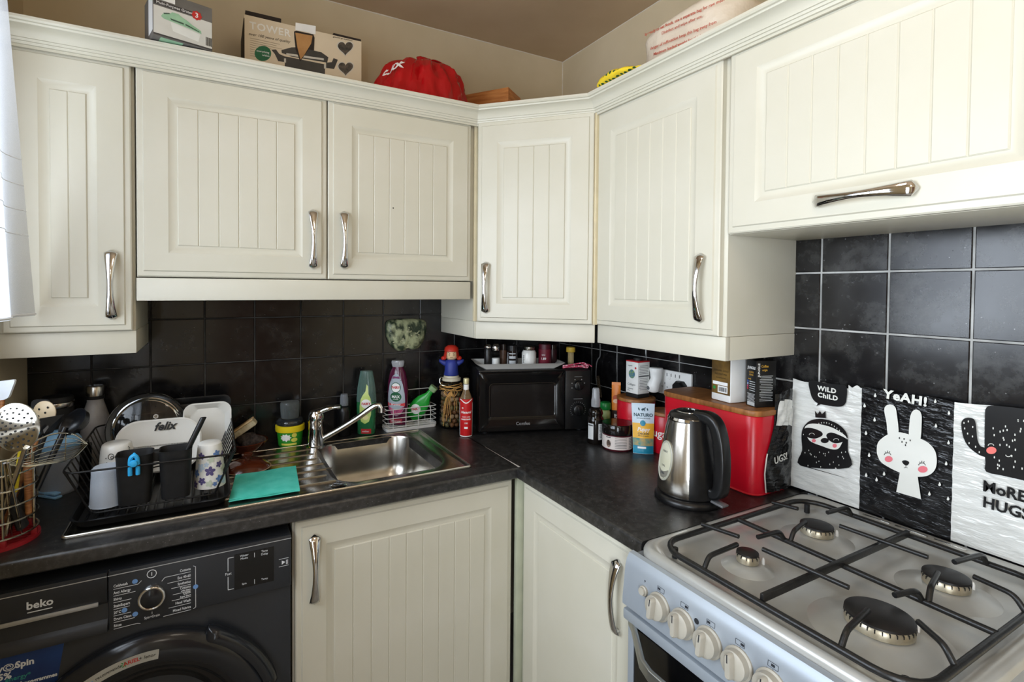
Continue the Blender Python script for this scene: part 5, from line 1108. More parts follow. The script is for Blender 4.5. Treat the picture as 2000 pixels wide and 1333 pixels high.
for k in range(7):
    x1 = rnd.uniform(-.022, .022); obj('raffia_strand', M().tube([onjar(*p) for p in [(q.x, q.y, q.z) for q in smoothpath([(0, .150, .002), (x1*.6, .158-rnd.random()*.01, .006), (x1*1.2, .142, .005), (x1*.5, .128, .004), (0, .148, .003)], 5)]], .0011, 5), RAF, t)
for k, (x1, z1) in enumerate(((-.030, .012), (-.024, .06), (-.018, .035), (-.010, .055), (-.004, .03), (.012, .075), (.020, .07), (-.034, .03))):
    obj('raffia_strand', M().tube([onjar(q.x, q.y, .001) for q in smoothpath([(0, .150, 0), (x1*.5, .125, 0), (x1*.9+.003, .09 if z1 < .06 else .1, 0), (x1, z1, 0)], 5)], .0011, 5), RAF, t)
NUTS = [mat('nut_brown', '#6b4528', .35, col2='#8a5f3a', scale=50, mix=1), mat('nut_olive', '#57502f', .35, col2='#7b6f44', scale=50, mix=1), mat('nut_tan', '#9a7350', .35, col2='#b99a78', scale=50, mix=1)]
nut = [None]*3; rnd = random.Random(21)
def nutat(p, k):
    if nut[k] is None: o = obj('nut', blob(.0098, .0086, .0082, .03, k, 14, 9), NUTS[k], None, p, smooth=70); nut[k] = o.data
    else: o = link('nut', nut[k], None, p)
    o.rotation_euler = (rnd.uniform(0, 6), rnd.uniform(0, 6), 0); tag(o, 'brown shelled nut packed in the raffia-tied glass jar', 'nut', 'nuts in the raffia-tied jar')
for lay in range(8):
    z = .0135+.0165*lay; off = lay*.31
    for k in range(10): a = off+2*PI*k/10; nutat(jr+Vector((.0325*math.cos(a), .0325*math.sin(a), z+rnd.uniform(-.001, .001))), rnd.choice((0, 0, 1, 1, 2)))
    for k in range(3): a = off+2*PI*k/3; nutat(jr+Vector((.0115*math.cos(a), .0115*math.sin(a), z)), rnd.choice((0, 1)))
fg = jr+Vector((0, 0, .2010)); t = thing('figurine', 'little red-haired figurine in a blue dress standing on the nut jar lid', 'figurine', fg, facing(fg))
BLUD = mat('royal_blue_plastic', '#2b3a92', .5, col2='#25337f'); REDH = mat('red_hair_plastic', '#c8301f', .45, col2='#b82a1c'); SKN = mat('face_plastic', '#e3c39c', .55)
obj('dress', M().lathe([(0, 0), (.028, 0), (.029, .002), (.026, .02), (.0255, .045), (.022, .056), (.015, .060), (0, .060)], 36), BLUD, t, smooth=60)
for s_ in (-1, 1): obj('arm', M().loft([[(s_*(x0), y, z) for y, z in ell(w_, h_, 12, 0, zc)] for x0, w_, h_, zc in ((.018, .010, .012, .044), (.030, .011, .011, .047), (.040, .010, .009, .052), (.047, .006, .006, .055), (.048, .001, .001, .055))]), BLUD, t, smooth=60)
obj('head', M().lathe([(0, .060), (.015, .0605), (.0225, .068), (.0245, .082), (.022, .096), (.012, .104), (0, .106)], 32), SKN, t, smooth=60)
def hairfn(u, v):
    a = -PI/2+.72+u*(2*PI-1.44); b_ = v*PI/2; r_ = .0275+.004*(1-v)**4; z = .066+.049*math.sin(b_)**.8
    return (r_*math.cos(b_)**.55*math.cos(a), r_*math.cos(b_)**.55*math.sin(a), z)
hr = obj('hair', M().grid(32, 12, hairfn), REDH, t, smooth=70)
obj('fringe', M().lathe([(.0255, .092), (.0285, .094), (.026, .106), (.016, .1145), (0, .117)], 32), REDH, hr, smooth=60)
for s_ in (-1, 1): obj('hair_flick', blob(.010, .009, .008, .04, 2, 16, 10), REDH, hr, (s_*.030, -.006, .066), smooth=70)
m = M()
for s_ in (-1, 1):
    m.tube([(s_*.005, -.0243, .086), (s_*.013, -.0212, .089)], .0007, 5); m.tube([(s_*.0088+.002*math.cos(a), -.0236, .0805+.002*math.sin(a)) for a in [k*.7 for k in range(10)]], .0006, 5)
m.tube([(-.006, -.0242, .070), (0, -.0246, .0715), (.006, -.0242, .070)], .0006, 5); obj('face_marks', m, mat('brown_ink', '#5a3a22', .6), t)
# --------------------------------------------------------- red-sleeved bottle
rb = Vector((-.600, -.242, Z0)); t = thing('sauce_bottle', 'small glass bottle in a red sleeve standing before the nut jar', 'bottle', rb)
RS = mat('red_sleeve', '#c81f22', .35, col2='#b81c20')
body, slv = obj('bottle_glass', M().lathe([(0, .1365), (.0215, .137), (.018, .147), (.011, .165), (.0095, .172), (.0095, .190), (0, .190)], 32), glassy('brown_tint_glass', '#a58a66', .3, .06), t), obj('sleeve', M().lathe([(0, 0), (.0215, 0), (.0225, .003), (.0245, .136), (.0235, .1362), (0, .1362)], 36), RS, t)
obj('cap', M().lathe([(.0105, .1905), (.0105, .208), (.009, .210), (0, .210)], 28), mat('pale_gold_cap', '#cfc79a', .35, .3), t); obj('neck_label', M().lathe([(.0101, .168), (.0101, .188)], 28), PAPERW, t)
a0 = camang(rb); cs = lambda z: .0227+.002*z/.136
def LS(x, z): return lambda p: T_wrap(.024, a0, z, cs)((p[0]+x, p[1], p[2]+.0004))
m = M(); pr_ = [(-.0245+.049*k/16, .128-.006*math.cos((k/16-.5)*PI*2)) for k in range(17)]
put(m, [(x, z+d, .0005) for x, z in pr_ for d in (0, .004)], [(2*i, 2*i+2, 2*i+3, 2*i+1) for i in range(16)], LS(0, 0)); patch(m, .003, .120, LS(-.0275, .064), .0005, 2, 6); patch(m, .003, .120, LS(.0275, .064), .0005, 2, 6); patch(m, .054, .003, LS(0, .003), .0005, 12, 1); obj('white_border', m, PAPERW, slv, smooth=0)
texts(slv, [('Natural', .0125, LS(0, .090), dict(shear=.25, bold=.0006)), ('CLEAN AND', .0055, LS(0, .073), {}), ('SWEETENER', .0066, LS(0, .0640), dict(bold=.0005)), ('100', .0085, LS(0, .050), dict(bold=.0003)), ('o', .012, LS(-.013, .106), dict(bold=.0006))], PAPERW)
m = M(); patch(m, .012, .007, LS(0, .034), .0005, 4, 1); obj('white_tab', m, PAPERW, slv, smooth=0)
# --------------------------------------------------------- marbled relief plaque on the tiles
pq = thing('wall_plaque', 'pale green marbled relief plaque fixed to the black tiles above the caddy', 'plaque', (-.750, -.0075, 1.256))
ol = sm([(-.078, .050), (-.04, .060), (0, .061), (.04, .060), (.078, .050), (.083, .015), (.072, -.025), (.050, -.055), (.026, -.060), (.006, -.054), (-.008, -.062), (-.034, -.062), (-.060, -.040), (-.078, -.005)], 4)
m = M(); n = len(ol); R = []
for s_, y in ((1, 0), (1, -.010), (.93, -.020), (.75, -.027), (.5, -.030), (.25, -.031), (.05, -.031)): R.append([(x*s_, y-.003*math.sin(x*s_*160+z*s_*60)*math.sin(z*s_*150-x*70*s_)*(s_ < 1), z*s_) for x, z in ol])
m.loft(R); obj('relief', m, mat('green_cream_marble', '#aab08a', .4, col2='#2c3a2a', scale=34, mix=1, contrast=(.42, .58), bump=.8, bscale=60, bdist=.005, stretch=(1, 1, .7), detail=6), pq, smooth=60)
vm = M(); rnd = random.Random(12)
def pin(x, z): 
    for i in range(n):
        pass
    return (x/.078)**2+(z/.056)**2 < .78
for k in range(46):
    x, z = rnd.uniform(-.07, .07), rnd.uniform(-.05, .05)
    if not pin(x, z): continue
    a = rnd.uniform(0, PI); L2 = rnd.uniform(.006, .014); yv = -.0325+.016*((x/.083)**2+(z/.062)**2)
    pth = [(x+L2*math.cos(a)*(s_-.5)+.003*math.sin(s_*5+k), yv, z+L2*math.sin(a)*(s_-.5)+.002*math.cos(s_*4)) for s_ in (0, .25, .5, .75, 1)]
    obj('relief_vein', M().tube(pth, [.0008, .002, .0026, .002, .0008], 6), mat('cream_vein', '#c9c7a6', .4, col2='#a3a883', scale=60, mix=1), pq)
# --------------------------------------------------------- on the microwave
MT = Matrix.Translation((-.561, -.268, .900)) @ Matrix.Rotation(ma, 4, 'Z')
def on_mw(x, y, z=0): return MT @ Vector((x, y, MH+.0006+z))
tl = thing('serving_tray', 'long white rectangular dish of spice jars on top of the microwave', 'tray', on_mw(.162, .088), ma)
m = M(); m.loft([z3(rr(.27, .105, .008, 3), 0), z3(rr(.335, .150, .008, 3), .021), z3(rr(.340, .155, .008, 3), .0225), z3(rr(.330, .145, .008, 3), .0225), z3(rr(.265, .10, .008, 3), .004)]); obj('dish_body', m, CERW, tl, smooth=30)
SPZ = .0048
def sj(name, label, cat, x, y, parts, grp='spice jars on the microwave'): return turned(name, label, cat, on_mw(x, y, SPZ), parts, grp, 24)
DKB = mat('dark_brown_glass', '#1c1412', .1); MAR = mat('maroon_label', '#6e1a2c', .45, col2='#611526')
sj('spice_grinder', 'black pepper grinder with a steel top, first in the white dish', 'grinder', .046, .078, [('grinder_body', [(0, 0), (.0145, 0), (.015, .002), (.015, .06), (.012, .068), (0, .068)], BLACKP), ('steel_top', [(.0125, .0685), (.014, .072), (.014, .078), (.008, .084), (0, .085)], CHROME)])
t, *_ = sj('spice_grinder', 'clear salt grinder half full of white salt in the white dish', 'grinder', .073, .062, [('grinder_glass', [(0, 0), (.0155, 0), (.016, .002), (.016, .05), (.013, .062), (0, .062)], CLEAR), ('salt', [(0, .001), (.0145, .001), (.0145, .034), (0, .035)], PAPERW), ('steel_top', [(.0125, .0625), (.0135, .066), (.012, .084), (.009, .088), (0, .088)], CHROME)])
sj('spice_jar', 'slim jar of brown spice with a dark lid between grinder and labelled jar', 'jar', .105, .078, [('jar_body', [(0, 0), (.013, 0), (.0135, .002), (.0135, .062), (0, .062)], mat('brown_spice', '#4a3020', .4, col2='#2e1d14')), ('lid', [(.0138, .0625), (.0138, .085), (0, .0855)], DKB)])
t, jb, *_ = sj('spice_jar', 'dark spice jar with a striped pale label in the middle of the dish', 'jar', .139, .072, [('jar_body', [(0, 0), (.019, 0), (.020, .002), (.020, .060), (0, .060)], DKB), ('lid', [(.0195, .0605), (.0195, .080), (0, .0805)], BLACKP)])
a0 = camang(on_mw(.139, .072))
m = M()
for z, h_ in ((.018, .012), (.036, .010), (.050, .004)): patch(m, .026, h_, T_wrap(.020, a0, z), .0004, 8, 1)
patch(m, .004, .05, lambda p: T_wrap(.020, a0, .030)((p[0]-.020, p[1], p[2])), .0004, 2, 1); obj('pale_label', m, mat('pale_label', '#b9bdc0', .5), jb, smooth=0)
t, jb, *_ = sj('spice_pot', 'squat white pot with a steel lid in the white dish', 'pot', .203, .068, [('pot_body', [(0, 0), (.026, 0), (.0275, .003), (.0275, .052), (.022, .062), (0, .062)], CERW), ('lid', [(.0215, .0625), (.0225, .064), (.0225, .074), (.02, .076), (0, .0765)], STEEL)])
text(jb, 'Herbs', .012, (lambda f: (lambda p: f((p[1]*-1-.0225, p[0]*1, p[2]+.0004))))(T_wrap(.0275, camang(on_mw(.203, .068)), .030)), BLACKI)
t, jb, *_ = sj('spice_tin', 'maroon spice tin with white print near the right end of the dish', 'tin', .266, .070, [('tin_body', [(0, 0), (.0235, 0), (.0245, .002), (.0245, .066), (0, .066)], MAR), ('lid', [(.0235, .0665), (.0235, .084), (0, .0845)], mat('maroon_lid', '#551424', .4))])
a0 = camang(on_mw(.266, .070)); texts(jb, [('1.89', .012, lambda p: T_wrap(.0245, a0, .030)((p[0]-.005, p[1], p[2]+.0004)), dict(bold=.0003)), ('spice', .007, lambda p: T_wrap(.0245, a0, .045)((p[0]-.005, p[1], p[2]+.0004)), {})], PAPERW)
sj('spice_jar', 'dark maroon spice jar at the right end of the white dish', 'jar', .305, .100, [('jar_body', [(0, 0), (.018, 0), (.0185, .002), (.0185, .06), (0, .06)], mat('deep_maroon', '#2e1017', .3)), ('lid', [(.0185, .0605), (.0185, .078), (0, .0785)], DKB)])
tpk = on_mw(.366, .060); t, *_ = turned('toothpick_jar', 'small clear jar of toothpicks with a yellow lid on the microwave', 'jar', tpk, [('jar_glass', [(0, 0), (.014, 0), (.0155, .002), (.0155, .058), (.0145, .058), (.0145, .004), (0, .003)], CLEAR), ('lid', [(.0165, .0585), (.0175, .060), (.0172, .076), (.015, .078), (0, .0782)], mat('mustard_lid', '#c9a83a', .4))], n=24)
rnd = random.Random(2); pk = None; PICK = mat('pale_pick_wood', '#d9c08e', .6)
for k in range(22):
    a = k*2.4; r_ = .0118*math.sqrt((k+.5)/22); o = M().tube([(0, 0, 0), (0, 0, .052)], .0011, 5)
    if pk is None: p_ = obj('toothpick', o, PICK, None, tpk+Vector((r_*math.cos(a), r_*math.sin(a), .0045))); pk = p_.data
    else: p_ = link('toothpick', pk, None, tpk+Vector((r_*math.cos(a), r_*math.sin(a), .0045)))
    tag(p_, 'thin wooden toothpick standing in the small yellow-lidded jar', 'toothpick', 'toothpicks in the small jar')
rp = thing('cord', 'coiled pink and white twisted cord on the right front of the microwave', 'cord', on_mw(.372, .022), ma)
PKC = mat('pink_cord', '#c83a5c', .7, col2='#e8b6bf', scale=160, mix=1, contrast=(.48, .58)); 
obj('cord_loop', M().tube(smoothpath([(-.048, 0, .004), (-.03, -.006, .008), (0, .0, .006), (.03, .007, .011), (.045, .004, .013), (.050, 0, .009), (.042, -.008, .004), (.01, -.004, .010), (-.03, .009, .004)], 6, True), .0028, 7, True), PKC, rp)
obj('cord_loop', M().tube(smoothpath([(-.046, .006, .010), (-.02, .004, .013), (.01, .012, .016), (.040, .012, .018), (.046, .008, .006), (.015, .014, .004), (-.03, .014, .004)], 6, True), .0028, 7, True), PKC, rp)
obj('cord_end', M().tube(smoothpath([(.044, .010, .016), (.062, .014, .010), (.070, .012, .004)], 5), .0022, 6), PKC, rp)
# --------------------------------------------------------- right worktop
# cord hanging by the corner
hg = PX(1166, 770, -.02); hc = thing('hanging_cord', 'thin black cable with a twisted brown bundle hanging down the tiles by the corner', 'cable', (-.016, hg.y, 1.0))
def HP(u, v, dx=0): p = PX(u, v, -.016-dx); return p
wobj('cable', M().tube(smoothpath([HP(1172, 672), HP(1172, 695), HP(1168, 702, .004), HP(1165, 712, .006), HP(1164, 735, .006), HP(1166, 752, .004)], 5), .0022, 7), mat('grey_cable', '#6d6d6d', .5), hc)
TWB = mat('brown_twist', '#6b5a44', .7, col2='#3c3124', scale=60, mix=1)
for k in range(4): wobj('twisted_strand', M().tube([HP(1167+.45*j+2.6*math.sin(j*.9+k*1.57), 735+j*3.2, .004+.003*math.cos(j*.9+k*1.57)) for j in range(14)], .0022, 6), TWB, hc)
# spray bottle
sp0 = Vector((-.232, -.520, Z0)); t = thing('spray_bottle', 'black spray bottle with a clear cap left of the cream jar', 'bottle', sp0)
bo = obj('bottle_body', M().lathe([(0, 0), (.027, 0), (.029, .003), (.029, .078), (.027, .088), (.022, .095), (.026, .105), (.022, .118), (.013, .126), (0, .126)], 36), mat('amber_black', '#100c0a', .12), t, smooth=60)
obj('pump', M().lathe([(.0125, .1265), (.013, .142), (0, .1425)], 28), mat('smoky_pump', '#6f7072', .3), t); obj('cap', M().lathe([(.0150, .127), (.0155, .129), (.0155, .150), (.0135, .158), (.012, .188), (.010, .192), (0, .1925)], 28), glassy('clear_cap2', '#b9bcc0', .38, .12), t)
a0 = camang(sp0); m = M(); patch(m, .022, .055, lambda p: T_wrap(.029, a0, .045)((p[0]-.018, p[1], p[2])), .0004, 8, 1); patch(m, .022, .055, lambda p: T_wrap(.029, a0, .045)((p[0]+.021, p[1], p[2])), .0004, 8, 1); lb = obj('white_label', m, mat('grey_white_label', '#c9cccc', .5), bo, smooth=0)
m = M()
for k in range(9): patch(m, .016 - .002*(k % 3), .0018, lambda p: T_wrap(.029, a0, .066-.005*k)((p[0]+.021, p[1], p[2])), .0008, 5, 1)
patch(m, .018, .005, lambda p: T_wrap(.029, a0, .066)((p[0]-.018, p[1], p[2])), .0008, 5, 1); lb2 = obj('printed_lines', m, mat('mid_grey_print', '#55585a', .5), bo, smooth=0); lb2['kind'] = 'stuff'
gcb = Vector((-.150, -.478, Z0)); turned('green_cap_bottle', 'small bottle with a green cap behind the spray bottle', 'bottle', gcb, [('bottle_body', [(0, 0), (.017, 0), (.018, .002), (.018, .092), (.012, .10), (0, .10)], mat('pale_herb_label', '#9fb07a', .4, col2='#6d8a3a', scale=30, mix=1)), ('cap', [(.0185, .1005), (.020, .103), (.020, .122), (.017, .126), (0, .1265)], mat('green_cap', '#0f7a34', .35))])
ns = Vector((-.120, -.500, Z0)); t = thing('coffee_sachet', 'tall orange and brown coffee stick sachet standing left of the red canister', 'sachet', ns, facing(ns))
ORG = mat('orange_print_foil', '#d9822f', .35, col2='#c96f24', scale=14); COF = mat('coffee_brown_print', '#2a1610', .35)
def stick(z0, z1): 
    m = M(); m.loft([[(a, b_*.0055*(.3+.7*math.sin(PI*min(max(z/.2, .02), .98))), z) for a, b_ in [(x*.0155, y) for x, y in ell(1, 1, 16)]] for z in [z0+(z1-z0)*k/8 for k in range(9)]]); return m
obj('sachet_lower', stick(0, .098), COF, t, smooth=60); uo = obj('sachet_upper', stick(.0982, .190), ORG, t, smooth=60); obj('seal', M().box(-.0155, .0155, -.0012, .0012, .189, .200), ORG, t)
text(t, 'NESCAFE', .0150, frame((.0, -.0066, .055), (0, 0, 1), (-1, 0, 0)), PAPERW, bold=.0003)
m = M(); T = frame((0, -.0058, .132), (1, 0, 0), (0, 0, 1)); pdisc(m, ell(.011, .008, 16), T, .0012, 2); uo2 = obj('cup_print', m, mat('foam_print', '#e6cfae', .5, col2='#b5643a', scale=70, mix=1), t, smooth=0)
m = M(); pdisc(m, ell(.012, .010, 16, 0, .012), T, .0008, 2); obj('cup_print', m, mat('rust_print', '#a8481f', .5), t, smooth=0)
# red canisters with wooden lids
REDT = mat('red_enamel_tin', '#c21226', .3, col2='#b50f22', scale=6, bump=.02, bscale=120)
LIDW = mat('bamboo_lid', '#a06a38', .45, col2='#7c4c22', scale=4, mix=1, stretch=(4, 30, 4), bump=.06, bscale=90)
c1_ = Vector((-.088, -.566, Z0)); turned('canister', 'tall red tin canister with a wooden lid carrying the white box', 'canister', c1_, [('tin_body', [(0, 0), (.063, 0), (.065, .003), (.065, .143), (.063, .146), (0, .146)], REDT), ('lid', [(.064, .1465), (.066, .148), (.066, .156), (.064, .158), (0, .158)], LIDW)], 'red tin canisters', 48)
c2_ = Vector((-.078, -.692, Z0)); t, cb_, *_ = turned('canister', 'shorter red tin canister with white lettering behind the kettle', 'canister', c2_, [('tin_body', [(0, 0), (.050, 0), (.052, .003), (.052, .119), (.050, .122), (0, .122)], REDT), ('lid', [(.051, .1225), (.053, .124), (.053, .132), (.051, .134), (0, .134)], LIDW)], 'red tin canisters', 48)
a0 = camang(c2_); text(cb_, 'sugar', .036, lambda p: T_wrap(.052, a0, .066)((p[0]-.020, p[1], p[2]+.0003)), PAPERW, bold=.0012)
# white supplement box on the canister
wb = Vector((-.088, -.572, Z0+.1590)); t = thing('tin_box', 'white square box with a round plant emblem on the canister lid', 'box', wb, .02)
bw_ = .056; bt_ = .128
obj('box_base', M().box(-bw_/2, bw_/2, -bw_/2, bw_/2, 0, .014, .001), BLACKM, t); bo = obj('box_body', M().box(-bw_/2, bw_/2, -bw_/2, bw_/2, .0142, bt_-.004, .001), mat('white_tin', '#e4e4e0', .35, col2='#d9d9d5'), t); obj('red_rim', M().box(-bw_/2-.0004, bw_/2+.0004, -bw_/2-.0004, bw_/2+.0004, bt_-.0038, bt_, .001), RED2, t)
obj('cap', M().lathe([(.016, bt_+.0002), (.016, bt_+.008), (.014, bt_+.010), (0, bt_+.010)], 24), BLACKM, t)
TF = frame((0, -bw_/2, 0), (1, 0, 0), (0, 0, 1)); TR_ = frame((bw_/2, 0, 0), (0, 1, 0), (0, 0, 1)); TLf = frame((-bw_/2, 0, 0), (0, -1, 0), (0, 0, 1))
for T in (TLf,):
    m = M(); pdisc(m, ell(.0145, .0155, 24, 0, .082), T, .0004, 2); e_ = obj('emblem', m, mat('plant_emblem', '#3f6a8f', .5, col2='#7f9a4a', scale=120, mix=1), bo, smooth=0)
    text(bo, 'Collagen', .0105, T @ Matrix.Translation((-.002, .045, .0004)), MATS['mid_grey_print'], shear=.25)
    texts(bo, [('supplement', .0055, T @ Matrix.Translation((-.006, .030, .0004)), {}), ('300 g', .0055, T @ Matrix.Translation((-.014, .023, .0004)), {}), ('organic', .007, T @ Matrix.Translation((-.008, .111, .0004)), {})], MATS['mid_grey_print'])
    m = M(); pdisc(m, ell(.004, .004, 14, .017, .104), T, .0005, 1); obj('red_seal', m, RED2, bo, smooth=0)
m = M()
for k in range(16):
    if k in (6, 7): continue
    patch(m, .044-.006*(k % 3 == 0), .0014, TF, .0004, 1, 1, 0, .112-.0055*k)
patch(m, .05, .005, TF, .0004, 1, 1, 0, .076); obj('printed_lines', m, MATS['mid_grey_print'], bo, smooth=0)
# sockets, freshener, plug
so = thing('double_socket', 'white double wall socket on the tiles behind the bread bin', 'socket', (-.0075, -.667, 1.115), -PI/2)
obj('face_plate', M().box(-.073, .073, -.011, 0, -.043, .043, .003), WHITEP, so)
for x in (-.018, .018): obj('switch', M().box(x-.006, x+.006, -.0135, -.011, .012, .032, .001), WHITEP, so); 
m = M()
for x in (-.036, .036):
    for dx_, dz, w_, h_ in ((-.011, -.016, .006, .002), (.011, -.016, .006, .002), (0, -.004, .002, .007)): m.box(x+dx_-w_/2, x+dx_+w_/2, -.0114, -.011, dz-h_/2, dz+h_/2)
for x in (-.027, -.009, .009, .027): m.box(x-.0012, x+.0012, -.0114, -.011, .022, .033)
obj('slots', m, BLACKI, so, smooth=0)['kind'] = 'stuff'
pg = thing('plug', 'black mains plug pushed into the right of the double socket', 'plug', (-.019, -.703, 1.106), -PI/2)
m = M(); m.loft([[(x, -y0, z) for x, z in [(-.022*k, -.022*k), (.022*k, -.022*k), (.022*k, .012*k), (.010*k, .024*k), (-.010*k, .024*k), (-.022*k, .012*k)]] for y0, k in ((0, 1), (.016, 1), (.024, .82))]); obj('plug_body', m, BLACKP, pg, smooth=30); obj('flex', M().tube(smoothpath([(0, -.012, -.02), (0, -.012, -.06), (.01, -.004, -.10), (.012, 0, -.15)], 5), .0035, 8), BLACKP, pg)
af = thing('air_freshener', 'white plug-in air freshener in the left of the double socket', 'air freshener', (-.0195, -.618, 1.118), -PI/2)
m = M(); m.loft([[(x*k, -.028+y*d-.012*(z < .0), z) for x, y in ell(1, 1, 24)] for z, k, d in ((-.038, .010, .010), (-.034, .019, .017), (-.01, .021, .020), (.01, .0175, .020), (.03, .019, .022), (.044, .022, .025), (.047, .020, .023))]); ao = obj('case', m, WHITEP, af, smooth=60)
obj('dial', M().lathe([(0, .003), (.006, .003), (.007, 0)], 20, T=frame((-.006, -.0565, -.022), (1, 0, 0), (0, 0, 1))), MATS['mid_grey_print'], af); obj('refill', M().lathe([(0, -.03), (.013, -.028), (.014, 0), (0, 0)], 20, T=Matrix.Translation((.002, -.032, -.034))), CLEAR, af)
# cream jar and pouch
cj = Vector((-.203, -.598, Z0)); t, jb, *_ = turned('cream_jar', 'squat pale-labelled tub with a broad black lid before the canister', 'tub', cj, [('jar_body', [(0, 0), (.047, 0), (.050, .004), (.050, .050), (.047, .053), (0, .053)], mat('dark_berry_plastic', '#4b1a22', .25)), ('lid', [(.0515, .0535), (.0525, .056), (.0525, .084), (.050, .087), (0, .0872)], mat('gloss_black_lid', '#141110', .12))], n=56)
a0 = camang(cj); m = M(); patch(m, .150, .042, T_wrap(.050, a0, .0275), .0004, 40, 1); lb = obj('paper_label', m, mat('blush_label', '#d9d0ca', .5), jb, smooth=0)
m = M()
for k in range(7):
    for s_ in (0, 1):
        patch(m, .040 if s_ == 0 else .020, .0016, lambda p: T_wrap(.050, a0, .044-.0052*k)((p[0]+(.012 if s_ == 0 else .050), p[1], p[2])), .0008, 10, 1)
patch(m, .018, .003, lambda p: T_wrap(.050, a0, .045)((p[0]-.031, p[1], p[2])), .0008, 4, 1); lb2 = obj('printed_lines', m, MATS['mid_grey_print'], lb, smooth=0); lb2['kind'] = 'stuff'
m = M(); pdisc(m, ell(.0085, .0125, 16, -.030, 0), T_wrap(.050, a0, .024), .0008, 2); obj('picture', m, mat('picture_print', '#a58a78', .5, col2='#2e2422', scale=90, mix=1), lb, smooth=0)
po_ = Vector((-.170, -.682, Z0)); t = thing('pet_food_pouch', 'blue and yellow pet food pouch propped against the red canisters', 'pouch', po_, facing(po_)+.12); t.rotation_euler = (-.13, 0, facing(po_)+.12)
pw, ph_ = .074, .162
def pfr(u, v, s_): 
    x = pw*(u-.5)*(1-.14*(1-v)-.02*math.sin(v*PI)); b_ = .012*max(0, math.sin(PI*min(1, u*1.0)))*max(0, 1-v*1.05)**.6*(1 if v > .02 else .9)+.0012; return (x, s_*b_, ph_*v)
m = M()
for s_ in (-1, 1): m.grid(14, 18, lambda u, v: pfr(u, v, s_))
for u in (0, 1): m.loft([[pfr(u, v/18, -1) for v in range(19)], [pfr(u, v/18, 1) for v in range(19)]], False, False, False)
for v in (0, 1): m.loft([[pfr(u/14, v, -1) for u in range(15)], [pfr(u/14, v, 1) for u in range(15)]], False, False, False)
POU = mat('pale_blue_pouch', '#bcd0de', .35, col2='#c9dae6', scale=9); pb = obj('pouch_body', m, POU, t, smooth=60)
def TPo(p): 
    v = max(0, min(1, p[1]/ph_)); u = max(0, min(1, p[0]/pw+.5)); q_ = pfr(u, v, -1); return (q_[0], q_[1]-p[2]-.0004, q_[2])
def pband(z0, z1, mt, nm, lift=.0003): m = M(); patch(m, pw*.995, z1-z0, lambda p: TPo((p[0], p[1]+(z0+z1)/2, p[2])), lift, 12, 5); return obj(nm, m, mt, pb, smooth=0)
pband(.034, .098, mat('yellow_pouch_print', '#e6b43c', .4, col2='#dfa630', scale=9), 'yellow_panel'); pband(.001, .0345, mat('teal_blue_print', '#1784a3', .4), 'blue_panel'); pband(.026, .050, mat('food_print', '#b99a5a', .5, col2='#3f8a86', scale=60, mix=1), 'food_picture', .0005)
def pt(body, size, x, z, mt, **k): return obj('lettering', put(M(), *textmesh(body, size, **k), lambda p: TPo((p[0]+x, p[1]+z, p[2]+.0012))), mt, pb, smooth=0)
DT = mat('dark_teal_print', '#123f4c', .5)
pt('NATURO', .0152, 0, .124, DT, bold=.0008); pt('NATURAL PET FOOD', .0048, 0, .1135, DT); pt('Puppy', .0175, 0, .078, PAPERW, shear=.25, bold=.0008); pt('CHICKEN', .0092, 0, .064, DT, bold=.0002); pt('with rice and vegetables', .0040, 0, .0575, DT)
m = M(); pdisc(m, ell(.0095, .0095, 18, -.002, .098), TPo, .0010, 2); obj('blue_seal', m, MATS['teal_blue_print'], pb, smooth=0)
m = M(); patch(m, .030, .006, lambda p: TPo((p[0]-.006, p[1]+.020, p[2])), .0010, 6, 1); obj('white_strip', m, PAPERW, pb, smooth=0)
m = M()
for x, w_, h_ in ((-.014, .002, .005), (0, .0065, .003), (.0135, .002, .0045)): pdisc(m, ell(w_, h_, 12, x, .143, .3), TPo, .0010, 1)
for dx_ in (-.004, -.002, .003, .005): patch(m, .0012, .005, lambda p: TPo((p[0]+dx_, p[1]+.139, p[2])), .0010, 1, 1)
patch(m, .003, .0035, lambda p: TPo((p[0]+.0062, p[1]+.1475, p[2])), .0010, 1, 1); o = obj('animal_marks', m, DT, pb, smooth=0); o['kind'] = 'stuff'
# --------------------------------------------------------- bread bin
bn = thing('bread_bin', 'large red enamel bread bin with a wooden lid beside the cooker', 'bread bin', (-.105, -.918, Z0)); bx, by = .150, .316
m = M(); m.loft([z3(rr(bx-.004, by-.004, .030, 8), 0), z3(rr(bx+.002, by+.002, .032, 8), .003), z3(rr(bx-.004, by-.004, .030, 8), .006), z3(rr(bx, by, .032, 8), .206), z3(rr(bx-.004, by-.004, .030, 8), .2085)]); bo = obj('bin_body', m, REDT, bn, smooth=40)
m = M(); m.loft([z3(rr(bx+.004, by+.004, .033, 8), .2090), z3(rr(bx+.006, by+.006, .034, 8), .2105), z3(rr(bx+.006, by+.006, .034, 8), .2215), z3(rr(bx+.003, by+.003, .033, 8), .2235)]); obj('wooden_lid', m, LIDW, bn, smooth=40)
m = M(); patch(m, .006, .020, frame((-bx/2-.0004, -.048, .125), (0, -1, 0), (0, 0, 1)), .0003, 1, 1); obj('price_tag', m, PAPERW, bo, smooth=0)
BZ = Z0+.2242
ms = Vector((-.110, -.954, BZ)); t = thing('drink_powder_box', 'white plastic box with a brown and gold label on the bread bin lid', 'box', ms, -PI/2-.12)
bo = obj('box_body', M().box(-.034, .034, -.041, .041, 0, .142, .004), WHITEP, t)
T = frame((0, -.041, 0), (1, 0, 0), (0, 0, 1)); m = M(); patch(m, .064, .118, T, .0004, 1, 1, 0, .079); lb = obj('front_label', m, mat('brown_gold_label', '#7d5f2c', .45, col2='#4d3a1e', scale=22, mix=1), bo, smooth=0)
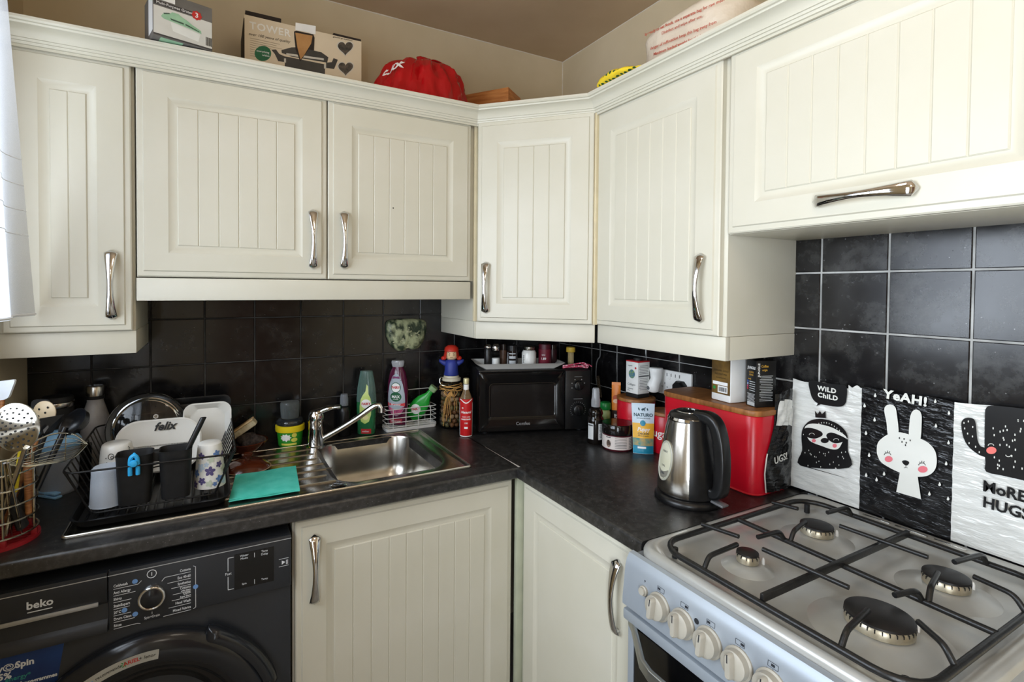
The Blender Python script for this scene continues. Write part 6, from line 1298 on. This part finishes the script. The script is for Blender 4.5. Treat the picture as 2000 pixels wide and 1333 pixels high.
texts(lb, [('CARAMEL GOLD', .0070, T @ Matrix.Translation((0, .086, .0006)), {}), ('INSTANT MIX', .0070, T @ Matrix.Translation((0, .076, .0006)), {}), ('best served hot', .0055, T @ Matrix.Translation((0, .066, .0006)), {})], mat('dark_gold_ink', '#2e2410', .5))
m = M(); patch(m, .052, .009, T, .0008, 1, 1, -.002, .050); patch(m, .034, .019, T, .0008, 1, 1, .007, .034); obj('white_panel', m, PAPERW, lb, smooth=0); m = M(); barcode(m, .026, .012, T, .007, .034, .0012); o = obj('barcode', m, BLACKI, lb, smooth=0); o['kind'] = 'stuff'
m = M(); pdisc(m, ell(.005, .005, 12, -.022, .036), T, .0010, 1); obj('green_mark', m, MATS['leaf_green_print'], lb, smooth=0)
br_ = Vector((-.103, -1.036, BZ)); t = thing('coffee_box', 'black carton with white and gold print at the right end of the bread bin', 'carton', br_, -PI/2-.30)
bo = obj('box_body', M().box(-.0185, .0185, -.030, .030, 0, .125, .0012), mat('black_carton', '#141414', .4, col2='#1a1a1a'), t)
T = frame((0, -.030, 0), (1, 0, 0), (0, 0, 1)) @ Matrix.Diagonal((.8, 1, 1, 1)); T2 = frame((.0185, 0, 0), (0, 1, 0), (0, 0, 1)) @ Matrix.Diagonal((.8, 1, 1, 1)); GLD = mat('gold_print', '#c79a3c', .45); PLG = mat('pale_grey_print', '#b9bcbc', .5)
texts(bo, [('JUNGLE', .0105, T @ Matrix.Translation((0, .104, .0004)), dict(bold=.0004, shear=.15)), ('JUNGLE', .0105, T2 @ Matrix.Translation((-.028, .100, .0004)) @ Matrix.Rotation(PI/2, 4, 'Z'), dict(bold=.0004))], PAPERW)
texts(bo, [('COFFEE', .0062, T @ Matrix.Translation((0, .092, .0004)), {}), ('BEANS', .0062, T @ Matrix.Translation((0, .085, .0004)), {}), ('social', .006, T @ Matrix.Translation((-.008, .074, .0004)), {}), ('Coffee', .010, T2 @ Matrix.Translation((-.006, .110, .0004)), dict(bold=.0003)), ('origin', .0085, T2 @ Matrix.Translation((-.006, .100, .0004)), {})], GLD)
m = M()
for k in range(5): patch(m, .026, .0017, T, .0004, 1, 1, .005, .067-.006*k)
for k in range(7): patch(m, .036-.004*(k % 3), .0013, T, .0004, 1, 1, 0, .034-.0032*k)
for k in range(16): patch(m, .050-.01*(k % 4 == 1), .0013, T2, .0004, 1, 1, 0, .084-.0044*k)
patch(m, .034, .010, T, .0003, 1, 1, 0, .0075); o = obj('printed_lines', m, PLG, bo, smooth=0); o['kind'] = 'stuff'
for k, c in enumerate(('#2f4f9a', '#8aa0c4', '#b0406a', '#a8243a')): m = M(); pdisc(m, rr(.006, .0055, .001, 2, -.0155, .067-.0066*k), T, .0006, 1); obj('badge', m, mat('badge_%d' % k, c, .5), bo, smooth=0)
# --------------------------------------------------------- kettle
kt = Vector((-.338, -.998, Z0)); ha = math.radians(-88)
t = thing('kettle', 'cordless steel kettle with black lid and handle before the bread bin', 'kettle', kt, ha)      # handle towards local +x
obj('power_base', M().lathe([(0, 0), (.078, 0), (.081, .004), (.080, .012), (.074, .019), (0, .020)], 48), BLACKP, t, smooth=50)
KP = [(.0, .0215), (.070, .0215), (.074, .024), (.0745, .04), (.0715, .08), (.066, .12), (.0595, .16), (.053, .195), (.0505, .205)]
kb_ = obj('steel_body', M().lathe(KP, 64), mat('kettle_steel', '#d6d1c8', .2, 1, col2='#c4beb3', scale=20, stretch=(8, 8, .6), bump=.02, bscale=120), t, smooth=60)
obj('collar', M().lathe([(.0508, .2055), (.0515, .208), (.049, .214), (.045, .216)], 48), CHROME, t)
obj('lid', M().lathe([(.049, .2145), (.045, .2225), (.034, .2265), (.010, .2275), (0, .2275)], 48), BLACKP, t, smooth=60); obj('lid_ring', M().tube([(.031*math.cos(a), .031*math.sin(a), .2275) for a in [2*PI*k/40 for k in range(40)]], .0012, 6, True), CHROME, t)
def kr(z):
    for (r0, z0), (r1, z1) in zip(KP, KP[1:]):
        if z0 <= z <= z1 and z1 > z0: return r0+(r1-r0)*(z-z0)/(z1-z0)
    return .05
# black spine down the back and the D handle
m = M()
def spine(u, v): z = .024+.190*v; a = (u-.5)*1.75; r_ = kr(min(z, .204))+.0016; return (r_*math.cos(a), r_*math.sin(a), z)
m.grid(16, 16, spine); obj('handle_spine', m, BLACKP, t, smooth=60)
hp = [(.028, 0, .221), (.058, 0, .222), (.078, 0, .209), (.090, 0, .174), (.095, 0, .128), (.095, 0, .085), (.092, 0, .054), (.082, 0, .042), (.070, 0, .042)]
sp2 = smoothpath(hp, 6); rs = []
for i, p in enumerate(sp2):
    tt = (sp2[min(i+1, len(sp2)-1)]-sp2[max(i-1, 0)]).normalized(); nn = Vector((-tt.z, 0, tt.x)); k = i/(len(sp2)-1); w_ = .0195-.002*math.sin(k*PI); d_ = .0150-.003*abs(k-.5)
    rs.append([p+nn*b_+Vector((0, a, 0)) for a, b_ in rr(2*w_, 2*d_, .008, 4)])
obj('handle', M().loft(rs), BLACKP, t, smooth=60); obj('switch_lever', M().box(.070, .104, -.012, .012, .027, .033, .002, T=Matrix.Rotation(.10, 4, 'Y')), mat('grey_lever', '#6a6a6c', .3), t)
obj('spout', M().loft([[(-kr(z)*1.0-o*(1-abs(s_)**1.6)+.004, s_*.024*(1-.3*q_), z) for s_ in (-1, -.6, -.2, .2, .6, 1)]+[(-kr(z)+.012, .02, z), (-kr(z)+.012, -.02, z)] for z, o, q_ in ((.175, .002, .6), (.188, .005, .3), (.203, .010, 0), (.206, .0095, 0))]), MATS['kettle_steel'], t, smooth=60)
ga = camang(kt)-ha-.92; ca = ga
def kwrap(p): z = p[1]; r_ = kr(min(max(z, .03), .2)); a = ca+p[0]/r_; q_ = r_+p[2]; return (q_*math.cos(a), q_*math.sin(a), z)
m = M(); pdisc(m, ell(.023, .047, 32, 0, .105), kwrap, .0022, 3); m2 = M(); gw = obj('water_window', m, mat('pale_window_plastic', '#c9c8b4', .25, col2='#bfbda6'), t, smooth=60)
obj('window_rim', M().tube([kwrap((x, z, .0018)) for x, z in ell(.0235, .0475, 40, 0, .105)], .0026, 8, True), mat('grey_rim_plastic', '#a9a99c', .3), t)
m = M(); pdisc(m, [(-.020, .085), (.018, .085), (.014, .070), (.004, .062), (-.008, .062), (-.016, .07)], kwrap, .0027, 3); obj('water_level', m, mat('dark_water', '#7c7a70', .2), gw, smooth=60)
texts(gw, [('MAX', .0075, lambda p: kwrap((p[0], p[1]+.128, p[2]+.0028)), {}), ('1.0 L', .0065, lambda p: kwrap((p[0], p[1]+.093, p[2]+.0032)), {}), ('MIN', .0075, lambda p: kwrap((p[0], p[1]+.074, p[2]+.0034)), {})], MATS['mid_grey_print'])
# --------------------------------------------------------- on top of the cabinets
TOPZ = 2.0304
# grater box at the front edge of the cornice
gx = thing('grater_box', 'small white and grey grater box perched on the cornice at the left', 'box', (-1.494, -.330, 2.0588), .26); GW, GD, GH = .134, .105, .112
GREYB = mat('grey_carton', '#6d6a66', .5, col2='#625f5b'); bo = obj('carton', M().box(-GW/2, GW/2, -GD/2, GD/2, 0, GH, .0008), GREYB, gx, smooth=0)
T = frame((0, -GD/2, 0), (1, 0, 0), (0, 0, 1)); m = M(); patch(m, GW-.002, .068, T, .0004, 1, 1, 0, .040); fp = obj('front_panel', m, mat('pale_photo_print', '#dcdcd6', .45, col2='#c9c9c2', scale=6), bo, smooth=0)
m = M(); patch(m, .046, .020, T, .0004, 1, 1, -.042, .100); obj('white_corner', m, PAPERW, bo, smooth=0); m = M(); patch(m, .09, .010, T, .0006, 1, 1, -.02, .082); obj('dark_band', patch(M(), GW-.002, .004, T, .0006, 1, 1, 0, .004), mat('charcoal_print', '#3d3c3c', .5), bo, smooth=0); obj('dark_band', m, mat('charcoal_print', '#3d3c3c', .5), bo, smooth=0)
text(bo, 'Multi-Purpose Grater', .0092, T @ Matrix.Translation((-.020, .082, .0009)), PAPERW); text(bo, 'kitchen', .009, T @ Matrix.Translation((-.040, .101, .0007)), BLACKI)
m = M(); pts = []
for k in range(16): r_ = .0105 if k % 2 else .0125; pts.append((.030+r_*math.cos(k*PI/8), .080+r_*math.sin(k*PI/8)))
pdisc(m, pts, T, .0010, 1); st_ = obj('red_badge', m, REDI, bo, smooth=0); text(bo, '3', .017, T @ Matrix.Translation((.030, .080, .0014)), PAPERW, bold=.0006)
MINT = mat('mint_print', '#9fc7a6', .5, col2='#8ab594', scale=20); DMN = mat('dark_mint_print', '#3f5b4a', .5)
m = M(); pdisc(m, [(-.050, .050), (-.046, .058), (-.030, .064), (-.010, .066), (.006, .060), (.020, .052), (.040, .044), (.041, .036), (.020, .040), (-.02, .044), (-.044, .046)], T, .0008, 2); pdisc(m, [(-.032, .060), (-.026, .068), (-.012, .069), (-.002, .062)], T, .0010, 1); obj('grater_picture', m, MINT, fp, smooth=0)
m = M(); pdisc(m, [(-.030, .052), (.0, .050), (.0, .046), (-.028, .048)], T, .0011, 1); pdisc(m, [(.004, .050), (.036, .041), (.036, .039), (.004, .046)], T, .0011, 1); pdisc(m, [(-.045, .060), (-.032, .064), (-.03, .062), (-.043, .057)], T, .0011, 1); obj('grater_blades', m, DMN, fp, smooth=0)
m = M(); pdisc(m, [(-.030, .044), (.038, .034), (.034, .014), (-.024, .022)], T, .0006, 1); obj('clear_tub_picture', m, mat('pale_tub_print', '#e3e5e0', .45), fp, smooth=0)
m = M(); barcode(m, .014, .022, T, .058, .022, .0008, 9); obj('barcode', m, BLACKI, fp, smooth=0)['kind'] = 'stuff'
TU = frame((0, 0, 0), (1, 0, 0), (0, -1, 0)); m = M(); patch(m, .05, .030, TU, .0004, 1, 1, -.025, .035); obj('underside_print', m, MINT, bo, smooth=0)
TS2 = frame((-GW/2, 0, 0), (0, -1, 0), (0, 0, 1)); m = M(); patch(m, .05, .09, TS2, .0004, 1, 1, .025, .058); obj('side_panel', m, PAPERW, bo, smooth=0)
# large pan box
tb = thing('pan_box', 'large cream pan carton with dark pot picture and torn front above the cabinets', 'box', (-1.153, -.115, TOPZ)); BW, BD, BH = .356, .165, .226
KRA = mat('brown_cardboard', '#b98a55', .7, col2='#ab7c49', scale=30, bump=.1, bscale=60); CRM = mat('cream_carton', '#d8c8ae', .5, col2='#cfbea2', scale=5)
bo = obj('carton', M().box(-BW/2, BW/2, -BD/2, BD/2, 0, BH, .0008), CRM, tb, smooth=0); T = frame((0, -BD/2, 0), (1, 0, 0), (0, 0, 1))
m = M(); m.box(-BW/2+.004, -BW/2+.105, -BD/2-.001, -BD/2+.05, BH+.0003, BH+.012); m2 = M(); m2.box(BW/2-.092, BW/2-.002, -BD/2-.001, -BD/2+.05, BH+.0003, BH+.006); DKF = mat('dark_carton_edge', '#241a14', .7)
obj('flap', m, DKF, tb, smooth=0); obj('flap', m2, DKF, tb, smooth=0); m = M(); m.box(-BW/2-.0006, -BW/2+.0016, -BD/2-.0006, BD/2, 0, BH-.012); obj('dark_edge', m, DKF, bo, smooth=0)
def C(zx, zy): p = PY(270+zx/4.444, zy/4.444, -.1975); return (p.x+1.153, p.z-TOPZ)
def cart(polys, mt, lift, nm, parent=bo):
    m = M()
    for k_, pl in enumerate(polys): q_ = [C(*p) for p in pl]; m.add([T @ Vector((a, b_, lift+.00008*k_)) for a, b_ in q_], [tuple(range(len(q_)))])
    return obj(nm, m, mt, parent, smooth=0)
CHAR = mat('charcoal_pot_print', '#34322f', .45, col2='#403d39', scale=12); SILP = mat('silver_print', '#c9c4b8', .4)
cart([[(1275, 490), (1270, 585), (1620, 650), (1622, 560)], [(1243, 435), (1245, 460), (1330, 492), (1640, 545), (1650, 498), (1590, 455), (1400, 410), (1330, 412)], [(1155, 432), (1195, 430), (1225, 470), (1275, 492), (1272, 540), (1215, 532), (1185, 470)], [(1630, 545), (1680, 540), (1695, 505), (1732, 520), (1700, 600), (1630, 590)]], CHAR, .0006, 'pot_picture')
cart([[(1285, 462), (1285, 480), (1610, 525), (1610, 508)]], SILP, .0010, 'pot_band'); cart([[(1265, 508), (1282, 508), (1282, 545), (1265, 545)], [(1612, 560), (1630, 562), (1630, 598), (1612, 596)]], SILP, .0011, 'pot_brackets')
cart([[(1082+72*math.cos(a), 465+66*math.sin(a)) for a in [2*PI*k/28 for k in range(28)]]], mat('deep_green_print', '#17633f', .5), .0008, 'green_disc')
def heart(cx_, cy_, s_): return [(cx_+s_*16*math.sin(t)**3, cy_-s_*(13*math.cos(t)-5*math.cos(2*t)-2*math.cos(3*t)-math.cos(4*t))) for t in [2*PI*k/30 for k in range(30)]]
cart([heart(1797, 415, 4.7), heart(1800, 592, 4.6)], SILP, .0006, 'heart_border'); cart([heart(1797, 415, 4.1), heart(1800, 592, 4.0)], mat('photo_brown_print', '#5d5348', .5, col2='#2e2a26', scale=60, mix=1), .0009, 'heart_photo')
cart([[(1352, 275), (1372, 268), (1520, 300), (1530, 330), (1525, 440), (1480, 430), (1405, 535), (1365, 430), (1355, 330)]], DKF, .0012, 'torn_hole'); cart([[(1362, 285), (1512, 312), (1500, 380), (1440, 480), (1408, 520), (1380, 410)]], KRA, .0016, 'torn_cardboard'); cart([[(1365, 198), (1540, 228), (1538, 300), (1500, 295), (1480, 285), (1363, 262)]], PAPERW, .0018, 'torn_tape')
PINKW = mat('faded_white_print', '#eae6dd', .5)
def ct(body, size, zx, zy, mt, **k): a, b_ = C(zx, zy); return text(bo, body, size, T @ Matrix.Translation((a, b_, .0008)) @ Matrix.Rotation(.02, 4, 'Z'), mt, align='LEFT', **k)
ct('TOWER', .031, 965, 222, PINKW, bold=.0016, spacing=1.1); ct('over 100 years of quality', .0118, 955, 293, mat('script_brown', '#4a4036', .5), shear=.3); ct('good to go anywhere', .0072, 1690, 318, MATS['script_brown'], shear=.3); ct('everything', .0085, 1026, 440, PAPERW); ct('within', .0085, 1075, 478, PAPERW)
m = M()
for k in range(9): a, b_ = C(970, 330+19*k); patch(m, (.085, .075, .09, .06, .02, .03, .02, .03, .02)[k], .0013, T, .0006, 1, 1, a+(.085, .075, .09, .06, .02, .03, .02, .03, .02)[k]/2, b_)
o = obj('printed_lines', m, mat('pale_brown_print', '#9a8a72', .5), bo, smooth=0); o['kind'] = 'stuff'
# red carrier bag
rbg = thing('carrier_bag', 'knotted shiny red plastic carrier bag on top of the cabinets', 'bag', (-.770, -.178, TOPZ)); REDB = mat('red_bag_plastic', '#b81418', .16, col2='#a51014', scale=5, bump=.5, bscale=26, bdist=.006)
from mathutils import noise as _nz
def bag(u, v):
    a = 2*PI*u; s_ = v; r_ = math.cos(s_*PI/2)**.62; c_, q_ = math.cos(a), math.sin(a)
    f = _nz.noise(Vector((c_*2.2, q_*2.2, s_*1.1+3))); g = abs(_nz.noise(Vector((c_*4.2+7, q_*4.2, s_*1.6)))); h = abs(_nz.noise(Vector((c_*7.5, q_*7.5+5, s_*2.6)))); pleat = abs(math.sin(a*6+2.5*f))
    k = 1+.14*f-.30*g*(.35+.65*s_)-.16*h+.09*pleat*(.15+s_)
    top = .200*(math.sin(s_*PI/2)**.85)*(1+.10*f*(1-s_)-.10*g*(1-s_*s_))
    return (.185*r_*k*c_+.03*s_*s_, .158*r_*k*q_, top)
obj('bag_body', M().grid(150, 44, bag), REDB, rbg, smooth=60)
obj('knot', blob(.034, .022, .016, .12, 5), REDB, rbg, (.03, -.01, .207), (.2, .3, 0), smooth=75)
obj('handle_loop', M().tube(smoothpath([(.02, -.005, .203), (.05, -.03, .212), (.08, -.055, .192), (.07, -.08, .165)], 6), [.006]*4+[.009]*10+[.006]*5, 8, flat=.4), REDB, rbg, smooth=70)
def bt_(p):
    a = math.radians(-136)+p[0]/.175; s_ = .34+p[1]/.26+1.6*p[0]; q_ = bag((a/(2*PI)) % 1, s_); n_ = Vector((math.cos(a), math.sin(a), .75)).normalized()*(.018+p[2]); return (q_[0]+n_.x, q_[1]+n_.y, q_[2]+n_.z)
vs, fs = textmesh('t.kx', .044, bold=.0030); obj('lettering', put(M(), vs, fs, bt_), mat('bag_white_print', '#e9e4e0', .35), rbg, smooth=0)
# wooden box in the corner
A_, B_, C_ = PZ(993, 170, 2.2), PZ(905, 186, 2.2), PZ(1012, 193, 2.2); ex = (B_-A_); wl = min(ex.length, .26); ex.normalize(); ey = Vector((-ex.y, ex.x, 0)); ey = ey if ey.dot(C_-A_) > 0 else -ey
wl2 = min(.17, max(.08, (C_-A_).dot(ey))); wa = math.atan2(ex.y, ex.x)
PINE = mat('orange_pine', '#c8864a', .5, col2='#a8632e', scale=3.5, mix=1, stretch=(3, 3, 26), bump=.05, bscale=60)
wx = thing('wooden_box', 'small open orange pine box in the corner beside the red bag', 'box', (A_.x, A_.y, TOPZ), wa); sg_ = 1 if (Matrix.Rotation(-wa, 3, 'Z') @ ey).y > 0 else -1; HB_ = 2.2-TOPZ
def wbx(a, b_, c, d, z0, z1): return M().box(a, b_, min(c*sg_, d*sg_), max(c*sg_, d*sg_), z0, z1, .001)
for a, b_, c, d in ((0, wl, 0, .010), (0, wl, wl2-.010, wl2), (0, .010, .0102, wl2-.0102), (wl-.010, wl, .0102, wl2-.0102)): obj('side_board', wbx(a, b_, c, d, 0, HB_), PINE, wx)
obj('bottom_board', wbx(.0102, wl-.0102, .0102, wl2-.0102, 0, .008), PINE, wx)
# white bag with red print, right cabinets
pbg = thing('plastic_bag', 'stuffed off-white plastic bag with red print on the right cabinets', 'bag', (-.150, -.860, TOPZ)); OFFW = mat('off_white_bag', '#ddd0bd', .4, col2='#d2c4b0', scale=6, bump=.7, bscale=22, bdist=.01)
def pb_(u, v):
    a = 2*PI*u; e = 3.2; cx_, sx_ = math.cos(a), math.sin(a); k = math.cos(max(0, v-.86)/.14*PI/2)**.45 if v > .86 else 1
    x = .098*math.copysign(abs(cx_)**(2/e), cx_)*k*(1+.04*math.sin(v*9+a*2)); y = .165*math.copysign(abs(sx_)**(2/e), sx_)*(k*.6+.4*(v < .999))*(1+.03*math.sin(v*7+a*3))
    return (x, y, .205*v*(1+.05*math.sin(a*2+.5)))
obj('bag_body', M().grid(64, 22, pb_), OFFW, pbg, smooth=75)
def pbt(p): return (-.1045-p[2], -p[0], p[1])
RDP = mat('red_bag_print', '#c0513c', .5)
texts(pbg, [('by ready to eat foods, use a separate bag for raw meat', .0122, lambda p: pbt((p[0]+.022, p[1]+.168-.10*(p[0]+.02), p[2])), dict(bold=.0003)), ('Disinfect and wipe after use.', .0122, lambda p: pbt((p[0]+.022, p[1]+.148-.10*p[0], p[2])), {}), ('danger of suffocation keep this bag away from', .0122, lambda p: pbt((p[0]+.022, p[1]+.117-.10*p[0], p[2])), dict(bold=.0003)), ('Maximum loaded weight for this bag', .0122, lambda p: pbt((p[0]+.012, p[1]+.097-.10*p[0], p[2])), dict(bold=.0004))], RDP)
# yellow spotted cloth on the cornice
SPOT = bpy.data.materials.new('yellow_spotted_cotton'); SPOT.use_nodes = True; N = SPOT.node_tree.nodes; L = SPOT.node_tree.links; b = N['Principled BSDF']; b.inputs['Roughness'].default_value = .85
tc = N.new('ShaderNodeTexCoord'); vo = N.new('ShaderNodeTexVoronoi'); vo.voronoi_dimensions = '3D'; vo.inputs['Scale'].default_value = 62; vo.inputs['Randomness'].default_value = 0
sx_ = N.new('ShaderNodeSeparateXYZ'); cx_n = N.new('ShaderNodeCombineXYZ'); L.new(tc.outputs['Object'], sx_.inputs[0]); L.new(sx_.outputs['Y'], cx_n.inputs[0]); L.new(sx_.outputs['Z'], cx_n.inputs[1]); L.new(tc.outputs['Object'], vo.inputs['Vector'])
r = N.new('ShaderNodeValToRGB'); r.color_ramp.interpolation = 'CONSTANT'; e = r.color_ramp.elements; e[0].color = (.03, .10, .02, 1); e[1].position = .34; e[1].color = (.80, .58, .02, 1); L.new(vo.outputs['Distance'], r.inputs[0]); L.new(r.outputs[0], b.inputs['Base Color'])
yc = thing('spotted_cloth', 'folded yellow cloth with dark green spots on the right cornice', 'cloth', (-.352, -.755, 2.0588))
def ycf(u, v):
    a = 2*PI*u; k = math.sin(PI*(.06+.94*v))**.55 if v < .5 else math.sin(PI*(.06+.94*v))**.8
    h_ = .013*k*(1.3-.95*v)+.0008; return (.026*k*math.cos(a)-.006*k, .095-.19*v, max(0, h_*(1+math.sin(a))+.002*math.sin(v*22+a*2)*k))
obj('cloth_fold', M().grid(28, 30, ycf), SPOT, yc, smooth=70)
